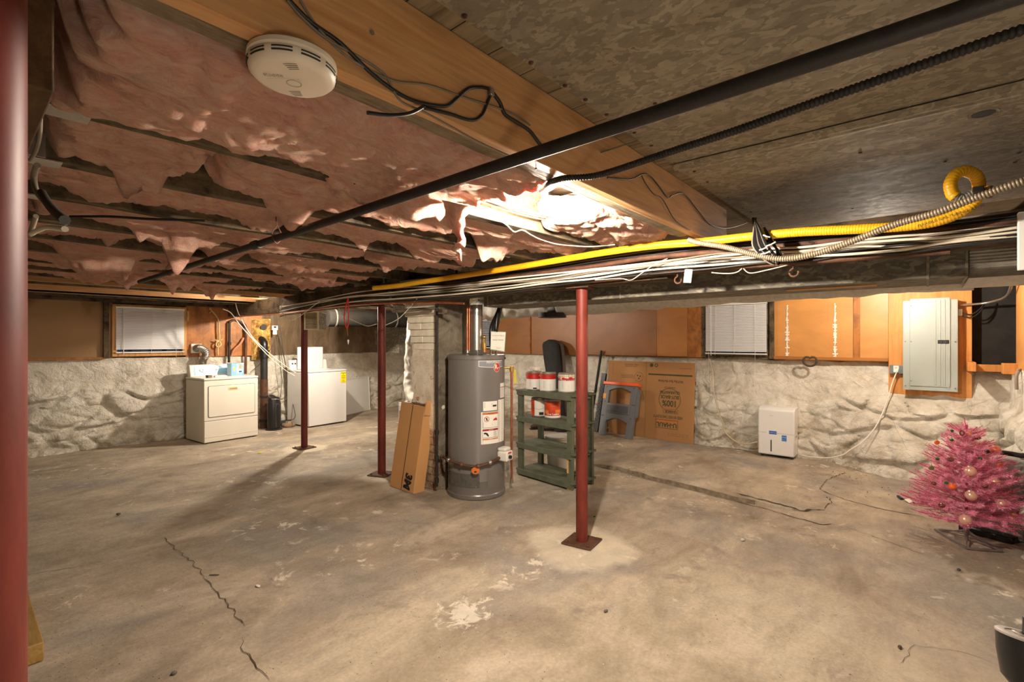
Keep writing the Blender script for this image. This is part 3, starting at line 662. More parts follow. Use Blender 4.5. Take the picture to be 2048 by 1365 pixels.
for i, ((y0, y1), ss_) in enumerate(zip(bays, spl)):
    for j, (a, b) in enumerate(ss_):
        tf = [(rnd.uniform(a + 0.1, b - 0.1), y1 + rnd.uniform(-0.05, 0.02), rnd.choice((0.04, 0.05, 0.06, 0.08, 0.12)), rnd.uniform(0.04, 0.14)) for _ in range(max(2, int((b - a) * 2.6)))]
        wh = '' if len(ss_) == 1 else (', left end' if j == 0 else ', right end')
        batt('pink insulation batt in the %s joist bay from the yellow beam%s' % (ORD[i + 1], wh), a, b, y0, y1 + (0.01 if i else 0.0), 2.055 - 0.006 * (i % 3), 20.0 + i * 5 + j * 2.5, 0.06, 0.10, tf, far=0.035, group='pink batts in the joist bays')
def tuft(pts, rs, label, seed):
    m_ = MB(); p = spline(pts, 10); n = len(p); rad = []
    for i in range(n):
        u = i / (n - 1) * (len(rs) - 1); k = min(int(u), len(rs) - 2); rad.append(rs[k] + (rs[k + 1] - rs[k]) * (u - k))
    m_.tube(p, rad, 16)
    m_.v = [v + Vector((noise.noise(v * 26 + Vector((seed, 0, 0))), noise.noise(v * 26 + Vector((0, seed, 3))), noise.noise(v * 26 + Vector((5, 0, seed))))) * 0.016 for v in m_.v]
    m_.build('insulation_tuft', mPink, label=label, cat='insulation', ang=180)
tuft([PZ(915, 408, 1.975), PZ(912, 432, 1.93), PZ(916, 458, 1.88), PZ(922, 480, 1.84), PZ(915, 498, 1.80), PZ(923, 520, 1.77)], [0.06, 0.042, 0.022, 0.016, 0.014, 0.004], 'ragged pale tuft of torn insulation dangling lowest, left of the bare bulb', 3)
# ---------------------------------------------------------------- bulbs
mBulb = emis('lit_bulb', WARM, 1.0)
def bulb(key, label, box=True):
    (x, y, z), W = BULBS[key]; t = thing('light_bulb', label, 'bulb', (x, y, z))
    mm = emis('lit_bulb_' + key, WARM, W / (4 * math.pi ** 2 * 0.03 ** 2))
    MB().lathe([(0.001, -0.052), (0.016, -0.048), (0.027, -0.035), (0.030, -0.020), (0.027, -0.004), (0.018, 0.014), (0.014, 0.026), (0.013, 0.03)], (x, y, z), 20).build('globe', mm, t)
    MB().lathe([(0.0135, 0.03), (0.0135, 0.05), (0.022, 0.052), (0.045, 0.066), (0.052, 0.075), (0.052, 0.085), (0.001, 0.085)], (x, y, z), 24).build('socket', mWhiteP, t)
    MB().lathe([(0.05, 0.085), (0.05, min(0.12, ZC - z)), (0.001, min(0.12, ZC - z))], (x, y, z), 8).build('junction_box', mSteel, t)
    if ZC - z > 0.13: MB().box(x - 0.02, x + 0.02, y - 0.02, y + 0.02, z + 0.118, ZC).build('bracket', mSteel, t)
BULBS['main'] = (tuple(PZ(1090, 405, 2.03)), BULBS['main'][1])
bulb('main', 'glaring bare light bulb in the joist bay beside the yellow beam')
bulb('right', 'bare bulb hidden behind the duct near the breaker panel')
bulb('laundry', 'bare bulb up between the joists in front of the laundry machines')
bulb('bay', 'small bare bulb hidden between the joists over the left window')
bulb('chimney', 'bare bulb behind the chimney')

# ---------------------------------------------------------------- pipes and cables overhead
def line(name, pts, r, mt, label, cat, group=None, k=8, n=10, **kw):
    return MB().tube(spline(pts, k), r, n).build(name, mt, label=label, cat=cat, group=group, ang=60, **kw)
t = thing('iron_pipe', 'long straight black iron pipe crossing the whole ceiling', 'pipe', (1.02, 2.0, 1.93))
MB().tube([(1.0, YR + 0.01, 1.935), (1.01, 0.4, 1.93), (1.045, 2.2, 1.935), (1.045, 5.05, 1.93)], 0.0168, 18).build('pipe', mBlackM, t)
MB().tube([(1.045, 2.62, 1.934), (1.045, 2.70, 1.934)], 0.023, 18).build('coupling', mBlackM, t)
for hy in (2.42, 4.2):
    MB().tube(spline([(1.045, hy, 2.0), (1.068, hy, 1.95), (1.045, hy, 1.908), (1.022, hy, 1.95), (1.045, hy, 1.995)]), 0.003, 8).tube([(1.045, hy, 1.995), (1.045, hy + 0.02, 2.1)], 0.003, 6).build('hanger', mRustIron, t)
bx, by, bz = BULBS['main'][0]
m_ = MB(); ribbed(m_, [(bx - 0.04, by - 0.02, bz + 0.10), PZ(1083, 384, 2.075), PZ(1100, 366, 2.012), PZ(1130, 356, 1.99), PZ(1200, 349, 1.985), PZ(1348, 301, 1.98), PZ(1480, 258, 1.98), PZ(1600, 215, 1.98), PZ(1820, 138, 1.99), PZ(2048, 58, 1.99), PZ(2330, -30, 1.99)], 0.0098, 0.0095, 0.0013, 12)
m_.build('armoured_conduit', mBlackM, label='dark ribbed flexible conduit running from the bare bulb to the upper right corner', cat='conduit', ang=60)
# yellow gas hose
ys_ = [(748, 576), (790, 572), (850, 563), (940, 549), (1040, 533), (1130, 518), (1220, 503), (1310, 491), (1400, 484), (1500, 473), (1600, 464), (1700, 459), (1800, 453), (1870, 443), (1920, 425), (1950, 402)]
pth = [PX(a, b, 2.70) for a, b in ys_] + [PX(1958, 375, 2.69), PX(1952, 352, 2.66), PX(1932, 342, 2.63), PX(1912, 348, 2.61), PX(1901, 366, 2.60), PX(1904, 386, 2.60), PX(1912, 394, 2.60)]
t = thing('gas_hose', 'yellow corrugated gas hose along the girder, looping over at its right end', 'hose', tuple(pth[7]))
m_ = MB(); ribbed(m_, pth, 0.0215, 0.011, 0.0007, 14); m_.build('jacket', mYellow, t, ang=60)
b0 = PX(1910, 393, 2.60); b1 = PX(1945, 387, 2.60)
m_ = MB(); ribbed(m_, [b0, PX(1925, 396, 2.60), b1], 0.0165, 0.009, 0.003, 14); m_.build('bare_end', mSteel, t, ang=60)
MB().tube([b1, PX(1968, 383, 2.60)], 0.026, 6).build('hex_nut', mBlackM, t, bevel=0.002)
MB().tube([PX(1968, 385, 2.61), PX(1985, 384, 2.66)], 0.016, 12).tube([PX(1978, 395, 2.63), PX(1978, 372, 2.63)], 0.011, 12).build('brass_valve', mBrass, t)
for a, b, s_ in ((1360, 484, 'CSST  EF XR2   1/2 PSI   GAS PIPING'), (1900, 432, 'FLEXIBLE GAS TUBING  ASTM')):
    p = PX(a, b, 2.675); MB().text(s_, 0.016, Matrix.Translation(p) @ Matrix.Rotation(-math.pi / 2, 4, 'Z') @ Matrix.Rotation(math.pi / 2, 4, 'X') @ Matrix.Rotation(-0.0 if a < 1500 else 0.25, 4, 'Z')).build('printed_marking', mInk, t, smooth=False)
# silver conduit sagging to the right
m_ = MB(); ribbed(m_, [PX(1378, 480, 2.66), PX(1400, 486, 2.64), PX(1450, 494, 2.62), PX(1530, 514, 2.60), PX(1580, 517, 2.60), PX(1640, 505, 2.60), PX(1700, 484, 2.58), PX(1790, 449, 2.55), PX(1870, 426, 2.52), PX(1950, 396, 2.50), PX(2048, 362, 2.48), PX(2160, 330, 2.48)], 0.0135, 0.010, 0.0015, 12)
m_.build('armoured_conduit', plain('dusty_conduit', srgb(150, 134, 112), 0.5, 0.4), label='dusty silver ribbed conduit sagging below the yellow hose toward the right edge', cat='conduit', ang=60)
# cable bundle on the girder
base = [(560, 622), (600, 614), (700, 596), (800, 587), (900, 580), (1000, 571), (1100, 561), (1190, 547), (1300, 533), (1434, 519), (1523, 512), (1611, 505), (1700, 496), (1800, 487), (1900, 477), (2060, 458)]
rnd = random.Random(11)
offs = [-11, -8, -5, -3, -1, 1, 3, 6, 9, 12, 15]
for i, o_ in enumerate(offs):
    mt = [mCable, mCableG, mCable, mCable, mCableG, mCable, mCable, mCableB, mCable, mCableG, mCableB][i]
    X0 = 2.78 - 0.012 * (i % 3)
    pts = [PX(a, b + o_ * (0.7 + 0.0004 * a / 2) + rnd.uniform(-3.6, 3.6), X0 + rnd.uniform(-0.012, 0.012)) for a, b in base]
    col = 'white' if mt is mCable else ('dusty grey' if mt is mCableG else 'black')
    line('electric_cable', pts, 0.0052 if i % 2 else 0.0065, mt, '%s plastic-sheathed cable in the bundle strapped along the girder' % col, 'cable', '%s cables along the girder' % col, n=8)
for i, (o_, X0) in enumerate(((-26, 2.80), (-20, 2.80), (-33, 2.81))):
    pts = [PX(a, b + o_ * (0.45 + a / 2048 * 0.75) + rnd.uniform(-1.5, 1.5), X0) for a, b in base[3:]]
    line('electric_cable', pts, 0.0055, mCableB if i < 2 else mCableG, 'black cable clipped high on the girder under the yellow hose' if i < 2 else 'grey cable clipped highest on the girder behind the yellow hose', 'cable', 'black cables high on the girder' if i < 2 else None, n=8)
line('iron_pipe', [PX(a, b, 2.81) for a, b in ((1000, 557), (1190, 532), (1300, 515), (1434, 504), (1600, 489), (1700, 478), (1850, 464), (2060, 444))], 0.017, mRustIron, 'brown iron pipe running along the girder above the white cables', 'pipe', n=14)
line('iron_pipe', [PX(a, b, 2.80) for a, b in ((1000, 578), (1190, 561), (1300, 549), (1434, 536), (1600, 525), (1700, 517), (1900, 502))], 0.014, mRustIron, 'brown iron pipe running along the girder below the white cables', 'pipe', n=14)
line('copper_pipe', [PX(a, b, 2.74) for a, b in ((480, 632), (560, 628), (640, 617), (720, 609), (800, 606), (870, 605), (928, 607))], 0.0085, mCopper, 'horizontal copper pipe from the laundry to the water heater under the cables', 'pipe', n=12)
# loose wires below the bundle
def wire(pts, X0, r, mt, label, group=None): return line('loose_wire', [PX(a, b, X0) for a, b in pts], r, mt, label, 'wire', group, n=6)
wire([(1190, 560), (1240, 557), (1262, 560), (1285, 545), (1310, 528), (1335, 517)], 2.70, 0.0025, mCable, 'thin cream wire dipping under the cable bundle left of the hanging tag')
wire([(1423, 545), (1450, 547), (1472, 545), (1484, 537)], 2.72, 0.003, mCable, 'short curved cream wire end drooping below the girder')
wire([(1487, 537), (1500, 546), (1530, 541), (1575, 530)], 2.72, 0.003, mCable, 'second curved cream wire starting where the short drooping one ends')
wire([(570, 600), (562, 620), (580, 640), (600, 632), (622, 615), (640, 602)], 2.60, 0.004, mCable, 'cream cable looping down left of the vent grille')
line('loose_wire', [PX(672, 600, 2.86), PX(682, 625, 2.88), PX(700, 638, 2.90), PX(716, 645, 2.93), PX(735, 652, 2.95), PX(753, 648, 2.985)], 0.004, mCable, 'cream wire sagging from the red clamp to the middle post', 'wire', n=6)
wire([(772, 650), (800, 635), (835, 596)], 2.80, 0.004, mCable, 'cream wire rising from the middle post to the brick chimney')
line('loose_wire', [PY(a, b, 7.6) for a, b in ((446, 618), (462, 626), (480, 650), (505, 678), (540, 715), (570, 740), (590, 752))], 0.006, mCable, 'pale cable sweeping from the plywood down to the washer, lower one', 'wire', n=8)
line('loose_wire', [PY(a, b, 7.6) for a, b in ((470, 600), (476, 624), (492, 655), (510, 680), (545, 712), (575, 735), (592, 746))], 0.006, mCable, 'pale cable sweeping from the joists down to the washer, upper one', 'wire', n=8)
line('loose_wire', [PZ(a, b, 2.012) for a, b in ((985, 432), (1010, 447), (1028, 463), (1045, 460), (1063, 470), (1085, 480), (1120, 489), (1180, 493), (1230, 489))], 0.0035, mCable, 'thin cream wire strung over the joists right below the bare bulb', 'wire', n=6)
for i, (dy_, r_) in enumerate(((0, 0.006), (0.025, 0.005), (0.05, 0.005))):
    line('electric_cable', [(1.15, 1.50 + dy_, 2.10), (1.5, 1.49 + dy_, 2.06 + 0.01 * i), (1.9, 1.46 + dy_ + 0.01 * i, 2.06), (2.5, 1.42 + dy_, 2.10)], r_, mCableG, 'grey cable lying in the bulb bay beside the joist', 'cable', 'cables in the bulb bay', n=8)
# cables on the face of the new beam
YF = 0.957
def fw(pts, r, mt, label, Y_=YF): return line('beam_cable', [PY(a, b, Y_) for a, b in pts], r, mt, label, 'cable', n=8)
fw([(560, -20), (620, 42), (680, 85), (745, 148), (800, 188), (840, 205), (890, 212), (912, 198), (935, 178), (960, 174), (982, 178)], 0.0045, mCableB, 'thick black cable on the yellow beam with a wave ending at a clamp')
fw([(735, 225), (780, 230), (820, 226), (848, 212)], 0.0045, mCableB, 'black cable tail curving off the yellow beam over the insulation', 0.935)
fw([(850, 216), (900, 228), (940, 240), (962, 232), (975, 205), (984, 183)], 0.0045, mCableB, 'black cable loop hanging under the wave clamp')
fw([(984, 183), (1000, 205), (1010, 228), (1035, 245), (1060, 262), (1080, 288), (1100, 310)], 0.0055, mCableB, 'twisted black cable leading from the clamp toward the black pipe')
fw([(600, 0), (640, 60), (690, 110), (740, 140), (790, 162), (860, 171), (930, 195), (1000, 217), (1035, 232), (1060, 250)], 0.0028, mCableG, 'thin dark wire running down the yellow beam above the wave')
fw([(575, 0), (600, 30), (650, 75), (720, 115), (770, 150), (800, 200), (850, 225), (905, 255), (960, 285), (1020, 312)], 0.003, mCableG, 'thin dark wire crossing under the thick black cable to the black pipe')
fw([(1215, 355), (1260, 358), (1285, 348), (1300, 352), (1316, 370), (1335, 395), (1345, 390), (1368, 388), (1395, 420), (1420, 448), (1450, 456), (1480, 450), (1508, 438)], 0.003, mCableB, 'wavy black cable on the yellow beam right of the bare bulb')
fw([(1283, 350), (1292, 368), (1308, 388), (1325, 398), (1350, 440), (1380, 460)], 0.002, mCableB, 'thin black wire on the yellow beam below the wavy cable')
t = thing('cable_clamp', 'small metal clamp holding the black cables on the yellow beam', 'clamp', tuple(PY(982, 182, YF)))
MB().box(-0.008, 0.008, -0.006, 0.004, -0.012, 0.010, Matrix.Translation(PY(982, 183, YF - 0.004))).build('strap', mSteel, t, bevel=0.001)
MB().ball(PY(982, 187, YF - 0.011), 0.003).build('screw', mSteel, t)
MB().bar(PY(1203, 304, 0.955), PY(1275, 281, 0.90), 0.012, 0.006).build('wood_splinter', mOldGrey, label='thin grey stick lodged at the top of the yellow beam', cat='stick')
MB().lathe([(0.001, 0.0), (0.006, 0.001), (0.006, 0.004)], (0, 0, 0), 10, Matrix.Translation(PY(743, 65, 0.962)) @ Matrix.Rotation(math.pi / 2, 4, 'X')).build('screw_head', mSteel, label='shiny screw head in the yellow beam at the top', cat='screw')
mBkM = plain('matte_black_cable', srgb(16, 15, 14), 0.8, spec=0.2)
# hanging black cable bundle
t = thing('cable_bundle', 'coiled bundle of black cables tied with white zip ties, hanging over the yellow hose', 'cable bundle', tuple(PX(1510, 440, 2.72)))
for i in range(13):
    r_ = random.Random(i); a = PX(1508 + r_.uniform(-3, 3), 436, 2.68); s_ = (i - 6) * 0.75
    pts = [a, PX(1514 + s_ * 1.4, 460, 2.64), PX(1520 + s_ * 3.2, 490, 2.61), PX(1536 + s_ * 3.4, 512, 2.60), PX(1552 + s_ * 1.0, 524 + abs(s_), 2.61), PX(1558 + s_ * 0.8, 508, 2.63), PX(1545 - s_ * 0.5, 485, 2.66), PX(1528, 455, 2.68)]
    MB().tube(spline(pts, 7), 0.0055, 7).build('cable', mBkM if i % 5 else mCableG, t)
for a, b, c_, e in ((1527, 470, 1540, 474), (1533, 492, 1551, 484), (1519, 500, 1534, 494), (1522, 508, 1540, 503)):
    MB().tube([PX(a, b, 2.585), PX((a + c_) / 2, (b + e) / 2 + 1, 2.575), PX(c_, e, 2.585)], 0.0035, 6).build('zip_tie', mWhiteP, t)
# hanging tag, hooks, red clamp
t = thing('paper_tag', 'cream rectangular tag hanging below the cable bundle', 'tag', tuple(PX(1375, 552, 2.72)))
p = PX(1376, 552, 2.72); LT = Matrix.Translation(p) @ Matrix.Rotation(0.12, 4, 'X')
MB().box(-0.003, 0.003, -0.022, 0.022, -0.038, 0.038, LT).build('tag_body', mPaper, t, bevel=0.002)
MB().tube([p + Vector((0, 0, 0.03)), PX(1374, 528, 2.74)], 0.0018, 6).build('tie', mInk, t)
for px_, py_ in ((1356, 560), (1588, 545)):
    c = PX(px_, py_, 2.80); q = [c + Vector((0, 0.020 * math.cos(a), 0.020 * math.sin(a))) for a in [math.radians(x) for x in range(80, -220, -20)]]
    MB().tube(q, 0.005, 8).tube([q[0], q[0] + Vector((0, 0, 0.03))], 0.005, 8).build('hook', mRustIron, label='rusty hook under the girder, %s' % ('left of the cream tag' if px_ < 1400 else 'below the black cable bundle'), cat='hook')
t = thing('red_tool', 'long red looped handle hanging from the cables with a tag below', 'tool', tuple(PX(696, 640, 2.68)))
MB().tube(spline([PX(696, 596, 2.68), PX(690, 620, 2.67), PX(689, 640, 2.67), PX(694, 657, 2.68), PX(697, 640, 2.69), PX(697, 620, 2.69), PX(696, 596, 2.69)]), 0.006, 8).build('handle', mRedPaint, t)
MB().tube([PX(694, 657, 2.68), PX(696, 672, 2.68)], 0.002, 6).build('string', mRope, t)
MB().lathe([(0.002, 0), (0.010, 0.042), (0.008, 0.048), (0.001, 0.05)], PX(696.5, 689, 2.68), 10).build('tag', mPaper, t)
for i, pts in enumerate([[(1072, 292), (1072, 334)]]):
    MB().tube([PY(1072, 318, 0.985), PY(1072, 336, 0.985)], 0.0015, 6).ball(PY(1072, 337, 0.985), 0.004).build('pull_chain', mBrass, label='short pull chain hanging near the bare bulb', cat='chain')

# ---------------------------------------------------------------- ducts
t = thing('rectangular_duct', 'long rectangular sheet metal duct running under the girder', 'duct', (3.36, 1.4, 1.74))
MB().box(3.15, 3.58, -0.14, 3.05, 1.74, 1.872).build('trunk', mDuct, t, bevel=0.004)
for y in (-0.14, 0.0, 1.68, 3.0): MB().box(3.145, 3.585, y - 0.006, y + 0.006, 1.736, 1.876).build('seam', mGalv, t, bevel=0.002)
MB().box(3.15, 3.58, -0.145, -0.14, 1.74, 1.872).build('end_cap', mDuct, t)
q = PZ(1650, 576, 1.738); MB().box(q.x - 0.035, q.x + 0.04, q.y - 0.24, q.y + 0.20, 1.7345, 1.7385).build('tape', mCard, t, label='brown tape patch')
MB().box(3.14, 3.165, -0.6, 3.1, 1.872, 1.895).build('duct_cleat', mOld, label='dark wooden cleat along the top of the long duct', cat='cleat', bevel=0.002)
def foil_tube(pts, r, name, label, mt=mFoil, amp=0.018, fr=7):
    p = resample(spline(pts, 12), 0.025); m_ = MB(); m_.tube(p, r, 28)
    m_.v = [v + Vector((0, 0, amp * noise.noise(v * fr))) + Vector((amp * noise.noise(v * fr + Vector((7, 0, 0))), 0, 0)) for v in m_.v]
    return m_.build(name, mt, label=label, cat='duct', ang=180)
foil_tube([(3.86, -0.2, 1.862), (3.88, 0.6, 1.858), (3.92, 1.4, 1.845), (3.98, 2.2, 1.825), (4.02, 2.8, 1.82)], 0.135, 'foil_duct', 'round foil-wrapped duct running behind the long rectangular duct')
foil_tube([(4.02, 2.78, 1.80), (4.05, 3.2, 1.80), (4.1, 3.7, 1.79), (4.3, 4.3, 1.82)], 0.115, 'foil_duct', 'crumpled foil duct section behind the water heater flue', amp=0.035, fr=11)
MB().tube([(3.93, 2.85, 1.71), (3.93, 2.85, 1.665)], 0.14, 28).build('duct_elbow', mBlackM, label='flat dark round duct collar behind the nearest full post', cat='duct')
# bubble wrapped duct at the right end
m_ = MB(); n = 64
prof = [(3.22, 1.735), (3.80, 1.735), (3.86, 1.78), (3.86, 1.96), (3.20, 1.96), (3.17, 1.90), (3.17, 1.78)]
ring = spline([Vector((a, b, 0)) for a, b in prof] + [Vector((prof[0][0], prof[0][1], 0))], 18); ring = ring[:-1]; vs = []
for j in range(2):
    yy = (-0.15, -0.59)[j]
    for k, v in enumerate(ring): c = Vector((3.5, 1.85, 0)); d_ = (v - c).normalized() * (0.006 if k % 2 else -0.004); vs.append((v.x + d_.x, yy, v.y + d_.y))
nr = len(ring); m_.raw(vs, [(k, (k + 1) % nr, nr + (k + 1) % nr, nr + k) for k in range(nr)] + [tuple(range(nr)), tuple(range(2 * nr - 1, nr - 1, -1))])
m_.build('wrapped_duct', mFoil, label='ridged foil-bubble wrapped duct at the right end of the long duct', cat='duct', ang=50)
mDkD = plain('dark_grey_duct', srgb(40, 37, 33), 0.95, var=0.3, spec=0.08)  # near-black matte colour for the round duct
t = thing('round_duct', 'dark grey round duct behind the middle post', 'duct', (5.0, 7.1, 1.9))
MB().tube([(3.95, 7.30, 1.80), (6.2, 6.85, 1.82)], 0.14, 28).build('tube', mDkD, t)
for u in (0.05, 0.95): MB().box(3.94 + 2.25 * u, 3.96 + 2.25 * u, 7.29 - 0.45 * u, 7.31 - 0.45 * u, 1.93, ZC).build('hanger_strap', mGalv, t)
for u in (0.05, 0.5, 0.95): MB().tube([(3.95 + 2.25 * u - 0.01, 7.302 - 0.45 * u, 1.80 + 0.02 * u), (3.95 + 2.25 * u + 0.01, 7.298 - 0.45 * u, 1.80 + 0.02 * u)], 0.146, 28).build('band', mDuct, t)
# vent grille on its boot
p0 = PX(623, 641, 3.12); M = T((p0.x, p0.y, p0.z), 0.75)
t = thing('vent_grille', 'small louvred metal vent grille on a box boot by the washer-side post', 'vent', tuple(p0), 0.75)
MB(M).box(0.0, 0.30, -0.085, 0.085, -0.11, 0.11).build('boot', mDuct, t, bevel=0.003)
gm = plain('aged_cream_metal', srgb(206, 188, 160), 0.5)
mm_ = MB(M)
for a in ((-0.095, -0.075, -0.125, 0.125), (0.075, 0.095, -0.125, 0.125), (-0.075, 0.075, -0.125, -0.108), (-0.075, 0.075, 0.108, 0.125)): mm_.box(-0.012, 0.0, a[0], a[1], a[2], a[3])
mm_.build('frame', gm, t, bevel=0.001)
mm_ = MB(M)
for k in range(14): mm_.bar((-0.006, -0.075, -0.1 + k * 0.0155), (-0.006, 0.075, -0.1 + k * 0.0155), 0.012, 0.002, (0.6, 0, 1))
mm_.build('louvres', gm, t, smooth=False)
MB(M).box(0.1, 0.14, -0.02, 0.02, 0.11, 2.01 - p0.z).build('hanger_strap', mGalv, t)
# cream board at the right edge
q = PX(2043, 485, 2.72)
MB().box(2.70, 2.725, q.y - 0.13, q.y + 0.012, 1.705, 1.93).build('cream_board', mWhiteP, label='cream board fixed to the girder at the right edge', cat='board', bevel=0.004)
MB().box(2.725, 2.86, -0.40, -0.34, 1.86, 1.92).build('board_bracket', mOld, label='wood block behind the cream board at the right edge', cat='block')
# smoke detector
c = Vector((0.463, 0.996, ZJ)); t = thing('smoke_detector', 'white round smoke detector on the underside of the yellow beam', 'smoke detector', tuple(c))
mDet = plain('ivory_plastic', srgb(222, 210, 192), 0.45, var=0.03)
MB().lathe([(0.001, 0.0), (0.080, 0.0), (0.085, -0.004), (0.086, -0.013), (0.083, -0.015)], c, 56).build('base', mDet, t)
MB().lathe([(0.001, -0.012), (0.080, -0.012), (0.080, -0.018), (0.084, -0.020), (0.0845, -0.027), (0.082, -0.037), (0.075, -0.044), (0.065, -0.047), (0.001, -0.048)], c, 56).build('cover', mDet, t)
m_ = MB()
for k in range(10):
    a0 = 2 * math.pi * k / 10 + 0.05
    for zz in (-0.0235, -0.0300):
        qs = [(c.x + 0.0842 * math.cos(a0 + 0.45 * i / 5), c.y + 0.0842 * math.sin(a0 + 0.45 * i / 5), c.z + zz) for i in range(6)]
        m_.tube(qs, 0.0016, 6)
m_.build('side_vents', mInk, t)
def arc2(cx, cy, r, a0, a1, wd, zz, mbx, n=14):
    vs = []
    for i in range(n + 1):
        a = a0 + (a1 - a0) * i / n
        vs += [(c.x + cx + (r - wd) * math.cos(a), c.y + cy + (r - wd) * math.sin(a), zz), (c.x + cx + (r + wd) * math.cos(a), c.y + cy + (r + wd) * math.sin(a), zz)]
    mbx.raw(vs, [(2 * i, 2 * i + 1, 2 * i + 3, 2 * i + 2) for i in range(n)])
m_ = MB(); zf = c.z - 0.0485; RV = Vector((R[0], R[1], 0)); FV = Vector((F[0], F[1], 0))
def DPX(a, b): q = PZ(a, b, zf); return (q.x, q.y)
for k in range(4):
    for (u_, v_), hw in ((DPX(584, 133), 0.013 - 0.001 * k), (DPX(593, 187), 0.012 - 0.001 * k)):
        a_ = Vector((u_, v_, zf)) + FV * (0.0062 * (k - 1.5)); m_.bar(a_ - RV * hw, a_ + RV * hw, 0.0011, 0.0003)
m_.build('sounder_slots', mInk, t, smooth=False, fix=False)
m_ = MB(); bq = DPX(588, 167); arc2(bq[0] - c.x, bq[1] - c.y, 0.014, 0, 2 * math.pi, 0.0007, zf, m_, 32); m_.build('test_button', plain('grey_line', srgb(150, 140, 126), 0.6), t, smooth=False, fix=False)
bk = DPX(560, 152); fl = Matrix.Translation((bk[0], bk[1], zf - 0.0003)) @ Matrix.Rotation(YAW - math.pi / 2, 4, 'Z') @ Matrix.Rotation(math.pi, 4, 'X')
mEmb = plain('embossed_grey', srgb(160, 148, 132), 0.6)
MB().text('Kidde', 0.016, fl @ Matrix.Translation((-0.012, 0.003, 0)) @ Matrix.Rotation(-0.12, 4, 'Z')).text('SMOKE & CARBON MONOXIDE ALARM', 0.0028, fl @ Matrix.Translation((-0.006, -0.008, 0))).text('PUSH TO TEST', 0.0026, fl @ Matrix.Translation((0.026, -0.012, 0))).build('lettering', mEmb, t, smooth=False, fix=False)
# ---------------------------------------------------------------- laundry side
def FR(o, right, up):
    r = Vector(right).normalized(); u = Vector(up).normalized(); n = r.cross(u)
    M = Matrix.Identity(4)
    for i in range(3): M[i][0] = r[i]; M[i][1] = u[i]; M[i][2] = n[i]; M[i][3] = o[i]
    return M
def rrect(x0, x1, y0, y1, r, n=5):
    out = []
    for cx_, cy_, a in ((x1 - r, y1 - r, 0), (x0 + r, y1 - r, 90), (x0 + r, y0 + r, 180), (x1 - r, y0 + r, 270)):
        for i in range(n + 1):
            q = math.radians(a + 90 * i / n); out.append((cx_ + r * math.cos(q), cy_ + r * math.sin(q)))
    return out
mDry = plain('dryer_enamel', srgb(224, 217, 203), 0.32, var=0.02)
# dryer: local x right, y back, front face at y=0
o = PZ(408, 889, 0); rz = 0.086; M = T(o, rz); W = 0.737
t = thing('clothes_dryer', 'white clothes dryer with a wide drop-down door, below the left window', 'dryer', tuple(o), rz)
MB(M).box(0, W, 0, 0.60, 0.012, 0.875).build('cabinet', mDry, t, bevel=0.008)
MB(M).box(-0.004, W + 0.004, -0.006, 0.60, 0.878, 0.908).build('top_panel', mDry, t, bevel=0.009)
fr = FR(M @ Vector((0, 0, 0)), M.to_3x3() @ Vector((1, 0, 0)), (0, 0, 1))
MB().prism(rrect(0.05, W - 0.045, 0.36, 0.80, 0.022), 0.0, 0.004, fr).build('door_shadow_gap', mInk, t, label='dark gap around the door')
d_ = MB().prism(rrect(0.055, W - 0.05, 0.365, 0.795, 0.02), 0.001, 0.009, fr).build('door', mDry, t, bevel=0.003)
MB().prism(rrect(0.315, 0.445, 0.725, 0.765, 0.004), 0.008, 0.013, fr).build('handle', plain('cream_pull', srgb(228, 206, 160), 0.4), t, label='cream recessed handle')
MB().prism(rrect(0.327, 0.433, 0.732, 0.758, 0.002), 0.012, 0.0136, fr).build('handle_recess', plain('tan_shadow', srgb(172, 142, 92), 0.6), t)
MB(M).box(0.0, W, -0.002, 0.0, 0.312, 0.317).build('panel_seam', mInk, t)
MB(M).box(0.004, W - 0.004, -0.006, 0.0, 0.02, 0.305).build('toe_panel', mDry, t, bevel=0.003)
MB(M).box(0.0, W, -0.009, -0.004, 0.085, 0.092).build('toe_ridge', mDry, t, bevel=0.002)
cs = MB(M); cs.raw([(0.02, 0.50, 0.905), (W - 0.02, 0.50, 0.905), (W - 0.02, 0.60, 0.905), (0.02, 0.60, 0.905), (0.02, 0.545, 1.08), (W - 0.02, 0.545, 1.08), (W - 0.02, 0.61, 1.08), (0.02, 0.61, 1.08)], [(0, 1, 2, 3), (4, 5, 6, 7), (0, 1, 5, 4), (1, 2, 6, 5), (2, 3, 7, 6), (3, 0, 4, 7)])
cs.build('control_console', mDry, t, bevel=0.012)
cf = FR(M @ Vector((0.02, 0.498, 0.905)), M.to_3x3() @ Vector((1, 0, 0)), M.to_3x3() @ Vector((0, 0.045, 0.175)))
MB().prism(rrect(0.06, W - 0.10, 0.03, 0.155, 0.006), 0.0005, 0.003, cf).build('control_film', mLBlue, t, label='pale blue protective film on the console')
for cx_, r_ in ((0.17, 0.036), (0.36, 0.018)):
    q = [(cx_ + r_ * 1.2 * math.cos(a * math.pi / 12), 0.095 + r_ * 0.75 * math.sin(a * math.pi / 12)) for a in range(24)]
    k = MB().prism(q, 0.003, 0.014, cf).build('dial', mWhiteP, t, bevel=0.002)
    MB().prism(rrect(cx_ - 0.012, cx_ + 0.012, 0.092, 0.098, 0.001, 2), 0.014, 0.018, cf).build('pointer', mInk, k)
for a in (0.05, W - 0.05): MB(M).lathe([(0.018, 0), (0.018, 0.02)], (a, 0.04, 0), 12).build('foot', mBlack, t)
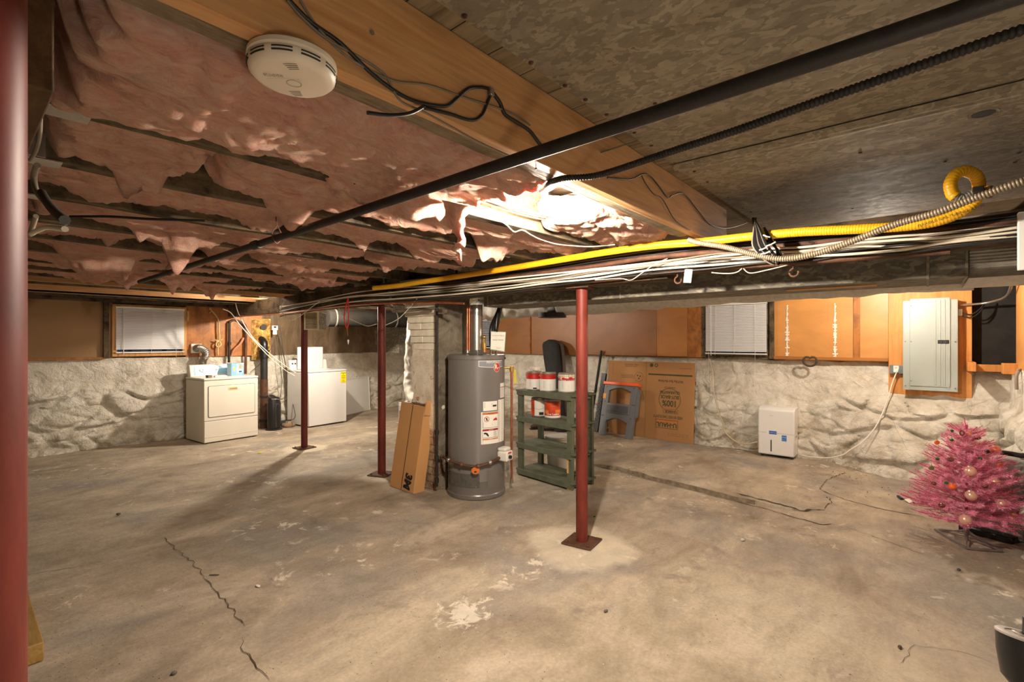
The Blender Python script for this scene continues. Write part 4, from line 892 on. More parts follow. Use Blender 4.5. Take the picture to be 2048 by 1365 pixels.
# things on the dryer
bx0 = M @ Vector((0.49, 0.30, 0.909)); t = thing('light_bulb_box', 'blue and white light bulb carton standing on the dryer', 'box', tuple(bx0), 0.25)
M2 = T(bx0, 0.25); MB(M2).box(0, 0.20, 0, 0.10, 0, 0.185).build('carton', plain('white_blue_carton', srgb(190, 218, 236), 0.4, var=0.12, scale=14), t, bevel=0.002)
f2 = FR(M2 @ Vector((0, -0.001, 0)), M2.to_3x3() @ Vector((1, 0, 0)), (0, 0, 1))
MB().prism(rrect(0.0, 0.085, 0.0, 0.185, 0.001, 2), 0, 0.001, f2).prism(rrect(0.0, 0.2, 0.0, 0.035, 0.001, 2), 0, 0.0012, f2).build('blue_print', plain('sky_blue_print', srgb(130, 178, 216), 0.4), t)
MB().prism([(0.045 + 0.018 * math.cos(a / 10 * math.pi), 0.10 + 0.034 * math.sin(a / 10 * math.pi)) for a in range(20)], 0.001, 0.002, f2).prism([(0.14 + 0.016 * math.cos(a / 10 * math.pi), 0.12 + 0.024 * math.sin(a / 10 * math.pi)) for a in range(20)], 0.001, 0.002, f2).build('bulb_picture', plain('bulb_yellow', srgb(232, 200, 110), 0.5), t)
MB().prism(rrect(0.12, 0.165, 0.045, 0.066, 0.004), 0.001, 0.002, f2).build('logo', plain('navy_print', srgb(34, 62, 140), 0.5), t)
q = M @ Vector((0.10, 0.12, 0.909)); M3 = T(q, 0.1)
MB(M3).box(0, 0.055, 0, 0.08, 0, 0.035).build('small_block', plain('taupe_block', srgb(110, 96, 84), 0.7), label='small taupe block on the left of the dryer top', cat='block', bevel=0.003)
q = M @ Vector((0.20, 0.14, 0.909)); M3 = T(q, -0.15)
MB(M3).box(0, 0.15, 0, 0.10, 0, 0.022).box(0.02, 0.13, 0.02, 0.08, 0.022, 0.026).build('paper_packet', mPaper, label='flat white packet lying on the dryer before the dials', cat='packet', bevel=0.003)
# dryer vent
a0 = PY(392, 697, 8.41)
MB().box(a0.x - 0.07, a0.x + 0.07, 8.385, 8.42, a0.z - 0.07, a0.z + 0.07).build('vent_plate', mWhiteP, label='square white vent plate on the plywood above the dryer', cat='plate', bevel=0.004)
t = thing('dryer_vent_hose', 'silver flexible vent hose bending down behind the dryer', 'hose', (a0.x + 0.1, 8.33, 1.0))
m_ = MB(); ribbed(m_, [(a0.x, 8.40, a0.z), (a0.x + 0.02, 8.33, a0.z + 0.01), (a0.x + 0.075, 8.27, a0.z - 0.03), (a0.x + 0.09, 8.27, a0.z - 0.10), (a0.x + 0.05, 8.29, a0.z - 0.22), (a0.x + 0.04, 8.30, 0.8)], 0.052, 0.016, 0.004, 20); m_.build('flex_duct', mSteel, t, ang=60)
MB().tube([(a0.x + 0.07, 8.27, a0.z - 0.12), (a0.x + 0.065, 8.275, a0.z - 0.14)], 0.06, 24).build('clamp_band', mSteel, t)
# washer
o = PZ(618, 856, 0); rz = 0.093; M = T(o, rz); W = 0.72
t = thing('washing_machine', 'white top-load washing machine with its lid open and a yellow label', 'washing machine', tuple(o), rz)
MB(M).box(0, W, 0, 0.66, 0.018, 0.90).build('cabinet', mWhite, t, bevel=0.010)
MB(M).box(-0.003, W + 0.003, -0.006, 0.56, 0.902, 0.935).build('top_panel', mWhite, t, bevel=0.012)
MB(M).lathe([(0.20, 0.0), (0.215, 0.012), (0.19, 0.014), (0.19, 0.0)], (0.34, 0.28, 0.93), 36).build('tub_ring', mWhiteP, t)
l_ = MB(M); l_.box(0.10, 0.585, 0.50, 0.52, 0.94, 1.325).build('lid', mWhite, t, bevel=0.008, label='lid standing open')
MB(M).box(0.26, 0.36, 0.495, 0.50, 1.316, 1.322).build('lid_logo', mEmb, t)
MB(M).box(0.12, 0.50, 0.30, 0.50, 0.934, 0.938).build('warning_strip', mRedPaint, t, label='thin red print on the lid edge') if False else None
cs = MB(M); cs.raw([(0.0, 0.56, 0.92), (W, 0.56, 0.92), (W, 0.66, 0.92), (0, 0.66, 0.92), (0.0, 0.60, 1.10), (W, 0.60, 1.10), (W, 0.67, 1.10), (0, 0.67, 1.10)], [(0, 1, 2, 3), (4, 5, 6, 7), (0, 1, 5, 4), (1, 2, 6, 5), (2, 3, 7, 6), (3, 0, 4, 7)])
cs.build('control_console', mWhiteP, t, bevel=0.012)
cf = FR(M @ Vector((0, 0.555, 0.92)), M.to_3x3() @ Vector((1, 0, 0)), M.to_3x3() @ Vector((0, 0.04, 0.18)))
for cx_ in (0.05, 0.10): MB().prism([(cx_ + 0.012 * math.cos(a / 10 * math.pi), 0.12 + 0.012 * math.sin(a / 10 * math.pi)) for a in range(20)], 0, 0.012, cf).build('dial', mInk, t)
f2 = FR(M @ Vector((0, -0.0005, 0)), M.to_3x3() @ Vector((1, 0, 0)), (0, 0, 1))
lb = MB().prism([(0.60, 0.70), (0.71, 0.70), (0.71, 0.89), (0.60, 0.89)], 0, 0.0015, f2).build('energy_label', mYel, t, label='yellow energy guide label')
tx = MB(); tx.text('EnergyGuide', 0.021, f2 @ Matrix.Translation((0.655, 0.872, 0.002)), bold=0.0006)
tx.prism([(0.648, 0.843), (0.662, 0.843), (0.662, 0.855), (0.648, 0.855)], 0.0015, 0.002, f2)
for k, (w0, z0) in enumerate(((0.08, 0.822), (0.06, 0.812), (0.085, 0.79), (0.07, 0.775), (0.03, 0.745), (0.05, 0.73), (0.08, 0.712))): tx.prism([(0.655 - w0 / 2, z0), (0.655 + w0 / 2, z0), (0.655 + w0 / 2, z0 + 0.004), (0.655 - w0 / 2, z0 + 0.004)], 0.0015, 0.002, f2)
tx.build('label_print', mInk, lb, smooth=False, fix=False)
for a in (0.05, W - 0.05): MB(M).lathe([(0.016, 0), (0.016, 0.025)], (a, 0.05, 0), 12).build('foot', mBlack, t)
# white panel leaning right of the washer
p0 = PZ(700, 829, 0); p1 = PZ(739, 820, 0); rv = (p1 - p0); up = Vector((0.01, 0.06, 0.68)); f2 = FR(p0, rv, up); Wp = rv.length + 0.22
t = thing('access_panel', 'white metal panel leaning on the wall right of the washing machine', 'panel', tuple(p0))
MB().prism(rrect(-0.2, Wp - 0.2, 0, 0.70, 0.004, 2), -0.012, 0.0, f2).build('sheet', mWhite, t, bevel=0.003)
MB().prism([(Wp - 0.215, 0.0), (Wp - 0.2, 0.0), (Wp - 0.2, 0.7), (Wp - 0.215, 0.7)], 0.0, 0.01, f2).prism([(-0.2, 0.685), (Wp - 0.2, 0.685), (Wp - 0.2, 0.70), (-0.2, 0.70)], 0.0, 0.01, f2).build('flange', mWhite, t)
m_ = MB()
for k in range(6): m_.prism(rrect(Wp - 0.2, Wp - 0.192, 0.08 + k * 0.03, 0.09 + k * 0.03, 0.001, 2), 0.0, 0.012, f2)
m_.build('clips', mInk, t)
# air purifier tower
o = PZ(548, 859, 0); t = thing('air_purifier', 'slim black tower air purifier on the floor between dryer and washer', 'air purifier', tuple(o)); M = T(o, 0.55)
MB(M).lathe([(0.125, 0.0), (0.128, 0.006), (0.11, 0.02)], (0, 0, 0), 32).build('base', mBlack, t)
def oval(z, a, b, n=28, dz=0.0): return [(a * math.cos(2 * math.pi * k / n), b * math.sin(2 * math.pi * k / n), z + dz * math.sin(2 * math.pi * k / n)) for k in range(n)]
m_ = MB(M); rings = [oval(0.02, 0.10, 0.085), oval(0.06, 0.108, 0.092), oval(0.3, 0.112, 0.095), oval(0.46, 0.108, 0.09, dz=0.02), oval(0.52, 0.095, 0.078, dz=0.035)]; n = 28
m_.raw([v for r_ in rings for v in r_], [(j * n + k, j * n + (k + 1) % n, (j + 1) * n + (k + 1) % n, (j + 1) * n + k) for j in range(4) for k in range(n)] + [tuple(range(n - 1, -1, -1)), tuple(4 * n + k for k in range(n))])
m_.build('body', mBlack, t)
MB(M).raw([(0.07 * s_ + 0.0, -0.096 + 0.02 * abs(s_), z) for z in (0.06, 0.43) for s_ in (-1, -0.3, 0.3, 1)], [(0, 1, 5, 4), (1, 2, 6, 5), (2, 3, 7, 6)]).build('grille', plain('dark_grille', srgb(52, 50, 48), 0.7, scale=80, var=0.5), t, fix=False)
MB(M).tube(spline([(-0.09, -0.02, 0.50), (-0.05, -0.075, 0.50), (0.0, -0.09, 0.49), (0.05, -0.075, 0.50), (0.09, -0.02, 0.51), (0.05, 0.06, 0.555), (-0.05, 0.06, 0.555), (-0.09, -0.02, 0.50)]), 0.006, 8).build('chrome_trim', mSteel, t)
MB(M).lathe([(0.02, 0), (0.022, 0.01), (0.015, 0.014)], (0.03, -0.03, 0.525), 20).build('control_knob', mSteel, t)
line('power_cord', [PZ(562, 852, 0.02), PZ(575, 842, 0.03), PZ(590, 834, 0.2), PY(584, 800, 8.3), PY(573, 740, 8.5), PY(562, 690, 8.55), PY(552, 664, 8.6)], 0.005, mCableB, 'black power cord climbing the wall to the white outlet box', 'cord', n=8)
# soil pipe in foam, pipes, outlet
t = thing('soil_pipe', 'rusty black cast iron soil pipe rising up the wall right of the dryer', 'pipe', tuple(PY(528, 850, 8.30)))
cx0 = PY(528, 700, 8.30).x
MB().tube([(cx0, 8.30, 0.0), (cx0, 8.30, 0.80)], 0.058, 20).build('lower_pipe', mRustIron, t)
MB().tube([(cx0, 8.30, 0.78), (cx0, 8.30, 1.20)], 0.055, 20).build('upper_pipe', mBlackM, t)
MB().tube([(cx0, 8.30, 1.15), (cx0, 8.30, 1.27)], 0.072, 20).tube([(cx0, 8.30, 1.245), (cx0, 8.30, 1.275)], 0.080, 20).build('hub', mBlack, t)
MB().tube(spline([(cx0, 8.30, 1.27), (cx0, 8.30, 1.36), (cx0, 8.33, 1.42), (cx0, 8.42, 1.46), (cx0, 8.55, 1.47)]), 0.058, 20).build('elbow', mBlack, t)
MB().tube([(cx0, 8.30, 0.10), (cx0, 8.30, 0.14)], 0.072, 20).tube([(cx0, 8.30, 0.5), (cx0, 8.30, 0.53)], 0.066, 20).tube(spline([(cx0, 8.30, 0.05), (cx0 + 0.25, 8.28, 0.04), (cx0 + 0.6, 8.3, 0.04)]), 0.045, 14).build('floor_branch', mBlackM, t)
d = Nd('foam_board'); c_ = d.ramp(d.noise(d.co(), 9, 8, 0.7, 1.0), [(0.35, srgb(120, 78, 36)), (0.5, srgb(196, 152, 76)), (0.65, srgb(236, 206, 130))]); d.bump(d.noise(d.co(), 9, 8, 0.7, 1.0), 1.0, 0.04); mFoam = d.out(c_, 0.9)
def lumpy(name, x0, x1, z0, z1, y, mt, label, cat, amp=0.04, kind=None, par=None):
    m_ = MB(); m_.grid(24, 40, lambda u, v: (x0 + (x1 - x0) * u, y - amp * (0.5 + noise.noise(Vector((u * 4, v * 7, 3)))) * ss(0, 0.12, min(u, 1 - u)) * ss(0, 0.1, min(v, 1 - v)), z0 + (z1 - z0) * v))
    return m_.build(name, mt, label=label, cat=cat, ang=180, kind=kind, fix=False)
a = PY(503, 715, 8.42); b = PY(541, 640, 8.42)
lumpy('spray_foam', a.x, b.x, 1.12, 1.80, 8.415, mFoam, 'lumpy yellow spray foam around the soil pipe hole', 'foam', 0.09)
MB().tube([(cx0 + 0.02, 8.47, 1.66), (cx0 + 0.02, 8.36, 1.66)], 0.05, 18).build('pipe_stub', mBlackM, label='capped black pipe stub in the foam above the soil pipe', cat='pipe')
MB().tube([PY(458, 725, 8.36), PY(459, 645, 8.36)], 0.018, 12).tube([PY(459, 690, 8.36), PY(459, 684, 8.36)], 0.024, 12).build('iron_pipe', mBlackM, label='thin black pipe on the plywood right of the dangling rope', cat='pipe')
m_ = MB().tube([PY(491, 748, 8.36), PY(492, 655, 8.36)], 0.020, 12).tube([PY(492, 662, 8.36), PY(492, 658, 8.36)], 0.026, 12); m_.tube(spline([PY(492, 656, 8.36), PY(488, 648, 8.37), PY(470, 640, 8.40), PY(458, 645, 8.37)]), 0.018, 12); m_.build('iron_pipe', mRustIron, label='rusty brown pipe standing left of the yellow foam', cat='pipe')
MB().tube(spline([PY(463, 712, 8.37), PY(468, 700, 8.36), PY(480, 688, 8.36), PY(487, 676, 8.38)]), 0.018, 12).build('branch_pipe', plain('pinkish_pipe', srgb(176, 116, 84), 0.6), label='short pinkish slanted pipe on the plywood left of the rusty pipe', cat='pipe')
rp = [PY(420, 618, 8.37), PY(428, 626, 8.36), PY(437, 640, 8.36), PY(438, 660, 8.36), PY(439, 678, 8.36), PY(436, 695, 8.36), PY(436, 711, 8.37)]
m_ = MB(); ribbed(m_, rp, 0.011, 0.02, 0.003, 8); m_.tube(spline([PY(418, 619, 8.37), PY(421, 616, 8.36), PY(423, 622, 8.36), PY(419, 626, 8.36)]), 0.007, 6)
for a_, b_ in ((430, 680), (446, 678), (432, 686), (443, 690)): m_.tube([PY(438, 682, 8.35), PY(a_, b_, 8.34)], 0.010, 6)
m_.tube(spline([PY(434, 682, 8.35), PY(432, 690, 8.34), PY(436, 694, 8.34), PY(441, 690, 8.34), PY(440, 683, 8.35)]), 0.010, 8)
m_.build('rope', mRope, label='knotted cream rope dangling on the plywood above the dryer', cat='rope', ang=180)
MB().tube(spline([PY(375, 622, 8.38), PY(376, 630, 8.37), PY(375, 642, 8.37)]), 0.014, 8).build('rope_end', mRope, label='short rope end tucked right of the left window', cat='rope')
q = PY(549, 656, 8.40); t = thing('outlet_box', 'white electrical outlet box with a plug beside the yellow foam', 'outlet', tuple(q))
MB().box(q.x - 0.05, q.x + 0.05, 8.38, 8.46, q.z - 0.035, q.z + 0.04).build('box', mWhiteP, t, bevel=0.004)
MB().box(q.x - 0.045, q.x + 0.02, 8.35, 8.38, q.z - 0.11, q.z - 0.04).build('adapter', mWhiteP, t, bevel=0.006)
MB().box(q.x - 0.02, q.x + 0.02, 8.376, 8.38, q.z + 0.0, q.z + 0.03).build('socket_face', mInk, t)
for i, pts in enumerate((((548, 640), (547, 620), (548, 600)), ((556, 668), (558, 700), (561, 730), (563, 770), (560, 800)), ((560, 655), (566, 700), (572, 735), (575, 770)), ((552, 672), (540, 700), (528, 720), (500, 745)))):
    line('loose_wire', [PY(a_, b_, 8.36 if i < 3 else 8.22) for a_, b_ in pts], 0.004, mCableB, ('thin black wire going up from the white outlet box', 'thin black wire hanging from the white outlet box, left strand', 'thin black wire hanging from the white outlet box, right strand', 'black wire crossing in front of the soil pipe')[i], 'wire', n=6)
q = PZ(577, 853, 0); m_ = MB(T(q, 0.3)); m_.lathe([(0.10, 0), (0.11, 0.02), (0.105, 0.05), (0.09, 0.055), (0.05, 0.06), (0.045, 0.085), (0.001, 0.088)], (0, 0, 0), 18)
m_.v = [v + Vector((0.01, 0.01, 0.004)) * noise.noise(v * 18) for v in m_.v]
m_.build('drain_cover', plain('rusty_drain', srgb(138, 116, 88), 0.9, var=0.4, scale=20, bump=0.5), label='low rusty round drain fitting on the floor beside the air purifier', cat='drain', ang=180)
# dark duct shaft + frame behind chimney, foil duct
MB().box(5.55, 5.75, 7.6, 8.4, 1.20, 1.95).build('duct_riser', mDuct, label='dark grey boxed riser left of the chimney top', cat='duct', bevel=0.004)
foil_tube([PX(826, 640, 4.4), PX(823, 690, 4.4), PX(820, 740, 4.38), PX(824, 790, 4.3), (4.22, 5.15, 0.60)], 0.085, 'foil_duct', 'crumpled silver foil duct dropping behind the chimney to the white cabinet', mFoil, 0.03, 14)
o = PZ(797, 893, 0); M = T((o.x, o.y, 0), 0.0)
t = thing('storage_cabinet', 'small white cabinet with bar handle hidden behind the chimney', 'cabinet', (o.x, o.y, 0))
MB(M).box(0, 0.5, -0.5, 0.0, 0.02, 0.60).build('body', mWhite, t, bevel=0.005); MB(M).box(-0.018, -0.001, -0.47, -0.03, 0.05, 0.57).build('door', mWhite, t, bevel=0.004)
MB(M).tube([(-0.045, -0.09, 0.10), (-0.045, -0.09, 0.50)], 0.007, 8).build('handle', mSteel, t); MB(M).box(0.02, 0.48, -0.48, -0.02, 0, 0.02).build('plinth', mBlack, t)

# ---------------------------------------------------------------- chimney
t = thing('brick_chimney', 'old limewashed brick chimney with a grey parged side', 'chimney', (3.2, 3.7, 0))
rnd = random.Random(3)
def rough_box(x0, x1, y0, y1, z0, z1, amp, seed, res=0.03):
    """four rough sides"""
    m_ = MB(); z_n = max(2, int((z1 - z0) / res))
    per = []
    for a, b in (((x0, y0), (x1, y0)), ((x1, y0), (x1, y1)), ((x1, y1), (x0, y1)), ((x0, y1), (x0, y0))):
        L = math.hypot(b[0] - a[0], b[1] - a[1]); n_ = max(2, int(L / res))
        per += [(a[0] + (b[0] - a[0]) * i / n_, a[1] + (b[1] - a[1]) * i / n_) for i in range(n_)]
    cx_, cy_ = (x0 + x1) / 2, (y0 + y1) / 2; n_ = len(per); vs = []
    for j in range(z_n + 1):
        z = z0 + (z1 - z0) * j / z_n
        for x, y in per:
            k = amp * fbm(x * 6 + seed, y * 6, z * 6, 5); dx, dy = x - cx_, y - cy_; L = math.hypot(dx, dy)
            vs.append((x + dx / L * k, y + dy / L * k, z))
    m_.raw(vs, [(j * n_ + i, j * n_ + (i + 1) % n_, (j + 1) * n_ + (i + 1) % n_, (j + 1) * n_ + i) for j in range(z_n) for i in range(n_)] + [tuple(range(n_)), tuple(z_n * n_ + i for i in range(n_))])
    return m_
rough_box(3.02, 3.46, 3.56, 3.90, 0, 1.36, 0.012, 1).build('shaft', mBrick, t, ang=50)
def m_parge():
    d = Nd('chimney_parging'); w_ = d.co()
    c_ = d.ramp(d.noise(w_, 6, 9, 0.7, 0.6), [(0.3, srgb(104, 92, 76)), (0.5, srgb(142, 130, 112)), (0.72, srgb(172, 160, 140))])
    br = d.ramp(d.noise(w_, 10, 6, 0.7), [(0.5, 0.0), (0.6, 0.7)]); lo = d.ramp(d.sep()[2], [(0.35, 1.0), (0.7, 0.15)])
    c_ = d.mix(d.math('MULTIPLY', br, lo), c_, srgb(112, 66, 46)); d.bump(d.noise(w_, 12, 9, 0.75, 0.8), 1.0, 0.04)
    return d.out(c_, 0.95, spec=0.15)
mCP = m_parge()
m_ = MB(); m_.grid(24, 110, lambda u, v: (3.045 + 0.42 * u, 3.553 - 0.014 * fbm(u * 3, v * 12, 2), 0.0 + 2.0 * v)); m_.build('parged_side', mCP, t, ang=180, fix=False)
MB().box(3.05, 3.46, 3.556, 3.92, 1.33, 2.24).build('upper_shaft', mCP, t)
# visible courses of corbelled bricks at the top on the x- face
z = 1.345; k = 0
mW1 = plain('limewash_brick', srgb(246, 234, 210), 0.9, var=0.12, scale=18, bump=0.7); mW2 = plain('tan_brick', srgb(190, 140, 104), 0.9, var=0.3, scale=14, bump=0.7)
while z < 1.86:
    yb = 3.565 - 0.0; ye = 3.90 + 0.19 * (z - 1.345) / 0.5 + rnd.uniform(-0.008, 0.012); off = 3.02 - 0.01 * rnd.random()
    cut = [yb, yb + (ye - yb) * (0.5 if k % 2 else 0.98), ye]
    for a_, b_ in zip(cut, cut[1:]):
        if b_ - a_ > 0.03: MB().box(off, 3.3, a_ + 0.0015, b_ - 0.0015, z + 0.0015, z + 0.0635).build('brick', mW1 if rnd.random() < 0.85 else mW2, t, bevel=0.006)
    MB().box(3.035, 3.3, yb + 0.01, ye - 0.02, z - 0.004, z + 0.004).build('mortar_joint', mParge, t)
    z += 0.0655; k += 1
MB().tube([(2.985, 3.50, 0.06), (2.985, 3.50, 1.78)], 0.013, 14).tube([(2.985, 3.50, 0.31), (2.985, 3.50, 0.35)], 0.020, 12).tube([(2.985, 3.50, 0.10), (2.985, 3.50, 0.14)], 0.020, 12).tube([(2.985, 3.50, 0.55), (2.985, 3.50, 0.59)], 0.019, 12).build('iron_pipe', mBlackM, label='thin black upright pipe on the corner of the chimney', cat='pipe')
mGP = plain('grey_pipe', srgb(124, 112, 98), 0.6, 0.3, var=0.25, scale=20)
MB().tube(spline([PX(782, 586, 2.85), PX(783, 600, 2.85), PX(784, 615, 2.85)], 3), 0.019, 12).tube([PX(784, 616, 2.85), PX(786, 622, 2.85), PX(800, 622, 2.86), PX(850, 618, 2.90), PX(868, 616, 2.94)], 0.016, 12).tube([PX(782, 590, 2.85), PX(782, 582, 2.85)], 0.026, 12).build('iron_pipe', mGP, label='grey elbowed gas pipe crossing in front of the chimney top', cat='pipe')
MB().box(2.93, 2.99, 3.36, 3.42, 1.68, 1.72).build('pipe_fitting', mSteel, label='small silver pipe fitting with green tag at the chimney top', cat='fitting', bevel=0.003)

# ---------------------------------------------------------------- cardboard box leaning on the chimney
b0 = PZ(779, 972, 0); b1 = PZ(826, 988, 0); rv = b1 - b0; Wb = rv.length
tp = PX(848, 845, 3.0); up = Vector((tp.x - 0.03, tp.y - 0.03, 0.90)) - (b0 + b1) / 2; up.z = 0.86; up = up * (0.88 / up.length)
f2 = FR(b0, rv, up - rv * (up.dot(rv) / rv.dot(rv)))
t = thing('cardboard_box', 'long narrow cardboard box with black lettering leaning on the chimney', 'box', tuple(b0)); D = 0.13; Hb = 0.83
m_ = MB().prism([(0, 0), (Wb, 0), (Wb, Hb - 0.02), (0, Hb)], -D, 0, f2); m_.build('carton', mCard, t, bevel=0.003)
MB().prism([(Wb * 0.49, 0.002), (Wb * 0.51, 0.002), (Wb * 0.53, Hb - 0.01), (Wb * 0.51, Hb - 0.01)], 0.0, 0.0012, f2).build('flap_seam', mInk, t, label='dark seam down the middle')
MB().prism([(0.0, Hb), (0.02, Hb + 0.05), (0.05, Hb + 0.03), (0.06, Hb)], -D, -D + 0.006, f2).prism([(Wb - 0.003, Hb - 0.02), (Wb + 0.02, Hb + 0.04), (Wb + 0.012, Hb - 0.1)], -D, 0.0, f2).build('top_flap', mCard, t)
m_ = MB(); m_.grid(16, 8, lambda u, v: f2 @ Vector((0.03 + (Wb - 0.05) * u, Hb + 0.012 + 0.02 * noise.noise(Vector((u * 9, v * 9, 1))), -D + 0.01 + (D - 0.02) * v))); m_.build('foil_packing', mFoil, t, fix=False)
MB().text('3M', 0.135, f2 @ Matrix.Translation((Wb * 0.72, 0.095, 0.002)) @ Matrix.Rotation(math.radians(-98), 4, 'Z'), bold=0.008, sx=0.85).build('lettering', mInk, t, label='black 3M lettering', smooth=False, fix=False)

# ---------------------------------------------------------------- water heater
HC = Vector((3.266, 3.255, 0)); HR = 0.268; HH = 1.302
t = thing('water_heater', 'tall grey gas water heater with white labels beside the chimney', 'water heater', tuple(HC))
MB().lathe([(HR - 0.01, 0.0), (HR + 0.006, 0.004), (HR + 0.006, 0.035), (HR, 0.045), (HR, 0.16), (HR + 0.002, 0.165), (HR, 0.17), (HR, HH - 0.045), (HR + 0.005, HH - 0.04), (HR + 0.005, HH - 0.008), (HR - 0.006, HH), (0.001, HH + 0.004)], HC, 96).build('tank_jacket', mGrey, t, ang=30)
PH0 = math.atan2(-HC.y, -HC.x)
def cyl(s_, z, r_=HR): a_ = PH0 + s_ / HR; return Vector((HC.x + r_ * math.cos(a_), HC.y + r_ * math.sin(a_), z))
def arcs(px): return HR * math.asin(max(-0.985, min(0.985, (px - 953) / 967 * 4.42 / HR)))
def zpx(y): return CAMH - (y - 682) * 0.00449
def patch(name, s0, s1, z0, z1, mt, e=0.0012, par=None, label=None):
    m_ = MB(); n = max(3, int(abs(s1 - s0) / 0.012)); m_.grid(n, 1, lambda u, v: cyl(s0 + (s1 - s0) * u, z0 + (z1 - z0) * v, HR + e)); return m_.build(name, mt, par or t, fix=False, label=label)
def cyltext(name, txt, s_, z, size, mt, par=None, e=0.0025, sx=1.0, bold=0.0):
    m_ = MB().text(txt, size, Matrix.Identity(4), sx=sx, bold=bold); m_.v = [cyl(s_ + v.x, z + v.y, HR + e) for v in m_.v]; return m_.build(name, mt, par or t, smooth=False, fix=False)
sA, sB = arcs(962), arcs(1008.5)
lab = patch('warning_label', sA, sB, 0.50, 0.79, mPaper, label='large white warning label')
patch('rating_label', arcs(966), arcs(994), 0.80, 0.884, mPaper, label='white rating label'); patch('side_label', arcs(996), arcs(1009), 0.60, 0.89, mPaper)
patch('side_label', arcs(1000.5), arcs(1009.5), 0.905, 1.04, mPaper)
mRD = plain('dark_red_print', srgb(150, 30, 26), 0.5)
def box_lines(s0, s1, z0, z1, mt, w_=0.003):
    for a_, b_, c_, d_ in ((s0, s1, z0, z0 + w_), (s0, s1, z1 - w_, z1), (s0, s0 + w_, z0, z1), (s1 - w_, s1, z0, z1)): patch('print_border', a_, b_, c_, d_, mt, 0.002, lab)
s1, s2 = arcs(964.5), arcs(996)
box_lines(s1, s2, 0.645, 0.785, mInk); box_lines(s1, s2, 0.555, 0.635, mInk)
patch('print_band', s1 + 0.004, s2 - 0.004, 0.765, 0.781, mInkO, 0.0022, lab); patch('print_band', s1 + 0.004, s2 - 0.004, 0.618, 0.632, mRD, 0.0022, lab); patch('print_band', s1, s2, 0.538, 0.548, mInkO, 0.0022, lab)
cyltext('print_text', 'WARNING', (s1 + s2) / 2, 0.773, 0.014, mInk, lab); cyltext('print_text', 'DANGER', (s1 + s2) / 2, 0.625, 0.012, mPaper, lab); cyltext('print_text', 'WARNING', (s1 + s2) / 2, 0.543, 0.009, mPaper, lab)
m_ = MB()
for k in range(24): 
    a_ = 2 * math.pi * k / 24; b_ = 2 * math.pi * (k + 1) / 24; cs_, cz_ = s1 + 0.04, 0.725
    m_.raw([cyl(cs_ + r_ * math.cos(q), cz_ + r_ * math.sin(q), HR + 0.0026) for q in (a_, b_) for r_ in (0.021, 0.025)], [(0, 1, 3, 2)])
m_.raw([cyl(s1 + 0.023, 0.738, HR + 0.0028), cyl(s1 + 0.026, 0.742, HR + 0.0028), cyl(s1 + 0.057, 0.712, HR + 0.0028), cyl(s1 + 0.054, 0.708, HR + 0.0028)], [(0, 1, 2, 3)])
m_.build('no_symbol', mRD, lab, fix=False)
MB().raw([cyl(s1 + a_, b_, HR + 0.0024) for a_, b_ in ((0.035, 0.712), (0.046, 0.712), (0.046, 0.735), (0.040, 0.740), (0.035, 0.735))], [(0, 1, 2, 3, 4)]).build('can_pictogram', mInk, lab, fix=False)
MB().raw([cyl(s2 - a_, b_, HR + 0.0024) for a_, b_ in ((0.065, 0.708), (0.012, 0.708), (0.016, 0.722), (0.024, 0.727), (0.026, 0.742), (0.036, 0.728), (0.050, 0.727))], [(0, 1, 2, 3, 4, 5, 6)]).build('flame_pictogram', mRedPaint, lab, fix=False)
MB().raw([cyl(s1 + a_, b_, HR + 0.0024) for a_, b_ in ((0.012, 0.592), (0.03, 0.59), (0.045, 0.575), (0.058, 0.565), (0.062, 0.575), (0.05, 0.598), (0.03, 0.606), (0.014, 0.604))], [(0, 1, 2, 3, 4, 5, 6, 7)]).build('hand_pictogram', mInk, lab, fix=False)
mGL = plain('grey_print', srgb(130, 126, 120), 0.6)
m_ = MB(); rnd = random.Random(2)
for s0, s3, z0, z3 in ((s1 + 0.006, s2 - 0.006, 0.652, 0.70), (s2 - 0.055, s2 - 0.006, 0.565, 0.612), (s1, s2, 0.505, 0.535), (arcs(997), arcs(1008), 0.505, 0.88), (arcs(968), arcs(992), 0.83, 0.878), (arcs(1001.5), arcs(1008.5), 0.915, 1.0)):
    z = z0
    while z < z3:
        m_.raw([cyl(a_, b_, HR + 0.0024) for a_, b_ in ((s0, z), (s0 + (s3 - s0) * rnd.uniform(0.6, 1), z), (s0 + (s3 - s0) * 0.6, z + 0.0025), (s0, z + 0.0025))], [(0, 1, 2, 3)]); z += 0.007
m_.build('fine_print', mGL, lab, smooth=False, fix=False)
patch('barcode', arcs(985), arcs(992.5), 0.834, 0.85, mInk, 0.0026)
patch('red_tick_band', arcs(1001), arcs(1009), 1.0, 1.006, mRD, 0.0022)
# brand banner and round logo
m_ = MB(); sa, sb = arcs(957), arcs(1004.5)
m_.grid(16, 6, lambda u, v: cyl(sa + (sb - sa) * u, zpx(722) - (zpx(722) - zpx(732.5 + 2.4 * math.sin(u * 2.6))) * (1 - v), HR + 0.0012)); m_.build('name_banner', plain('slate_print', srgb(126, 130, 138), 0.4), t, fix=False)
m_ = MB()
for k in range(16):
    u0, u1 = k / 16, (k + 1) / 16
    for fz in ((lambda u: zpx(721.6), lambda u: zpx(722.4)), (lambda u: zpx(732.5 + 2.4 * math.sin(u * 2.6)), lambda u: zpx(733.4 + 2.4 * math.sin(u * 2.6)))):
        m_.raw([cyl(sa + (sb - sa) * u0, fz[0](u0), HR + 0.0016), cyl(sa + (sb - sa) * u1, fz[0](u1), HR + 0.0016), cyl(sa + (sb - sa) * u1, fz[1](u1), HR + 0.0016), cyl(sa + (sb - sa) * u0, fz[1](u0), HR + 0.0016)], [(0, 1, 2, 3)])
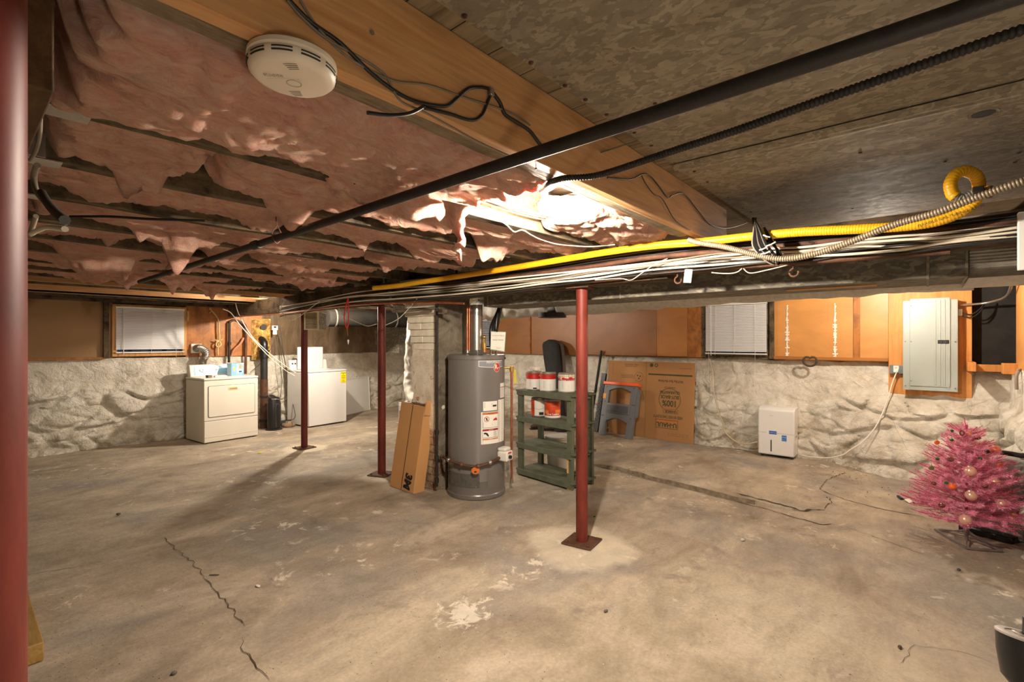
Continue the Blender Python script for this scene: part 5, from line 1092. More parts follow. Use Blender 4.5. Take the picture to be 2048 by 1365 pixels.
m_.raw([cyl(sa, zpx(721.6), HR + 0.0016), cyl(sa + 0.004, zpx(721.6), HR + 0.0016), cyl(sa + 0.004, zpx(732.5), HR + 0.0016), cyl(sa, zpx(732.5), HR + 0.0016)], [(0, 1, 2, 3)])
m_.build('banner_outline', mPaper, t, fix=False)
cyltext('banner_text', 'PERFORMANCE', (sa + sb) / 2 + 0.022, zpx(725), 0.024, mPaper, None, 0.002)
ls, lz = arcs(993.5), zpx(735.5)
def disc(name, r_, mt, e): 
    m_ = MB(); m_.raw([cyl(ls + r_ * math.cos(k * math.pi / 16), lz + 1.1 * r_ * math.sin(k * math.pi / 16), HR + e) for k in range(32)], [tuple(range(32))]); return m_.build(name, mt, t, smooth=False, fix=False)
disc('logo_rim', 0.0385, mPaper, 0.003); disc('logo_disc', 0.036, mRedPaint, 0.0038)
cyltext('logo_letter', 'R', ls - 0.013, lz + 0.002, 0.058, mPaper, None, 0.0046, bold=0.001); cyltext('logo_text', 'heem', ls + 0.014, lz - 0.004, 0.018, mPaper, None, 0.0046)
# access cover, lower panel, screws
patch('access_cover', arcs(897), arcs(959), 0.115, 0.235, plain('dark_window', srgb(92, 90, 86), 0.15, 0.2, var=0.2, scale=30), 0.004)
cv = MB(); cv.grid(10, 1, lambda u, v: cyl(arcs(975) + (arcs(1007) - arcs(975)) * u, 0.10 + 0.16 * v, HR + 0.004)); cv.build('burner_cover', mGrey, t, fix=False)
m_ = MB()
for px_, py_ in ((930, 716), (977, 716), (898, 985), (972, 995), (952, 973), (897, 950)): m_.ball(cyl(arcs(px_), zpx(py_), HR + 0.004), 0.005, 8, 5)
m_.build('jacket_screws', mSteel, t)
# gas control valve
vM = T(cyl(arcs(1001), 0, HR + 0.05), PH0 + arcs(1001) / HR + math.pi / 2)
v = MB(vM).box(-0.055, 0.055, -0.055, 0.05, 0.335, 0.425).build('gas_valve', mWhiteP, t, bevel=0.012)
MB(vM).box(-0.05, 0.05, -0.035, 0.05, 0.425, 0.455).build('valve_top', mWhiteP, v, bevel=0.010)
MB(vM).tube([(-0.012, -0.055, 0.375), (-0.012, -0.075, 0.375)], 0.016, 16).build('valve_knob', mInk, v)
MB(vM).box(-0.035, 0.02, -0.0565, -0.055, 0.405, 0.418).build('valve_print', mRedPaint, v)
m_ = MB(vM)
for k in (-0.02, 0.0, 0.025): m_.tube(spline([(k, -0.02, 0.335), (k - 0.004, -0.03, 0.29), (k + 0.01, -0.02, 0.25), (k + 0.006, 0.02, 0.225)]), 0.0035, 6)
m_.build('valve_tubes', mSteel, v)
MB(vM).tube([(0.05, -0.01, 0.345), (0.085, -0.01, 0.345)], 0.012, 10).build('valve_union', mBrass, v)
# gas pipe wrapping the front
gp = [Vector((3.0, 3.47, 0.335)), cyl(arcs(893) - 0.02, 0.345, HR + 0.05), cyl(arcs(905), 0.345, HR + 0.04), cyl(arcs(928), 0.33, HR + 0.045), cyl(arcs(948), 0.318, HR + 0.05), cyl(arcs(955), 0.32, HR + 0.055), cyl(arcs(975), 0.345, HR + 0.05), cyl(arcs(992), 0.372, HR + 0.045)]
g = MB().tube(spline(gp, 6), 0.0125, 12).build('gas_pipe', mRustIron, t)
for i_ in (1, 2, 3, 5, 6): MB().ball(gp[i_], 0.021, 12, 8).build('pipe_joint', mRustIron if i_ % 2 else mSteel, g)
p = cyl(arcs(951.5), zpx(936), HR + 0.066); f3 = FR(p, Vector((-math.sin(PH0), math.cos(PH0), 0)), (0, 0, 1))
MB().prism([(0.036 * math.cos(k * math.pi / 12), 0.026 * math.sin(k * math.pi / 12) if k < 12 else 0.036 * math.sin(k * math.pi / 12)) for k in range(24)], -0.001, 0.001, f3).build('orange_tag', mInkO, t, label='orange round tag hung on the gas pipe')
MB().prism(rrect(-0.012, 0.01, -0.022, -0.008, 0.004), 0.001, 0.0016, f3).build('tag_print', mInk, t)
# draft hood, flue and water lines
MB().lathe([(0.06, 0.045), (0.075, 0.040), (0.095, 0.012), (0.098, 0.006), (0.092, 0.006), (0.06, 0.035)], (HC.x, HC.y, HH), 28).build('draft_hood', mSteel, t)
for k in range(4):
    a_ = k * math.pi / 2 + 0.9; MB().box(-0.004, 0.004, -0.001, 0.001, 0, 0.045, T((HC.x + 0.085 * math.cos(a_), HC.y + 0.085 * math.sin(a_), HH), a_)).build('hood_leg', mSteel, t)
mFlue = plain('flue_metal', srgb(176, 172, 162), 0.32, 0.85, var=0.18, scale=6)
MB().lathe([(0.059, 0.03), (0.059, 0.36), (0.062, 0.362), (0.062, 0.372), (0.059, 0.374), (0.059, 0.47), (0.001, 0.47)], (HC.x, HC.y, HH), 36).build('flue_pipe', mFlue, t)
R_ = Vector((R[0], R[1], 0))
for off, top, mt, nm in ((-0.085, 1.775, mCopper, 'hot_water_pipe'), (-0.066, 1.775, mCopper, 'cold_water_pipe')):
    q = HC + R_ * off + Vector((F[0], F[1], 0)) * (-0.03)
    MB().tube([(q.x, q.y, HH - 0.002), (q.x, q.y, top)], 0.0085, 12).build(nm, mt, t); MB().tube([(q.x, q.y, HH + 0.0), (q.x, q.y, HH + 0.045)], 0.014, 12).build('dielectric_nipple', mSteel, t)
q = HC + R_ * 0.075 - Vector((F[0], F[1], 0)) * 0.03
MB().tube([(q.x, q.y, HH), (q.x, q.y, HH + 0.05)], 0.012, 12).tube([(q.x, q.y, HH + 0.05), (q.x, q.y, HH + 0.11)], 0.021, 12).tube([(q.x, q.y, HH + 0.11), (q.x, q.y, HH + 0.16)], 0.012, 10).ball((q.x, q.y, HH + 0.165), 0.02, 10, 6).build('relief_valve', mBrass, t, label='brass relief valve on the tank top')
q = HC + R_ * 0.14; MB().tube([(q.x, q.y, HH), (q.x, q.y, HH + 0.09)], 0.012, 12).build('nipple', mSteel, t)
q2 = HC + R_ * 0.19; MB().tube([(q2.x, q2.y, HH), (q2.x, q2.y, HH + 0.09)], 0.012, 12).build('nipple', mSteel, t)
MB().ball(cyl(arcs(1010), zpx(718), HR + 0.004), 0.012, 8, 6).build('side_port', mBlack, t)
# hanging manual
p = HC + R_ * 0.20 - Vector((F[0], F[1], 0)) * 0.12; f3 = FR(Vector((p.x, p.y, 1.335)), R_, (0, 0, 1))
t2 = thing('instruction_booklet', 'white instruction booklet in a clear sleeve hung above the water heater', 'booklet', (p.x, p.y, 1.335))
MB().prism([(-0.06, 0.02), (0.065, 0.0), (0.078, 0.175), (-0.055, 0.18)], -0.004, 0.004, f3).build('booklet', plain('booklet_paper', srgb(214, 206, 190), 0.5), t2)
MB().prism([(-0.064, 0.012), (0.07, -0.008), (0.082, 0.18), (-0.058, 0.186)], -0.006, -0.005, f3).build('sleeve', plain('sleeve_edge', srgb(120, 160, 150), 0.2), t2)
MB().text("Use & Care Manual", 0.014, f3 @ Matrix.Translation((0.01, 0.145, 0.0045))).text('Water Heater', 0.018, f3 @ Matrix.Translation((0.01, 0.105, 0.0045))).build('cover_text', mInk, t2, smooth=False, fix=False)
MB().text('Rheem', 0.014, f3 @ Matrix.Translation((0.015, 0.03, 0.0045))).build('cover_logo', mRedPaint, t2, smooth=False, fix=False)
m_ = MB(); m_.tube([f3 @ Vector((0, 0.18, 0)), f3 @ Vector((0.03, 0.34, 0.05)), f3 @ Vector((0.05, 0.42, 0.1))], 0.007, 8); m_.build('hanging_tie', mBlack, t2)
line('foam_insulated_line', [q + Vector((0, 0, 0.08)) + HC * 0 for q in [Vector((q.x, q.y, HH))]] + [Vector((q.x, q.y, HH + 0.25)), Vector((q.x + 0.12, q.y + 0.02, HH + 0.42)), Vector((q.x + 0.3, q.y + 0.1, 1.95))], 0.018, mBlack, 'black foam covered pipe curving up from the heater top, left one', 'pipe', n=12)
line('foam_insulated_line', [Vector((q2.x, q2.y, HH + 0.08)), Vector((q2.x, q2.y, HH + 0.3)), Vector((q2.x + 0.04, q2.y, 1.75)), Vector((q2.x + 0.1, q2.y, 1.95))], 0.018, mBlack, 'black foam covered pipe rising from the heater top, right one', 'pipe', n=12)
# copper discharge pipe right of heater
q = HC + R_ * 0.335; t2 = thing('copper_riser', 'upright copper pipe with a yellow tag just right of the water heater', 'pipe', (q.x, q.y, 0.1))
MB().tube([(q.x, q.y, 0.10), (q.x, q.y, 1.16)], 0.011, 12).build('pipe', mCopper, t2)
MB().tube([(q.x, q.y, 1.14), (q.x, q.y, 1.19)], 0.02, 12).tube([Vector((q.x, q.y, 1.175)), Vector((q.x, q.y, 1.175)) - R_ * 0.10], 0.011, 10).build('valve', mBrass, t2)
f3 = FR(Vector((q.x, q.y, 1.03)) + R_ * 0.02, R_ + Vector((0, 0, -0.1)), (0, 0, 1))
MB().prism([(0.0, 0.0), (0.03, 0.0), (0.022, 0.13), (0.0, 0.13)], 0, 0.001, f3).build('yellow_tag', plain('olive_yellow_tag', srgb(186, 176, 42), 0.5), t2)
MB().tube([(q.x, q.y, 0.08), (q.x, q.y, 0.12)], 0.015, 10).bar((q.x, q.y, 0.4), (HC.x + R_.x * HR, HC.y + R_.y * HR, 0.4), 0.01, 0.004).bar((q.x, q.y, 0.9), (HC.x + R_.x * HR, HC.y + R_.y * HR, 0.9), 0.01, 0.004).build('pipe_strap', mSteel, t2)
# ---------------------------------------------------------------- green shelf
FLp = PZ(1042, 950, 0); FRp = PZ(1141, 980, 0); rv = FRp - FLp; rzs = math.atan2(rv.y, rv.x); Ws = rv.length; M = T(FLp, rzs); SH = 0.915; SD = 0.30
t = thing('green_shelf', 'green stained wooden slat shelf between the water heater and the red post', 'shelf', tuple(FLp), rzs)
# local x right, local +y away from viewer
for x in (0, Ws):
    for y in (0, SD): MB(M).box(x - 0.032, x + 0.032, y - 0.018, y + 0.018, 0, SH - 0.02).build('post', mGreen, t, bevel=0.003)
for bw in ((Ws - 0.030, Ws + 0.028, -0.0195, -0.018, 0.0, 0.075), (Ws - 0.030, Ws - 0.008, -0.0195, -0.018, 0.16, 0.29)): MB(M).box(*bw).build('bare_wood_patch', plain('bare_pine', srgb(206, 168, 112), 0.8, var=0.2, scale=30), t, label='unpainted worn wood on the front right post')
for z in (0.055, 0.33, 0.612, SH - 0.022):
    sl = MB(M)
    sl.box(-0.05, Ws + 0.05, -0.03, 0.085, z, z + 0.02).box(-0.05, Ws + 0.05, 0.10, 0.205, z, z + 0.02).box(-0.05, Ws + 0.05, 0.22, SD + 0.03, z, z + 0.02)
    sl.build('shelf_board', mGreen, t, bevel=0.003)
    MB(M).box(-0.03, Ws + 0.03, -0.036, -0.018, z - 0.035, z + 0.018).build('rail', mGreen, t, bevel=0.002)
    for x in (-0.02, Ws + 0.0): MB(M).box(x, x + 0.02, 0, SD, z - 0.035, z).build('side_rail', mGreen, t, bevel=0.002)
def paint_can(px_, py_, zt, label, topc, body, text=None, lid=None, wide=False, yaw=0.0, seed=0):
    """can standing at height zt; front bottom rim seen at (px_, py_)"""
    q = PZ(px_, py_, zt); d_ = Vector((q.x, q.y, 0)).normalized(); c = Vector((q.x, q.y, 0)) + d_ * 0.083; c.z = zt
    t = thing('paint_can', label, 'paint can', tuple(c)); r_ = 0.083; h = 0.19
    MB().lathe([(r_ - 0.004, 0.0), (r_ + 0.002, 0.001), (r_ + 0.002, 0.006), (r_, 0.008), (r_, h - 0.008), (r_ + 0.002, h - 0.005), (r_ + 0.002, h), (r_ - 0.004, h + 0.001), (r_ - 0.006, h - 0.006), (0.001, h - 0.006)], c, 40).build('can_body', topc, t)
    a0 = math.atan2(-c.y, -c.x)
    def P_(s_, z, e): return Vector((c.x + (r_ + e) * math.cos(a0 + yaw + s_ / r_), c.y + (r_ + e) * math.sin(a0 + yaw + s_ / r_), zt + z))
    def pt(nm, s0, s1, z0, z1, mt, e=0.0008, par=None, seedz=0):
        m_ = MB(); n_ = max(2, int((s1 - s0) / 0.01)); m_.grid(n_, 1, lambda u, v: P_(s0 + (s1 - s0) * u, z0 + (z1 - z0) * v, e)); return m_.build(nm, mt, par or t, fix=False)
    for nm, args in body: pt(nm, *args)
    MB().tube([P_(-0.13 + 0.26 * k / 12, 0.165 - 0.085 * math.sin(math.pi * k / 12) if text == 'front' else 0.16 + 0.01 * math.sin(math.pi * k / 12) * k / 12, 0.004) for k in range(13)], 0.0016, 6).build('wire_handle', mSteel, t)
    MB().ball(P_(-0.125, 0.16, 0.0), 0.009, 10, 6).build('handle_ear', mSteel, t)
    if lid: MB().lathe([(0.001, 0.0), (0.078, 0.0), (0.078, 0.006), (0.001, 0.008)], c + Vector((0, 0, h)), 32).build('lid', lid, t)
    return t, P_, pt
zt = SH - 0.002
redb = lambda z0: [('red_band', (-0.13, 0.13, z0, 0.178, mRedPaint))]
wl = [('paper_label', (-0.13, 0.13, 0.012, 0.118, mPaper)), ('label_code', (-0.01, 0.03, 0.015, 0.03, mInk, 0.0012))]
mTin = plain('tin', srgb(170, 160, 150), 0.35, 0.7)
c1, P1, _ = paint_can(1068, 781, zt, 'red-topped paint can with a white label, leftmost on the top of the green shelf', mTin, redb(0.118) + wl, lid=mTin)
c2, P2, _ = paint_can(1096, 784, zt, 'red-topped paint can with a white label, in the middle on top of the green shelf', mTin, redb(0.128) + [('paper_label', (-0.13, 0.13, 0.012, 0.128, mPaper))], lid=mTin)
c3, P3, _ = paint_can(1133, 786, zt, 'paint can with white drips over its red band, on the shelf top behind the post', mTin, redb(0.12) + [('paper_label', (-0.13, 0.13, 0.012, 0.13, mPaper))], lid=mTin)
m_ = MB(); rnd = random.Random(8)
s_ = -0.12
while s_ < 0.12:
    w_ = rnd.uniform(0.006, 0.022); z0 = rnd.uniform(0.125, 0.165); m_.raw([P3(s_, z0, 0.0018), P3(s_ + w_, z0 + rnd.uniform(-0.004, 0.004), 0.0018), P3(s_ + w_, 0.181, 0.0018), P3(s_, 0.181, 0.0018)], [(0, 1, 2, 3)]); s_ += w_ + rnd.uniform(0, 0.004)
m_.build('paint_drips', plain('cream_paint', srgb(232, 222, 196), 0.4), c3, fix=False)
for P_, tt in ((P1, c1), (P2, c2), (P3, c3)):
    m_ = MB()
    for k in range(9):
        z = 0.035 + k * 0.009; m_.raw([P_(-0.05, z, 0.0016), P_(-0.05 + rnd.uniform(0.02, 0.05), z, 0.0016), P_(-0.03, z + 0.002, 0.0016), P_(-0.05, z + 0.002, 0.0016)], [(0, 1, 2, 3)])
        if k < 6: m_.raw([P_(0.02, z, 0.0016), P_(0.06, z, 0.0016), P_(0.06, z + 0.002, 0.0016), P_(0.02, z + 0.002, 0.0016)], [(0, 1, 2, 3)])
    m_.build('label_print', mGL, tt, fix=False)
q = P1(0.02, 0.21, -0.04); mR = MB(T(q, 0)); mR.lathe([(0.028, 0.0), (0.058, 0.004), (0.060, 0.030), (0.056, 0.036), (0.032, 0.034), (0.026, 0.028)], (0, 0, 0), 28)
mR.v = [v + Vector((0, 0, 0.004)) * noise.noise(v * 30) for v in mR.v]; mR.build('tape_roll', plain('paint_spattered', srgb(214, 204, 188), 0.6, var=0.25, scale=40), label='paint-spattered round roll lying on the leftmost top paint can', cat='roll')
mOrd = plain('orange_red_label', srgb(206, 70, 32), 0.35, var=0.3, scale=10); mOrd2 = plain('amber_label', srgb(232, 134, 62), 0.4, var=0.1)
z2 = 0.633
c4, P4, _ = paint_can(1078, 834, z2, 'paint can with half orange half white label, left one on the second shelf', mTin, [('orange_label', (-0.13, -0.05, 0.012, 0.175, mOrd)), ('paper_label', (-0.05, 0.13, 0.012, 0.175, mPaper)), ('barcode', (0.0, 0.05, 0.02, 0.05, mInk, 0.0014))], text='front', lid=mTin)
c5, P5, _ = paint_can(1105, 838, z2, 'orange red paint can with white lettering at its foot, front one on the second shelf', mTin, [('orange_label', (-0.13, 0.13, 0.03, 0.18, mOrd)), ('white_band', (-0.13, 0.13, 0.010, 0.03, mPaper)), ('amber_patch', (0.03, 0.10, 0.06, 0.09, mOrd2, 0.0012)), ('amber_patch', (-0.11, -0.04, 0.05, 0.085, mOrd2, 0.0012))], lid=mTin)
m_ = MB().text('Low Lustre', 0.030, Matrix.Identity(4), bold=0.0008).text('INTERIOR PAINT', 0.008, Matrix.Translation((0, 0.155, 0))).text('_____', 0.02, Matrix.Translation((0, 0.09, 0)))
m_.v = [P5(v.x + 0.005, 0.047 + v.y, 0.0018) for v in m_.v]; m_.build('lettering', mPaper, c5, smooth=False, fix=False)
# bucket behind the shelf
q = PZ(1117, 945, 0.0); d_ = Vector((q.x, q.y, 0)).normalized(); c = Vector((q.x, q.y, 0)) + d_ * 0.14
t = thing('paint_bucket', 'large white plastic bucket with lid on the floor behind the green shelf', 'bucket', tuple(c))
MB().lathe([(0.128, 0.0), (0.132, 0.003), (0.145, 0.30), (0.152, 0.30), (0.152, 0.33), (0.147, 0.33), (0.148, 0.36), (0.001, 0.36)], c, 40).build('pail', mWhiteP, t)
MB().lathe([(0.155, 0.345), (0.158, 0.35), (0.158, 0.372), (0.150, 0.378), (0.138, 0.368), (0.001, 0.370)], c, 40).build('lid', mWhiteP, t)
MB().tube(spline([c + R_ * 0.155 + Vector((0, 0, 0.33)), c - d_ * 0.10 + R_ * 0.05 + Vector((0, 0, 0.385)), c - R_ * 0.02 - d_ * 0.16 + Vector((0, 0, 0.30))]), 0.002, 6).build('wire_handle', mSteel, t)

# ---------------------------------------------------------------- tall black bag, rods
mBag = plain('black_canvas', srgb(38, 37, 38), 0.9, var=0.25, scale=12, bump=0.4); mBr = plain('brown_vinyl', srgb(74, 54, 42), 0.6, var=0.2)
tp = PX(1100, 679, 6.72); bt = PZ(1120, 862, 0.0)
t = thing('padded_bag', 'tall rounded black padded bag with brown edge leaning on the wall behind the paint cans', 'bag', tuple(bt))
def slab(w_, th, y0, mt, nm, k0=0.0):
    m_ = MB(); n_ = 30; rings = []
    for i in range(n_ + 1):
        u = i / n_; c_ = bt.lerp(tp, u) + Vector((y0, 0, 0)); ww = w_ * (0.72 + 0.28 * ss(0.3, 0.85, u)) * math.sqrt(max(0.02, 1 - max(0, (u - 0.93) / 0.07) ** 2)); tt_ = th * (1 if u < 0.9 else math.sqrt(max(0.05, 1 - ((u - 0.9) / 0.1) ** 2)))
        rings.append([(c_.x + tt_ * 0.5 * math.cos(a), c_.y + ww * 0.5 * math.sin(a), c_.z) for a in [2 * math.pi * k / 20 for k in range(20)]])
    m_.raw([v for r_ in rings for v in r_], [(j * 20 + k, j * 20 + (k + 1) % 20, (j + 1) * 20 + (k + 1) % 20, (j + 1) * 20 + k) for j in range(n_) for k in range(20)] + [tuple(range(19, -1, -1)), tuple(n_ * 20 + k for k in range(20))])
    return m_.build(nm, mt, t, ang=60)
slab(0.33, 0.20, 0.0, mBag, 'bag_body'); slab(0.40, 0.05, 0.10, mBr, 'back_edge')
for i, (a, b) in enumerate((((1080, 858), 0.3), ((1108, 862), -0.2))):
    q = PZ(a[0], a[1], 0); Ms = T(q, 2.2 + b); sh = thing('boot', 'dark work boot on the floor behind the shelf, %s' % ('left one' if i == 0 else 'right one'), 'boot', tuple(q))
    m_ = MB(Ms); m_.tube(spline([(-0.12, 0, 0.05), (-0.05, 0, 0.055), (0.03, 0, 0.06), (0.11, 0, 0.045), (0.15, 0, 0.035)]), [0.03 + 0.018 * math.sin(math.pi * min(1, k / 28)) for k in range(33)], 14); m_.tube([(-0.06, 0, 0.05), (-0.065, 0, 0.15)], 0.045, 14); m_.build('upper', mBr, sh)
    MB(Ms).box(-0.14, 0.17, -0.045, 0.045, 0.0, 0.018).build('sole', mBlack, sh, bevel=0.006)
a = PZ(1179, 862, 0); b = PX(1203, 701, 6.86)
MB().bar(a + Vector((0, 0, 0.01)), b, 0.03, 0.03).build('metal_rod', mBlackM, label='thin tall dark metal rail leaning on the wall, left of the perforated one', cat='rail', bevel=0.002)
a = PZ(1192, 866, 0); b = PX(1209, 747, 6.84); t = thing('perforated_rail', 'thick black perforated metal rail leaning beside the folding sawhorse', 'rail', tuple(a))
MB().bar(a + Vector((0, 0, 0.02)), b, 0.075, 0.05).build('rail', mBlack, t, bevel=0.004)
for k in range(18): MB().ball(a.lerp(b, 0.2 + 0.035 * k) + Vector((-0.036, 0.012 * (-1) ** k, 0.02)), 0.007, 8, 5).build('rivet', mSteel, t)

# ---------------------------------------------------------------- moving-box cardboard
o = Vector((6.73, 3.84, 0.0)); rv = Vector((-0.03, -1.385, 0)); up = Vector((0.12, 0.02, 1.12)); BW = rv.length; BH = up.length; f2 = FR(o, rv, up)
t = thing('cardboard_sheet', 'big flattened brown moving box with upside-down green printing against the stone wall', 'cardboard', tuple(o))
m_ = MB(); m_.box(0, BW, 0, BH, -0.006, 0.0, f2); m_.build('sheet', mCard2, t, bevel=0.001)
MB().box(BW * 0.47, BW * 0.473, 0.0, BH, 0.0, 0.0008, f2).box(BW * 0.06, BW * 0.063, 0.9, BH - 0.03, 0.0, 0.0008, f2).build('crease', plain('card_crease', srgb(128, 90, 54), 0.9), t, label='darker fold crease')
def up_(u, v, e=0.0012): return f2 @ Matrix.Translation((u * BW, v * BH, e)) @ Matrix.Rotation(math.pi, 4, 'Z')
pr = MB()
pr.text("NEED BOXES? TAKE PLENTY!", 0.055, up_(0.725, 0.30), sx=0.62, bold=0.001); pr.text("We'll Buy Back the Extras.", 0.052, up_(0.745, 0.755), sx=0.68, bold=0.001)
pr.text('100%', 0.12, up_(0.74, 0.475), sx=0.85, bold=0.003); pr.text('BUY-BACK', 0.068, up_(0.74, 0.555), sx=0.85, bold=0.002); pr.text('GUARANTEE', 0.055, up_(0.74, 0.613), sx=0.95, bold=0.002); pr.text('BOXES RECYCLED', 0.02, up_(0.74, 0.675), bold=0.0005)
def ringshape(mbx, u, v, r0, r1, a0=0, a1=2 * math.pi, n=40):
    vs = []
    for k in range(n + 1):
        a_ = a0 + (a1 - a0) * k / n
        for r_ in (r0, r1): vs.append(f2 @ Vector((u * BW + r_ * math.cos(a_), v * BH + r_ * math.sin(a_), 0.0011)))
    mbx.raw(vs, [(2 * k, 2 * k + 1, 2 * k + 3, 2 * k + 2) for k in range(n)])
ringshape(pr, 0.74, 0.52, 0.158, 0.165, -0.95, math.pi + 0.95)
def frame2(mbx, u, v, w_, h, th):
    for a_ in ((-w_ / 2, w_ / 2, -h / 2, -h / 2 + th), (-w_ / 2, w_ / 2, h / 2 - th, h / 2), (-w_ / 2, -w_ / 2 + th, -h / 2, h / 2), (w_ / 2 - th, w_ / 2, -h / 2, h / 2)): mbx.box(u * BW + a_[0], u * BW + a_[1], v * BH + a_[2], v * BH + a_[3], 0.0004, 0.0012, f2)
frame2(pr, 0.715, 0.205, 0.335, 0.125, 0.006); pr.text('U-HAUL', 0.088, up_(0.715, 0.198), bold=0.003, sx=0.95)
frame2(pr, 0.755, 0.372, 0.22, 0.055, 0.004); pr.text('U-HAUL', 0.048, up_(0.755, 0.37), bold=0.002)
pr.box(BW * 0.495, BW * 0.975, BH * 0.825, BH * 0.845, 0.0004, 0.0012, f2)
ringshape(pr, 0.53, 0.955, 0.0, 0.028, n=24); ringshape(pr, 0.585, 0.955, 0.016, 0.027, n=24)
ringshape(pr, 0.385, 0.79, 0.068, 0.072); 
for a_, b_ in ((0.37, 0.81), (0.40, 0.80), (0.385, 0.77)): ringshape(pr, a_, b_, 0.0, 0.012, n=12)
for k in range(4): pr.box(BW * 0.17, BW * (0.33 - 0.015 * (k % 2)), BH * (0.77 + 0.014 * k), BH * (0.774 + 0.014 * k), 0.0004, 0.0012, f2)
pr.text('SMALL MOVING BOX', 0.03, up_(0.29, 0.955), sx=0.8); pr.text('THIS BOX IS RECYCLABLE', 0.022, up_(0.29, 0.93), sx=0.8)
pr.text('REDUCE  REUSE  RECYCLE', 0.018, up_(0.90, 0.925), sx=0.8)
ringshape(pr, 0.33, 0.52, 0.158, 0.164, -0.3, math.pi * 0.8); frame2(pr, 0.30, 0.265, 0.16, 0.14, 0.006); pr.text('U', 0.09, up_(0.31, 0.26), bold=0.003)
for k in range(3): pr.box(BW * (0.72 + 0.08 * k), BW * (0.78 + 0.08 * k), BH * 0.07, BH * 0.10, 0.0004, 0.0010, f2) if False else frame2(pr, 0.76 + 0.075 * k, 0.085, 0.07, 0.035, 0.002)
for k in range(4): pr.box(BW * 0.26, BW * 0.34, BH * (0.05 + 0.014 * k), BH * (0.056 + 0.014 * k), 0.0004, 0.001, f2)
pr.build('green_print', mInkG, t, label='green upside-down print', smooth=False, fix=False)
po = MB(); po.box(BW * 0.715 - 0.155, BW * 0.715 + 0.155, BH * 0.205 + 0.03, BH * 0.205 + 0.054, 0.0004, 0.0011, f2); po.box(BW * 0.755 - 0.10, BW * 0.755 + 0.10, BH * 0.372 + 0.012, BH * 0.372 + 0.022, 0.0004, 0.0011, f2)
po.build('orange_print', mInkO, t, smooth=False)

# ---------------------------------------------------------------- sawhorse leaning on the cardboard
a = PZ(1196, 869, 0); b = PZ(1262, 880, 0); rv = b - a; WS = rv.length; up = Vector((0.19, 0.03, 0.80)); f2 = FR(a, rv, up - rv * (up.dot(rv) / rv.dot(rv)))
t = thing('folding_sawhorse', 'folded grey plastic sawhorse with an orange top leaning on the cardboard', 'sawhorse', tuple(a))
HS = 0.80
def pc(nm, poly, h0=-0.055, h1=0.0, mt=mSaw, par=None, bev=0.004): return MB().prism(poly, h0, h1, f2).build(nm, mt, par or t, bevel=bev)
pc('leg', [(0.0, 0.0), (0.11, 0.0), (0.105, 0.26), (0.10, HS - 0.02), (0.0, HS - 0.02)], label=None) if False else pc('leg', [(0.0, 0.0), (0.11, 0.0), (0.105, 0.26), (0.095, HS - 0.02), (0.0, HS - 0.02)])
pc('leg', [(WS - 0.11, 0.0), (WS, 0.0), (WS, HS - 0.02), (WS - 0.095, HS - 0.02), (WS - 0.105, 0.26)])
arch = [(0.09 + (WS - 0.18) * k / 10, HS - 0.115 + 0.055 * math.sin(math.pi * k / 10)) for k in range(11)]
pc('top_beam', [(0.09, HS - 0.02), ] + arch + [(WS - 0.09, HS - 0.02)])
arch = [(0.10 + (WS - 0.20) * k / 10, 0.225 + 0.05 * math.sin(math.pi * k / 10)) for k in range(11)]
pc('lower_crossbar', [(0.10, 0.36), ] + arch + [(WS - 0.10, 0.36)])
pc('tray', rrect(0.085, WS - 0.085, 0.35, 0.50, 0.008), -0.045, 0.012)
pc('tray_recess', rrect(0.10, WS - 0.10, 0.365, 0.47, 0.006), 0.012, 0.016, plain('dark_grey_plastic', srgb(82, 84, 88), 0.5))
pc('side_brace', [(WS, 0.30), (WS + 0.03, 0.33), (WS + 0.03, 0.70), (WS, 0.74)], -0.07, -0.01)
pc('top_rail', [(-0.015, HS - 0.022), (WS + 0.02, HS - 0.022), (WS + 0.02, HS + 0.028), (-0.015, HS + 0.028)], -0.075, 0.02, mOrange, None, 0.008)
pc('yellow_sticker', [(-0.001, 0.56), (0.055, 0.56), (0.055, 0.64), (-0.001, 0.64)], 0.0, 0.002, plain('amber_sticker', srgb(226, 152, 40), 0.5), None, 0)
for x, y in ((0.05, 0.75), (WS - 0.05, 0.75), (0.05, 0.52), (0.05, 0.30), (WS - 0.05, 0.5), (WS - 0.05, 0.30), (WS / 2, 0.43), (0.02, 0.3), (WS - 0.02, 0.5)): MB().prism([(x + 0.008 * math.cos(k), y + 0.008 * math.sin(k)) for k in [j * math.pi / 5 for j in range(10)]], 0.0, 0.018 if x == WS / 2 else 0.002, f2).build('rivet', mInk, t)

# ---------------------------------------------------------------- dehumidifier
a = PZ(1516, 911, 0); b = PZ(1589, 921, 0); rv = b - a; rzd = math.atan2(rv.y, rv.x); WD = rv.length; M = T(a, rzd); HD = 0.615
t = thing('dehumidifier', 'white upright dehumidifier on small casters in front of the stone wall', 'dehumidifier', tuple(a), rzd)
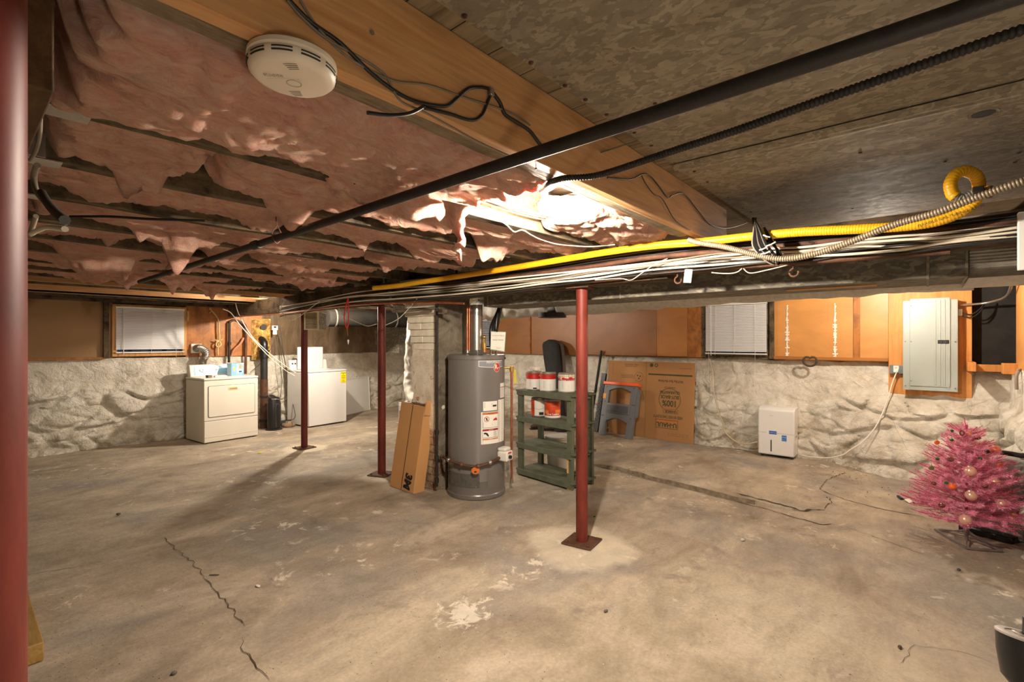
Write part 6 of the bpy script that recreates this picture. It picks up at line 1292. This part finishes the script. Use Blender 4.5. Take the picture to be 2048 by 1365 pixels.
# top slopes, front face at local y=0, y>0 is away
m_ = MB(M); m_.raw([(0, 0, 0.03), (WD, 0, 0.03), (WD, 0.24, 0.03), (0, 0.24, 0.03), (0, -0.0, HD - 0.03), (WD, -0.0, HD - 0.03), (WD, 0.24, HD), (0, 0.24, HD), (0, 0.06, HD), (WD, 0.06, HD)],
   [(0, 3, 2, 1), (0, 1, 5, 4), (1, 2, 6, 9, 5), (3, 0, 4, 8, 7), (2, 3, 7, 6), (4, 5, 9, 8), (8, 9, 6, 7)])
m_.build('housing', mWhite, t, bevel=0.014)
fD = FR(M @ Vector((0, -0.0005, 0)), M.to_3x3() @ Vector((1, 0, 0)), (0, 0, 1))
MB().box(0.004, WD - 0.004, 0.300, 0.3025, 0, 0.001, fD).build('tank_seam', mGL, t)
MB().prism(rrect(WD * 0.355, WD * 0.385, 0.07, 0.215, 0.006), 0.0, 0.0025, fD).build('water_window', plain('blue_black_glass', srgb(34, 40, 58), 0.1), t, label='dark water level slot')
lb = MB().prism([(WD * 0.25, 0.285), (WD * 0.52, 0.285), (WD * 0.52, 0.325), (WD * 0.25, 0.325)], 0.0, 0.002, fD).build('blue_sticker', plain('royal_blue', srgb(30, 92, 180), 0.4), t, label='dark blue sticker')
MB().prism([(WD * 0.25, 0.285), (WD * 0.31, 0.285), (WD * 0.31, 0.325), (WD * 0.25, 0.325)], 0.002, 0.0024, fD).text('2X Performance', 0.014, fD @ Matrix.Translation((WD * 0.42, 0.305, 0.003)), sx=0.9).build('sticker_print', mPaper, lb, smooth=False, fix=False)
lb = MB().prism([(WD * 0.66, 0.215), (WD * 0.79, 0.215), (WD * 0.79, 0.285), (WD * 0.66, 0.285)], 0.0, 0.002, fD).build('energy_sticker', mBlue, t, label='light blue energy sticker')
MB().text('energy', 0.016, fD @ Matrix.Translation((WD * 0.725, 0.262, 0.003))).text('ENERGY STAR', 0.006, fD @ Matrix.Translation((WD * 0.725, 0.23, 0.003))).build('sticker_print', mPaper, lb, smooth=False, fix=False)
MB().text('hisense', 0.013, fD @ Matrix.Translation((WD * 0.37, 0.512, 0.001))).build('brand_name', mGL, t, smooth=False, fix=False)
for x in (0.04, WD - 0.04):
    for y in (0.04, 0.20): MB(M).tube([(x - 0.01, y, 0.016), (x + 0.01, y, 0.016)], 0.016, 14).box(x - 0.008, x + 0.008, y - 0.01, y + 0.01, 0.016, 0.034).build('caster', mBlack, t)
MB(M).box(0.02, WD - 0.02, 0.02, 0.22, 0.022, 0.032).build('base_tray', mInk, t)
MB(M).tube([(WD + 0.001, 0.10, 0.27), (WD + 0.006, 0.10, 0.27)], 0.01, 10).build('drain_cap', mGL, t)

# ---------------------------------------------------------------- breaker panel, plywood, outlet, cord, ring
XP = 6.84
a = PX(1777, 808, XP - 0.0); b = PX(1944, 822, XP); c_ = 0.695
MB().raw([(XP, a.y, a.z), (XP, b.y, b.z), (XP, b.y, 2.10), (XP, a.y, 2.10), (XP + 0.03, a.y, a.z), (XP + 0.03, b.y, b.z), (XP + 0.03, b.y, 2.10), (XP + 0.03, a.y, 2.10)],
         [(0, 1, 2, 3), (4, 7, 6, 5), (0, 4, 5, 1), (1, 5, 6, 2), (2, 6, 7, 3), (3, 7, 4, 0)]).build('plywood_backboard', mPly, label='tall plywood board behind the grey breaker panel', cat='board', bevel=0.002)
for y_ in (a.y - 0.05, b.y + 0.05): MB().box(XP + 0.03, 6.93, y_ - 0.03, y_ + 0.03, 1.25, 2.05).build('furring_strip', mOld, label='furring strip behind the plywood board, %s side' % ('left' if y_ > 0 else 'right'), cat='strip')
XF = 6.72
p0 = PX(1806, 779, XF); p1 = PX(1916, 786, XF); zb = 0.905; zt_ = 1.86; f2 = FR(Vector((XF, p0.y, zb)), (0, -1, 0), (0, 0, 1)); PW = p0.y - p1.y; PHh = zt_ - zb
t = thing('breaker_panel', 'grey steel electrical breaker panel with door on the plywood board', 'electrical panel', (XF, p0.y - PW / 2, zb))
MB().box(0.015, PW - 0.015, 0.01, PHh, -(XP - XF), -0.006, f2).build('enclosure', mElec, t, bevel=0.002)
MB().box(0, PW, 0, PHh, -0.008, 0, f2).build('cover', mElec, t, bevel=0.004)
dr = MB().prism(rrect(PW * 0.13, PW * 0.86, 0.045, PHh + 0.02, 0.01), 0.0, 0.008, f2).build('door', mElec, t, bevel=0.003)
for u in (0.58, 0.665, 0.745, 0.83): MB().box(PW * u, PW * (u + 0.035), 0.06, PHh, 0.008, 0.0125, f2).build('door_rib', mElec, dr, bevel=0.003)
MB().box(PW * 0.80, PW * 0.86, 0.03, PHh, -0.001, 0.004, f2).box(PW * 0.0, PW * 0.13, 0.0, PHh, -0.001, 0.003, f2).build('cover_fold', mElec, t, bevel=0.002)
lt = MB().box(PW * 0.645, PW * 0.85, 0.497, 0.535, 0.008, 0.0135, f2).build('door_latch', mInk, dr, bevel=0.002, label='black latch')
MB().box(PW * 0.67, PW * 0.72, 0.507, 0.525, 0.0135, 0.015, f2).box(PW * 0.74, PW * 0.80, 0.507, 0.525, 0.0135, 0.015, f2).build('latch_slots', plain('latch_grey', srgb(56, 58, 58), 0.4), lt)
m_ = MB()
for u, v in ((0.045, 0.05), (0.045, 0.52), (0.155, 0.10), (0.155, 0.52), (0.155, 0.9), (0.95, 0.04), (0.95, 0.52)): m_.ball(f2 @ Vector((PW * u, v, 0.008)), 0.007, 10, 6)
m_.build('cover_screws', mSteel, t)
q = PX(1790, 738, XP); t = thing('outlet_box', 'grey metal outlet box with a white plug, left of the breaker panel', 'outlet', (XP - 0.03, q.y, q.z - 0.04))
MB().box(XP - 0.05, XP, q.y - 0.085, q.y + 0.045, q.z - 0.05, q.z + 0.045).build('box', plain('zinc_box', srgb(120, 128, 132), 0.4, 0.3), t, bevel=0.004)
MB().box(XP - 0.056, XP - 0.05, q.y - 0.035, q.y + 0.012, q.z - 0.035, q.z + 0.038).build('receptacle', mWhiteP, t, bevel=0.003)
MB().box(XP - 0.058, XP - 0.056, q.y - 0.018, q.y - 0.014, q.z + 0.010, q.z + 0.022).box(XP - 0.058, XP - 0.056, q.y - 0.008, q.y - 0.004, q.z + 0.010, q.z + 0.022).build('slots', mInk, t)
MB().box(XP - 0.09, XP - 0.056, q.y - 0.032, q.y + 0.002, q.z - 0.035, q.z + 0.0).build('plug', mWhiteP, label='white plug in the grey outlet box', cat='plug', bevel=0.008)
cp = [Vector((XP - 0.08, q.y - 0.018, q.z - 0.03)), PX(1784, 768, 6.74), PX(1772, 808, 6.68), PX(1757, 843, 6.6), PX(1742, 866, 6.5), PX(1722, 886, 6.42), PX(1700, 900, 6.36), PX(1685, 910, 6.34), PX(1655, 916, 6.36), PX(1625, 914, 6.40), PX(1604, 911, 6.46)]
for v in cp: v.z = max(v.z, 0.01)
line('power_cord', cp, 0.0055, mWhiteP, 'white power cord sweeping from the dehumidifier up to the outlet box', 'cord', n=10)
line('power_cord', [Vector((6.82, 2.28, 1.18)), PX(1425, 745, 6.78), PX(1426, 775, 6.72), PX(1432, 805, 6.72), PX(1438, 828, 6.70), PX(1446, 845, 6.68), PX(1448, 860, 6.66), PX(1458, 873, 6.62), PX(1475, 885, 6.55), PX(1495, 888, 6.5), PX(1514, 884, 6.45)], 0.008, plain('dusty_cord', srgb(190, 176, 148), 0.8), 'dusty whitewashed cord running down the stone wall to the dehumidifier', 'cord', n=8)
q = PX(1620, 722, 6.80); k_ = []
for i in range(21):
    a_ = math.radians(-250 + 320 * i / 20) if False else 2 * math.pi * i / 20
    r_ = 0.062 * (1 - 0.42 * math.exp(-((a_ - math.pi / 2) / 0.42) ** 2)); k_.append(Vector((q.x, q.y - 1.15 * r_ * math.cos(a_), q.z + r_ * math.sin(a_))))
MB().tube(k_, 0.013, 10).build('iron_ring', plain('dark_rope', srgb(74, 60, 46), 0.9, bump=0.6), label='heart-shaped dark ring hanging at the top of the stone wall', cat='ring')
MB().tube([q + Vector((0, 0, 0.03)), Vector((6.93, q.y, q.z + 0.06))], 0.004, 6).build('nail', mRustIron, label='nail holding the heart-shaped ring', cat='nail')
# conduit & wires near the panel top, hook on the right wall
line('metal_conduit', [Vector((6.80, p1.y - 0.02, 1.80)), Vector((6.80, -0.45, 1.815)), Vector((6.6, -0.57, 1.86)), Vector((6.2, -0.575, 1.98))], 0.012, mSteel, 'grey metal conduit leaving the top right of the breaker panel', 'conduit', n=12)
for i, dz in enumerate((0.0, -0.03)): line('electric_cable', [Vector((6.80, p1.y - 0.02, 1.73 + dz)), Vector((6.79, p1.y - 0.10, 1.70 + dz)), Vector((6.81, p1.y - 0.17, 1.76 + dz)), Vector((6.84, p1.y - 0.21, 1.84))], 0.006, mCableB, '%s dark cable curving out of the breaker panel side' % ('upper', 'lower')[i], 'cable', n=8)
MB().box(6.77, 6.81, p1.y - 0.035, p1.y - 0.002, 1.69, 1.76).build('cable_connector', mSteel, label='small metal cable connector on the panel side', cat='connector', bevel=0.003)
q = PY(2036, 745, YR + 0.03); MB().tube(spline([q + Vector((0.10, -0.03, 0.02)), q + Vector((0.02, 0, 0.01)), q, q + Vector((-0.01, 0.01, -0.04)), q + Vector((-0.02, 0.01, -0.15))]), 0.012, 10).build('iron_hook', plain('grey_painted_iron', srgb(130, 116, 104), 0.6), label='grey bent iron hook on the right wall at the frame edge', cat='hook')

# ---------------------------------------------------------------- pink tree
TX, TY = PZ(1933, 1082, 0).x, PZ(1933, 1082, 0).y; TH = 0.88
t = thing('christmas_tree', 'small pink tinsel christmas tree on a metal stand', 'christmas tree', (TX, TY, 0), 0.5)
mPole = plain('silver_pole', srgb(150, 140, 140), 0.4, 0.6)
MB().tube([(TX, TY, 0.01), (TX, TY, 0.17)], 0.011, 12).tube([(TX, TY, 0.06), (TX, TY, 0.16)], 0.016, 12).build('pole', mPole, t)
st = MB(T((TX, TY, 0), 0.5)); 
for x0, y0, x1, y1 in ((-0.17, -0.10, 0.17, -0.10), (0.17, -0.10, 0.17, 0.10), (0.17, 0.10, -0.17, 0.10), (-0.17, 0.10, -0.17, -0.10)): st.bar((x0, y0, 0.010), (x1, y1, 0.010), 0.012, 0.010)
for x0, y0 in ((-0.17, -0.10), (0.17, 0.10), (0.17, -0.10), (-0.17, 0.10)): st.bar((x0, y0, 0.012), (0, 0, 0.03), 0.008, 0.006).bar((x0 * 0.6, y0 * 0.6, 0.02), (0, 0, 0.085), 0.006, 0.006)
st.build('stand', mPole, t)
d = Nd('pink_tinsel'); w_ = d.co()
c_ = d.ramp(d.noise(w_, 60, 3, 0.7), [(0.3, srgb(226, 100, 142)), (0.5, srgb(246, 150, 182)), (0.72, srgb(255, 214, 226))])
mTin_ = d.out(c_, 0.35, 0.0, 0.6)
mTwig = plain('pink_twig', srgb(176, 50, 88), 0.6)
rnd = random.Random(21); nd = MB(); tw = MB()
def needles(a, b, n, L, sp=0.55):
    d_ = (b - a); ln = d_.length; d_.normalize(); s_ = d_.cross(Vector((0, 0, 1)))
    if s_.length < 0.1: s_ = Vector((1, 0, 0))
    s_.normalize(); u_ = s_.cross(d_)
    for i in range(n):
        c = a + d_ * (ln * (i + rnd.random()) / n); ph = rnd.uniform(0, 6.283); o_ = s_ * math.cos(ph) + u_ * math.sin(ph)
        l_ = L * rnd.uniform(0.7, 1.15); e = c + (o_ + d_ * sp).normalized() * l_; wv = (o_.cross(d_)) * 0.0011
        nd.v += [c - wv, c + wv, e]; k = len(nd.v); nd.f.append((k - 3, k - 2, k - 1))
    tw.tube([a, b], 0.002, 4)
z = 0.16; lay = 0
while z < TH - 0.10:
    u = (z - 0.16) / (TH - 0.16); L = 0.345 * (1 - u) ** 0.85 + 0.04; nb = int(11 - 6 * u); ph = lay * 0.7
    for i in range(nb):
        a_ = ph + 2 * math.pi * i / nb + rnd.uniform(-0.2, 0.2); Lb = L * rnd.uniform(0.82, 1.12); el = rnd.uniform(0.02, 0.30) + 0.5 * u
        s0 = Vector((TX, TY, z)); dr_ = Vector((math.cos(a_) * math.cos(el), math.sin(a_) * math.cos(el), math.sin(el)))
        p1 = s0 + dr_ * Lb * 0.5; p2 = s0 + dr_ * Lb + Vector((0, 0, 0.02 * Lb / 0.3))
        needles(s0, p1, int(420 * Lb), 0.026); needles(p1, p2, int(720 * Lb), 0.026)
        sd = Vector((-math.sin(a_), math.cos(a_), 0))
        for f_, sg in ((0.40, 1), (0.48, -1), (0.62, 1), (0.70, -1), (0.25, 1), (0.30, -1)):
            q0 = s0 + dr_ * Lb * f_; q1 = q0 + (dr_ * 0.75 + sd * sg * 0.8 + Vector((0, 0, rnd.uniform(-0.1, 0.25)))).normalized() * Lb * (0.42 if f_ > 0.35 else 0.36) * rnd.uniform(0.8, 1.1)
            needles(q0, q1, int(560 * (q1 - q0).length) + 6, 0.024)
    z += 0.052 * (1 + 0.1 * u); lay += 1
needles(Vector((TX, TY, TH - 0.14)), Vector((TX + 0.0, TY + 0.01, TH)), 90, 0.024)
for k in range(5):
    a_ = k * 1.256; needles(Vector((TX, TY, TH - 0.12)), Vector((TX + 0.09 * math.cos(a_), TY + 0.09 * math.sin(a_), TH - 0.05)), 40, 0.022)
tw.tube([(TX, TY, 0.15), (TX, TY, TH - 0.05)], 0.007, 8)
nd.build('tinsel_needles', mTin_, t, smooth=False, fix=False); tw.build('branches', mTwig, t)
mCh = plain('champagne_glass', srgb(230, 176, 158), 0.28, 0.45, var=0.03); mRose = plain('rose_glass', srgb(226, 132, 112), 0.3, 0.4); mMv = plain('mauve_glass', srgb(120, 66, 60), 0.15, 0.4); mGr = plain('green_glass', srgb(24, 104, 40), 0.12, 0.3); mOg = plain('orange_candy', srgb(236, 96, 34), 0.3); mAm = plain('amber_glass', srgb(216, 128, 40), 0.2); mOl = plain('olive_leaf', srgb(112, 104, 52), 0.5)
DT = TX * F[0] + TY * F[1]
orn = [(1940.5, 942.6, .040, mCh, 'large matte champagne ball', 'upper middle of the pink tree'), (1942, 991, .038, mCh, 'large matte champagne ball', 'centre of the pink tree, between two others'), (1931, 1040, .040, mCh, 'large shiny champagne ball', 'lowest, right above the tree pole'),
       (2004, 1008, .038, mCh, 'large champagne ball', 'lower right side of the pink tree'), (1991, 900, .037, mRose, 'large rosy ball', 'upper right edge of the pink tree'), (1990, 964, .033, mCh, 'champagne ball half hidden in tinsel', 'right middle of the pink tree'),
       (1954.6, 875, .023, mMv, 'small mauve brown ball', 'near the top right of the tree'), (1900.5, 919, .023, mMv, 'small mauve brown ball', 'upper left of the tree'), (1969, 972, .022, mMv, 'small mauve brown ball', 'right of the tree centre'), (1883.5, 1011, .023, mMv, 'small mauve brown ball', 'lower left of the tree'), (1867.6, 967, .018, mMv, 'small mauve brown ball', 'far left middle of the tree'), (1924, 866, .018, mMv, 'small mauve ring ornament', 'near the tree tip'),
       (1903.5, 880, .014, mGr, 'small green ornament', 'high on the left of the tree'), (1875, 918, .014, mGr, 'small green ornament', 'left edge, upper half of the tree'), (1960.7, 917, .014, mGr, 'small green ornament', 'right half below the mauve ball'), (1892.8, 966, .014, mGr, 'small green ornament', 'left middle beside an orange one'), (1904, 861.5, .012, mGr, 'small green ornament', 'highest left, by the tree tip'),
       (1874, 885, .020, mOg, 'orange slice ornament', 'outermost at the upper left'), (2000.6, 933, .025, mOg, 'orange slice ornament with pale rim', 'right edge of the tree'), (1904.6, 973, .024, mOg, 'soft orange ornament', 'left centre deep in the tinsel'), (1940, 868, .014, mAm, 'small amber ornament', 'near the tree tip'), (2028, 1033, .024, mAm, 'shiny amber ornament', 'lowest at the far right of the tree'), (1862.6, 936, .020, mOl, 'olive leaf ornament', 'far left of the tree')]
for px_, py_, r_, mt, what, where in orn:
    r3 = ray(px_, py_); lat = abs((px_ - 1933) / 967 * DT) * 0.75; zc = CAMH + r3[2] * DT; rc = 0.345 * max(0.02, 1 - (zc - 0.16) / (TH - 0.16)) ** 0.85 + 0.05
    dep = DT - 0.62 * math.sqrt(max(0.0, rc * rc - lat * lat)); c = Vector((r3[0] * dep, r3[1] * dep, CAMH + r3[2] * dep)); r_ = r_ * 0.86
    t2 = thing('ornament', '%s hanging %s' % (what, where), 'ornament', tuple(c))
    if 'slice' in what or 'leaf' in what:
        f_ = FR(c, R_, (0, 0, 1)); MB().prism([(r_ * math.cos(k * math.pi / 12), r_ * 0.9 * math.sin(k * math.pi / 12)) for k in range(24)], -0.006, 0.006, f_).build('slice', mt, t2, bevel=0.003)
    elif 'ring' in what:
        MB().tube([c + R_ * r_ * math.cos(k * math.pi / 8) + Vector((0, 0, r_ * math.sin(k * math.pi / 8))) for k in range(17)], 0.004, 8).build('ring', mt, t2)
    else: MB().ball(c, r_, 28, 16, (1, 1, 1.04 if r_ > 0.02 else 0.8)).build('ball', mt, t2, ang=80)
    MB().tube([c + Vector((0, 0, r_ * 0.98)), c + Vector((0, 0, r_ + 0.008))], 0.006 if r_ > 0.02 else 0.003, 10).tube([c + Vector((0, 0, r_ + 0.006)), c + Vector((0, 0, r_ + 0.03))], 0.0012, 5).build('cap', mSteel, t2)

# ---------------------------------------------------------------- things behind the tree
q = PZ(1960, 1052, 0); M = T((5.02, -0.30, 0), -0.35)
t = thing('tool_case', 'grey box with a rounded black frame leaning behind the pink tree', 'case', (5.02, -0.30, 0), -0.35)
MB(M).box(0.0, 0.16, -0.24, 0.06, 0.0, 0.58).build('case_body', plain('case_grey', srgb(150, 148, 142), 0.5), t, bevel=0.02)
fr_ = [(-0.012, 0.07, 0.02), (-0.012, 0.07, 0.52), (-0.012, 0.02, 0.60), (-0.012, -0.20, 0.62), (-0.012, -0.26, 0.56), (-0.012, -0.26, 0.02)]
MB(M).tube(spline(fr_, 6), 0.018, 10).build('frame', mBlack, t); MB(M).box(-0.10, 0.0, -0.20, 0.10, 0.0, 0.045).build('base_foot', mBlack, t, bevel=0.01)
M = T((5.45, -0.44, 0), 0.1)
MB(M).prism([(-0.10, -0.09), (0.28, -0.09), (0.20, 0.12), (-0.14, 0.10)], 0.0, 0.50).build('black_bin', mBlack, label='black plastic bin in the corner behind the pink tree', cat='bin', bevel=0.01)
# cord with plug and tag on the floor
line('floor_cord', [PZ(1798, 994, 0.004), PZ(1812, 1000, 0.005), PZ(1830, 1006, 0.004), PZ(1846, 1008, 0.004), PZ(1862, 1004, 0.01)], 0.004, mCableB, 'black cord on the floor left of the pink tree', 'cord', n=8)
MB().bar(PZ(1796, 992, 0.012), PZ(1804, 998, 0.012), 0.022, 0.018).build('plug', plain('navy_plug', srgb(34, 36, 60), 0.5), label='dark blue plug at the end of the floor cord', cat='plug', bevel=0.004)
a = PZ(1818, 1006, 0.004); MB().raw([a + Vector(v) for v in ((0, 0, 0), (0.05, -0.03, 0.0), (0.09, 0.0, 0.018), (0.04, 0.035, 0.014))], [(0, 1, 2, 3)]).build('cord_tag', mPaper, label='white paper tag on the floor cord by the tree', cat='tag', smooth=False, fix=False)
line('floor_cord', [PZ(1862, 1004, 0.01), PZ(1846, 998, 0.04), PZ(1838, 990, 0.07), PZ(1842, 984, 0.09), PZ(1856, 985, 0.08)], 0.004, mCableB, 'loop of black cord rising beside the left tree branches', 'cord', n=8)

# ---------------------------------------------------------------- iron pump stub at the lower right edge
t = thing('pipe_stand', 'black round cap switch on rusty plumbing at the lower right corner', 'plumbing', (1.62, -0.16, 0)); cx_, cy_ = 1.617, -0.170
tl = Matrix.Translation((cx_, cy_, 0.745)) @ Matrix.Rotation(0.22, 4, 'Y') @ Matrix.Rotation(0.05, 4, 'X')
MB().lathe([(0.001, -0.115), (0.022, -0.108), (0.038, -0.09), (0.047, -0.04), (0.050, 0.0), (0.047, 0.003)], (0, 0, 0), 40, tl).build('bowl', mBlack, t)
MB().lathe([(0.051, 0.0), (0.051, 0.004), (0.048, 0.006), (0.034, 0.006), (0.033, 0.004), (0.001, 0.004)], (0, 0, 0), 40, tl).build('disc_lid', plain('dull_grey_lid', srgb(150, 140, 132), 0.5, 0.2), t)
MB().box(-0.008, 0.008, -0.005, 0.005, 0.004, 0.045, tl).build('lever', mBlack, t, bevel=0.001)
MB().lathe([(0.020, 0.004), (0.022, 0.008), (0.018, 0.009), (0.016, 0.004)], (0.0, 0, 0), 24, tl).build('lid_ring', mSteel, t)
MB().tube(spline([(cx_ + 0.01, cy_, 0.655), (cx_ + 0.0, cy_ + 0.005, 0.62), (cx_ + 0.03, cy_ - 0.01, 0.58), (cx_ + 0.05, cy_ - 0.02, 0.50)]), 0.021, 16).build('elbow', mGP, t)
MB().tube([(cx_ + 0.008, cy_, 0.668), (cx_ + 0.002, cy_, 0.645)], 0.034, 6).build('hex_union', mGP, t, bevel=0.002)
MB().tube([(cx_ + 0.05, cy_ - 0.02, 0.52), (cx_ + 0.05, cy_ - 0.02, 0.0)], 0.028, 16).tube([(cx_ + 0.05, cy_ - 0.02, 0.0), (cx_ + 0.05, cy_ - 0.02, 0.02)], 0.06, 16).tube([(cx_ + 0.05, cy_ - 0.02, 0.45), (cx_ + 0.05, cy_ - 0.02, 0.50)], 0.038, 16).build('standpipe', mRustIron, t)

# ---------------------------------------------------------------- left side: timber, wires on side girder
mTim = m_wood('treated_timber', srgb(164, 130, 74), srgb(128, 98, 50), srgb(80, 54, 24), 'Y', 1.0, False, 0.4, 0.8, 0.3)
e = PZ(88, 1322, 0)
MB().box(e.x - 0.14, e.x, e.y, e.y + 0.85, 0.001, 0.085).build('timber_block', mTim, label='short squared timber lying on the floor at the left edge', cat='timber', bevel=0.005)
for i, (pts, r_, mt, lab_) in enumerate((
    (((62, 205), (78, 215), (80, 260), (72, 300), (60, 320)), 0.004, mCableG, 'grey cable looped on the left girder by the first hanger'),
    (((75, 330), (68, 352), (72, 380), (92, 405), (118, 430), (128, 445)), 0.006, mCableG, 'pale cable sweeping under the hangers at the far left'),
    (((84, 385), (95, 405), (112, 425), (130, 440)), 0.008, mCableB, 'thick black cable beside the pale one at the far left'),
    (((60, 470), (66, 450), (72, 432)), 0.005, mCableG, 'short pale cable end at the far left'),
    (((62, 468), (90, 455), (130, 458)), 0.005, mCable, 'cream cable crossing the third bay at the far left'))):
    line('girder_cable', [PX(a, b, 0.125) for a, b in pts], r_, mt, lab_, 'cable', n=8)
line('bay_cable', [PZ(a, b, 2.0) for a, b in ((140, 433), (220, 433), (300, 438), (410, 441))], 0.006, mCableB, 'straight black cable under the third bay of insulation', 'cable', n=8)
# ---------------------------------------------------------------- pebbles and scraps on the floor
def pebble(px_, py_, r_, mt, label, sc=(1, 0.8, 0.6), seed=1, cat='pebble'):
    q = PZ(px_, py_, 0); m_ = MB(); m_.ball((q.x, q.y, r_ * sc[2] * 0.8), r_, 12, 8, sc)
    m_.v = [v + (v - Vector((q.x, q.y, 0))).normalized() * r_ * 0.35 * noise.noise(v * 40 + Vector((seed, 0, 0))) for v in m_.v]
    m_.build('pebble', mt, label=label, cat=cat, ang=50)
mPb = plain('grey_pebble', srgb(92, 82, 78), 0.9, var=0.4, scale=60)
pebble(237, 1030, 0.016, mPb, 'grey pebble on the floor in the left middle', seed=2)
pebble(1917, 1141, 0.013, mPb, 'dark pebble on the floor below the tree shadow', seed=3)
pebble(1486, 1081, 0.016, mChip, 'white stone chip on the floor right of the red post', (1.3, 0.8, 0.4), 4)
pebble(1212, 1223, 0.012, mPb, 'small dark clump near the bottom centre of the floor', (1.4, 0.8, 0.4), 5)
pebble(348, 1349, 0.011, mPb, 'small pebble at the bottom left of the floor', seed=6)
pebble(791, 1029, 0.016, mChip, 'flat pale chip on the floor before the leaning box', (1.5, 0.7, 0.2), 7)
pebble(516, 1173, 0.014, mPaper, 'white scrap on the floor left of centre', (0.7, 1.3, 0.3), 8, 'scrap')
pebble(520, 906, 0.02, mYel, 'yellow scrap on the floor before the washer', (1.2, 0.7, 0.25), 9, 'scrap')
pebble(1800, 1297, 0.012, mBr, 'curled brown scrap on the floor at lower right', (1.2, 0.6, 0.5), 10, 'scrap')
pebble(1189, 1034, 0.010, mGr, 'tiny green scrap beside the red post', (1.2, 0.7, 0.3), 11, 'scrap')
q = PZ(428, 1150, 0.0); MB().bar(PZ(419, 1150, 0.004), PZ(438, 1150, 0.004), 0.006, 0.004).build('wood_sliver', mOld, label='thin dark wood sliver on the floor at left centre', cat='sliver')
m_ = MB(); rnd = random.Random(77)
def scat(px0, px1, py0, py1, n, r0, r1):
    for _ in range(n):
        q = PZ(rnd.uniform(px0, px1), rnd.uniform(py0, py1), 0); r_ = rnd.uniform(r0, r1); zz = slabh(q.y) * (1 - ss(4.9, 6.2, q.x)) if q.x > slabx(q.y) else 0
        a_ = [rnd.uniform(0.5, 1.2) * r_ for _ in range(5)]; m_.raw([(q.x + a_[k] * math.cos(k * 1.257), q.y + a_[k] * math.sin(k * 1.257), zz + 0.001) for k in range(5)] + [(q.x, q.y, zz + r_ * 0.7)], [(0, 1, 5), (1, 2, 5), (2, 3, 5), (3, 4, 5), (4, 0, 5)])
scat(80, 2000, 960, 1360, 420, 0.0015, 0.004); scat(100, 1500, 880, 960, 160, 0.003, 0.007); scat(1650, 2000, 935, 1000, 120, 0.003, 0.009); scat(100, 250, 1230, 1360, 120, 0.001, 0.003)
tag(m_.build('floor_grit', mCrack, smooth=False, fix=False), 'tiny dark grit and crumbs scattered on the concrete floor', 'grit', None, 'stuff')
m_ = MB(); scat(80, 2000, 960, 1360, 320, 0.0012, 0.004); scat(1235, 1300, 940, 956, 60, 0.004, 0.014); scat(600, 1000, 880, 960, 60, 0.002, 0.006)
tag(m_.build('floor_grit', mChip, smooth=False, fix=False), 'pale plaster crumbs scattered on the concrete floor', 'grit', None, 'stuff')
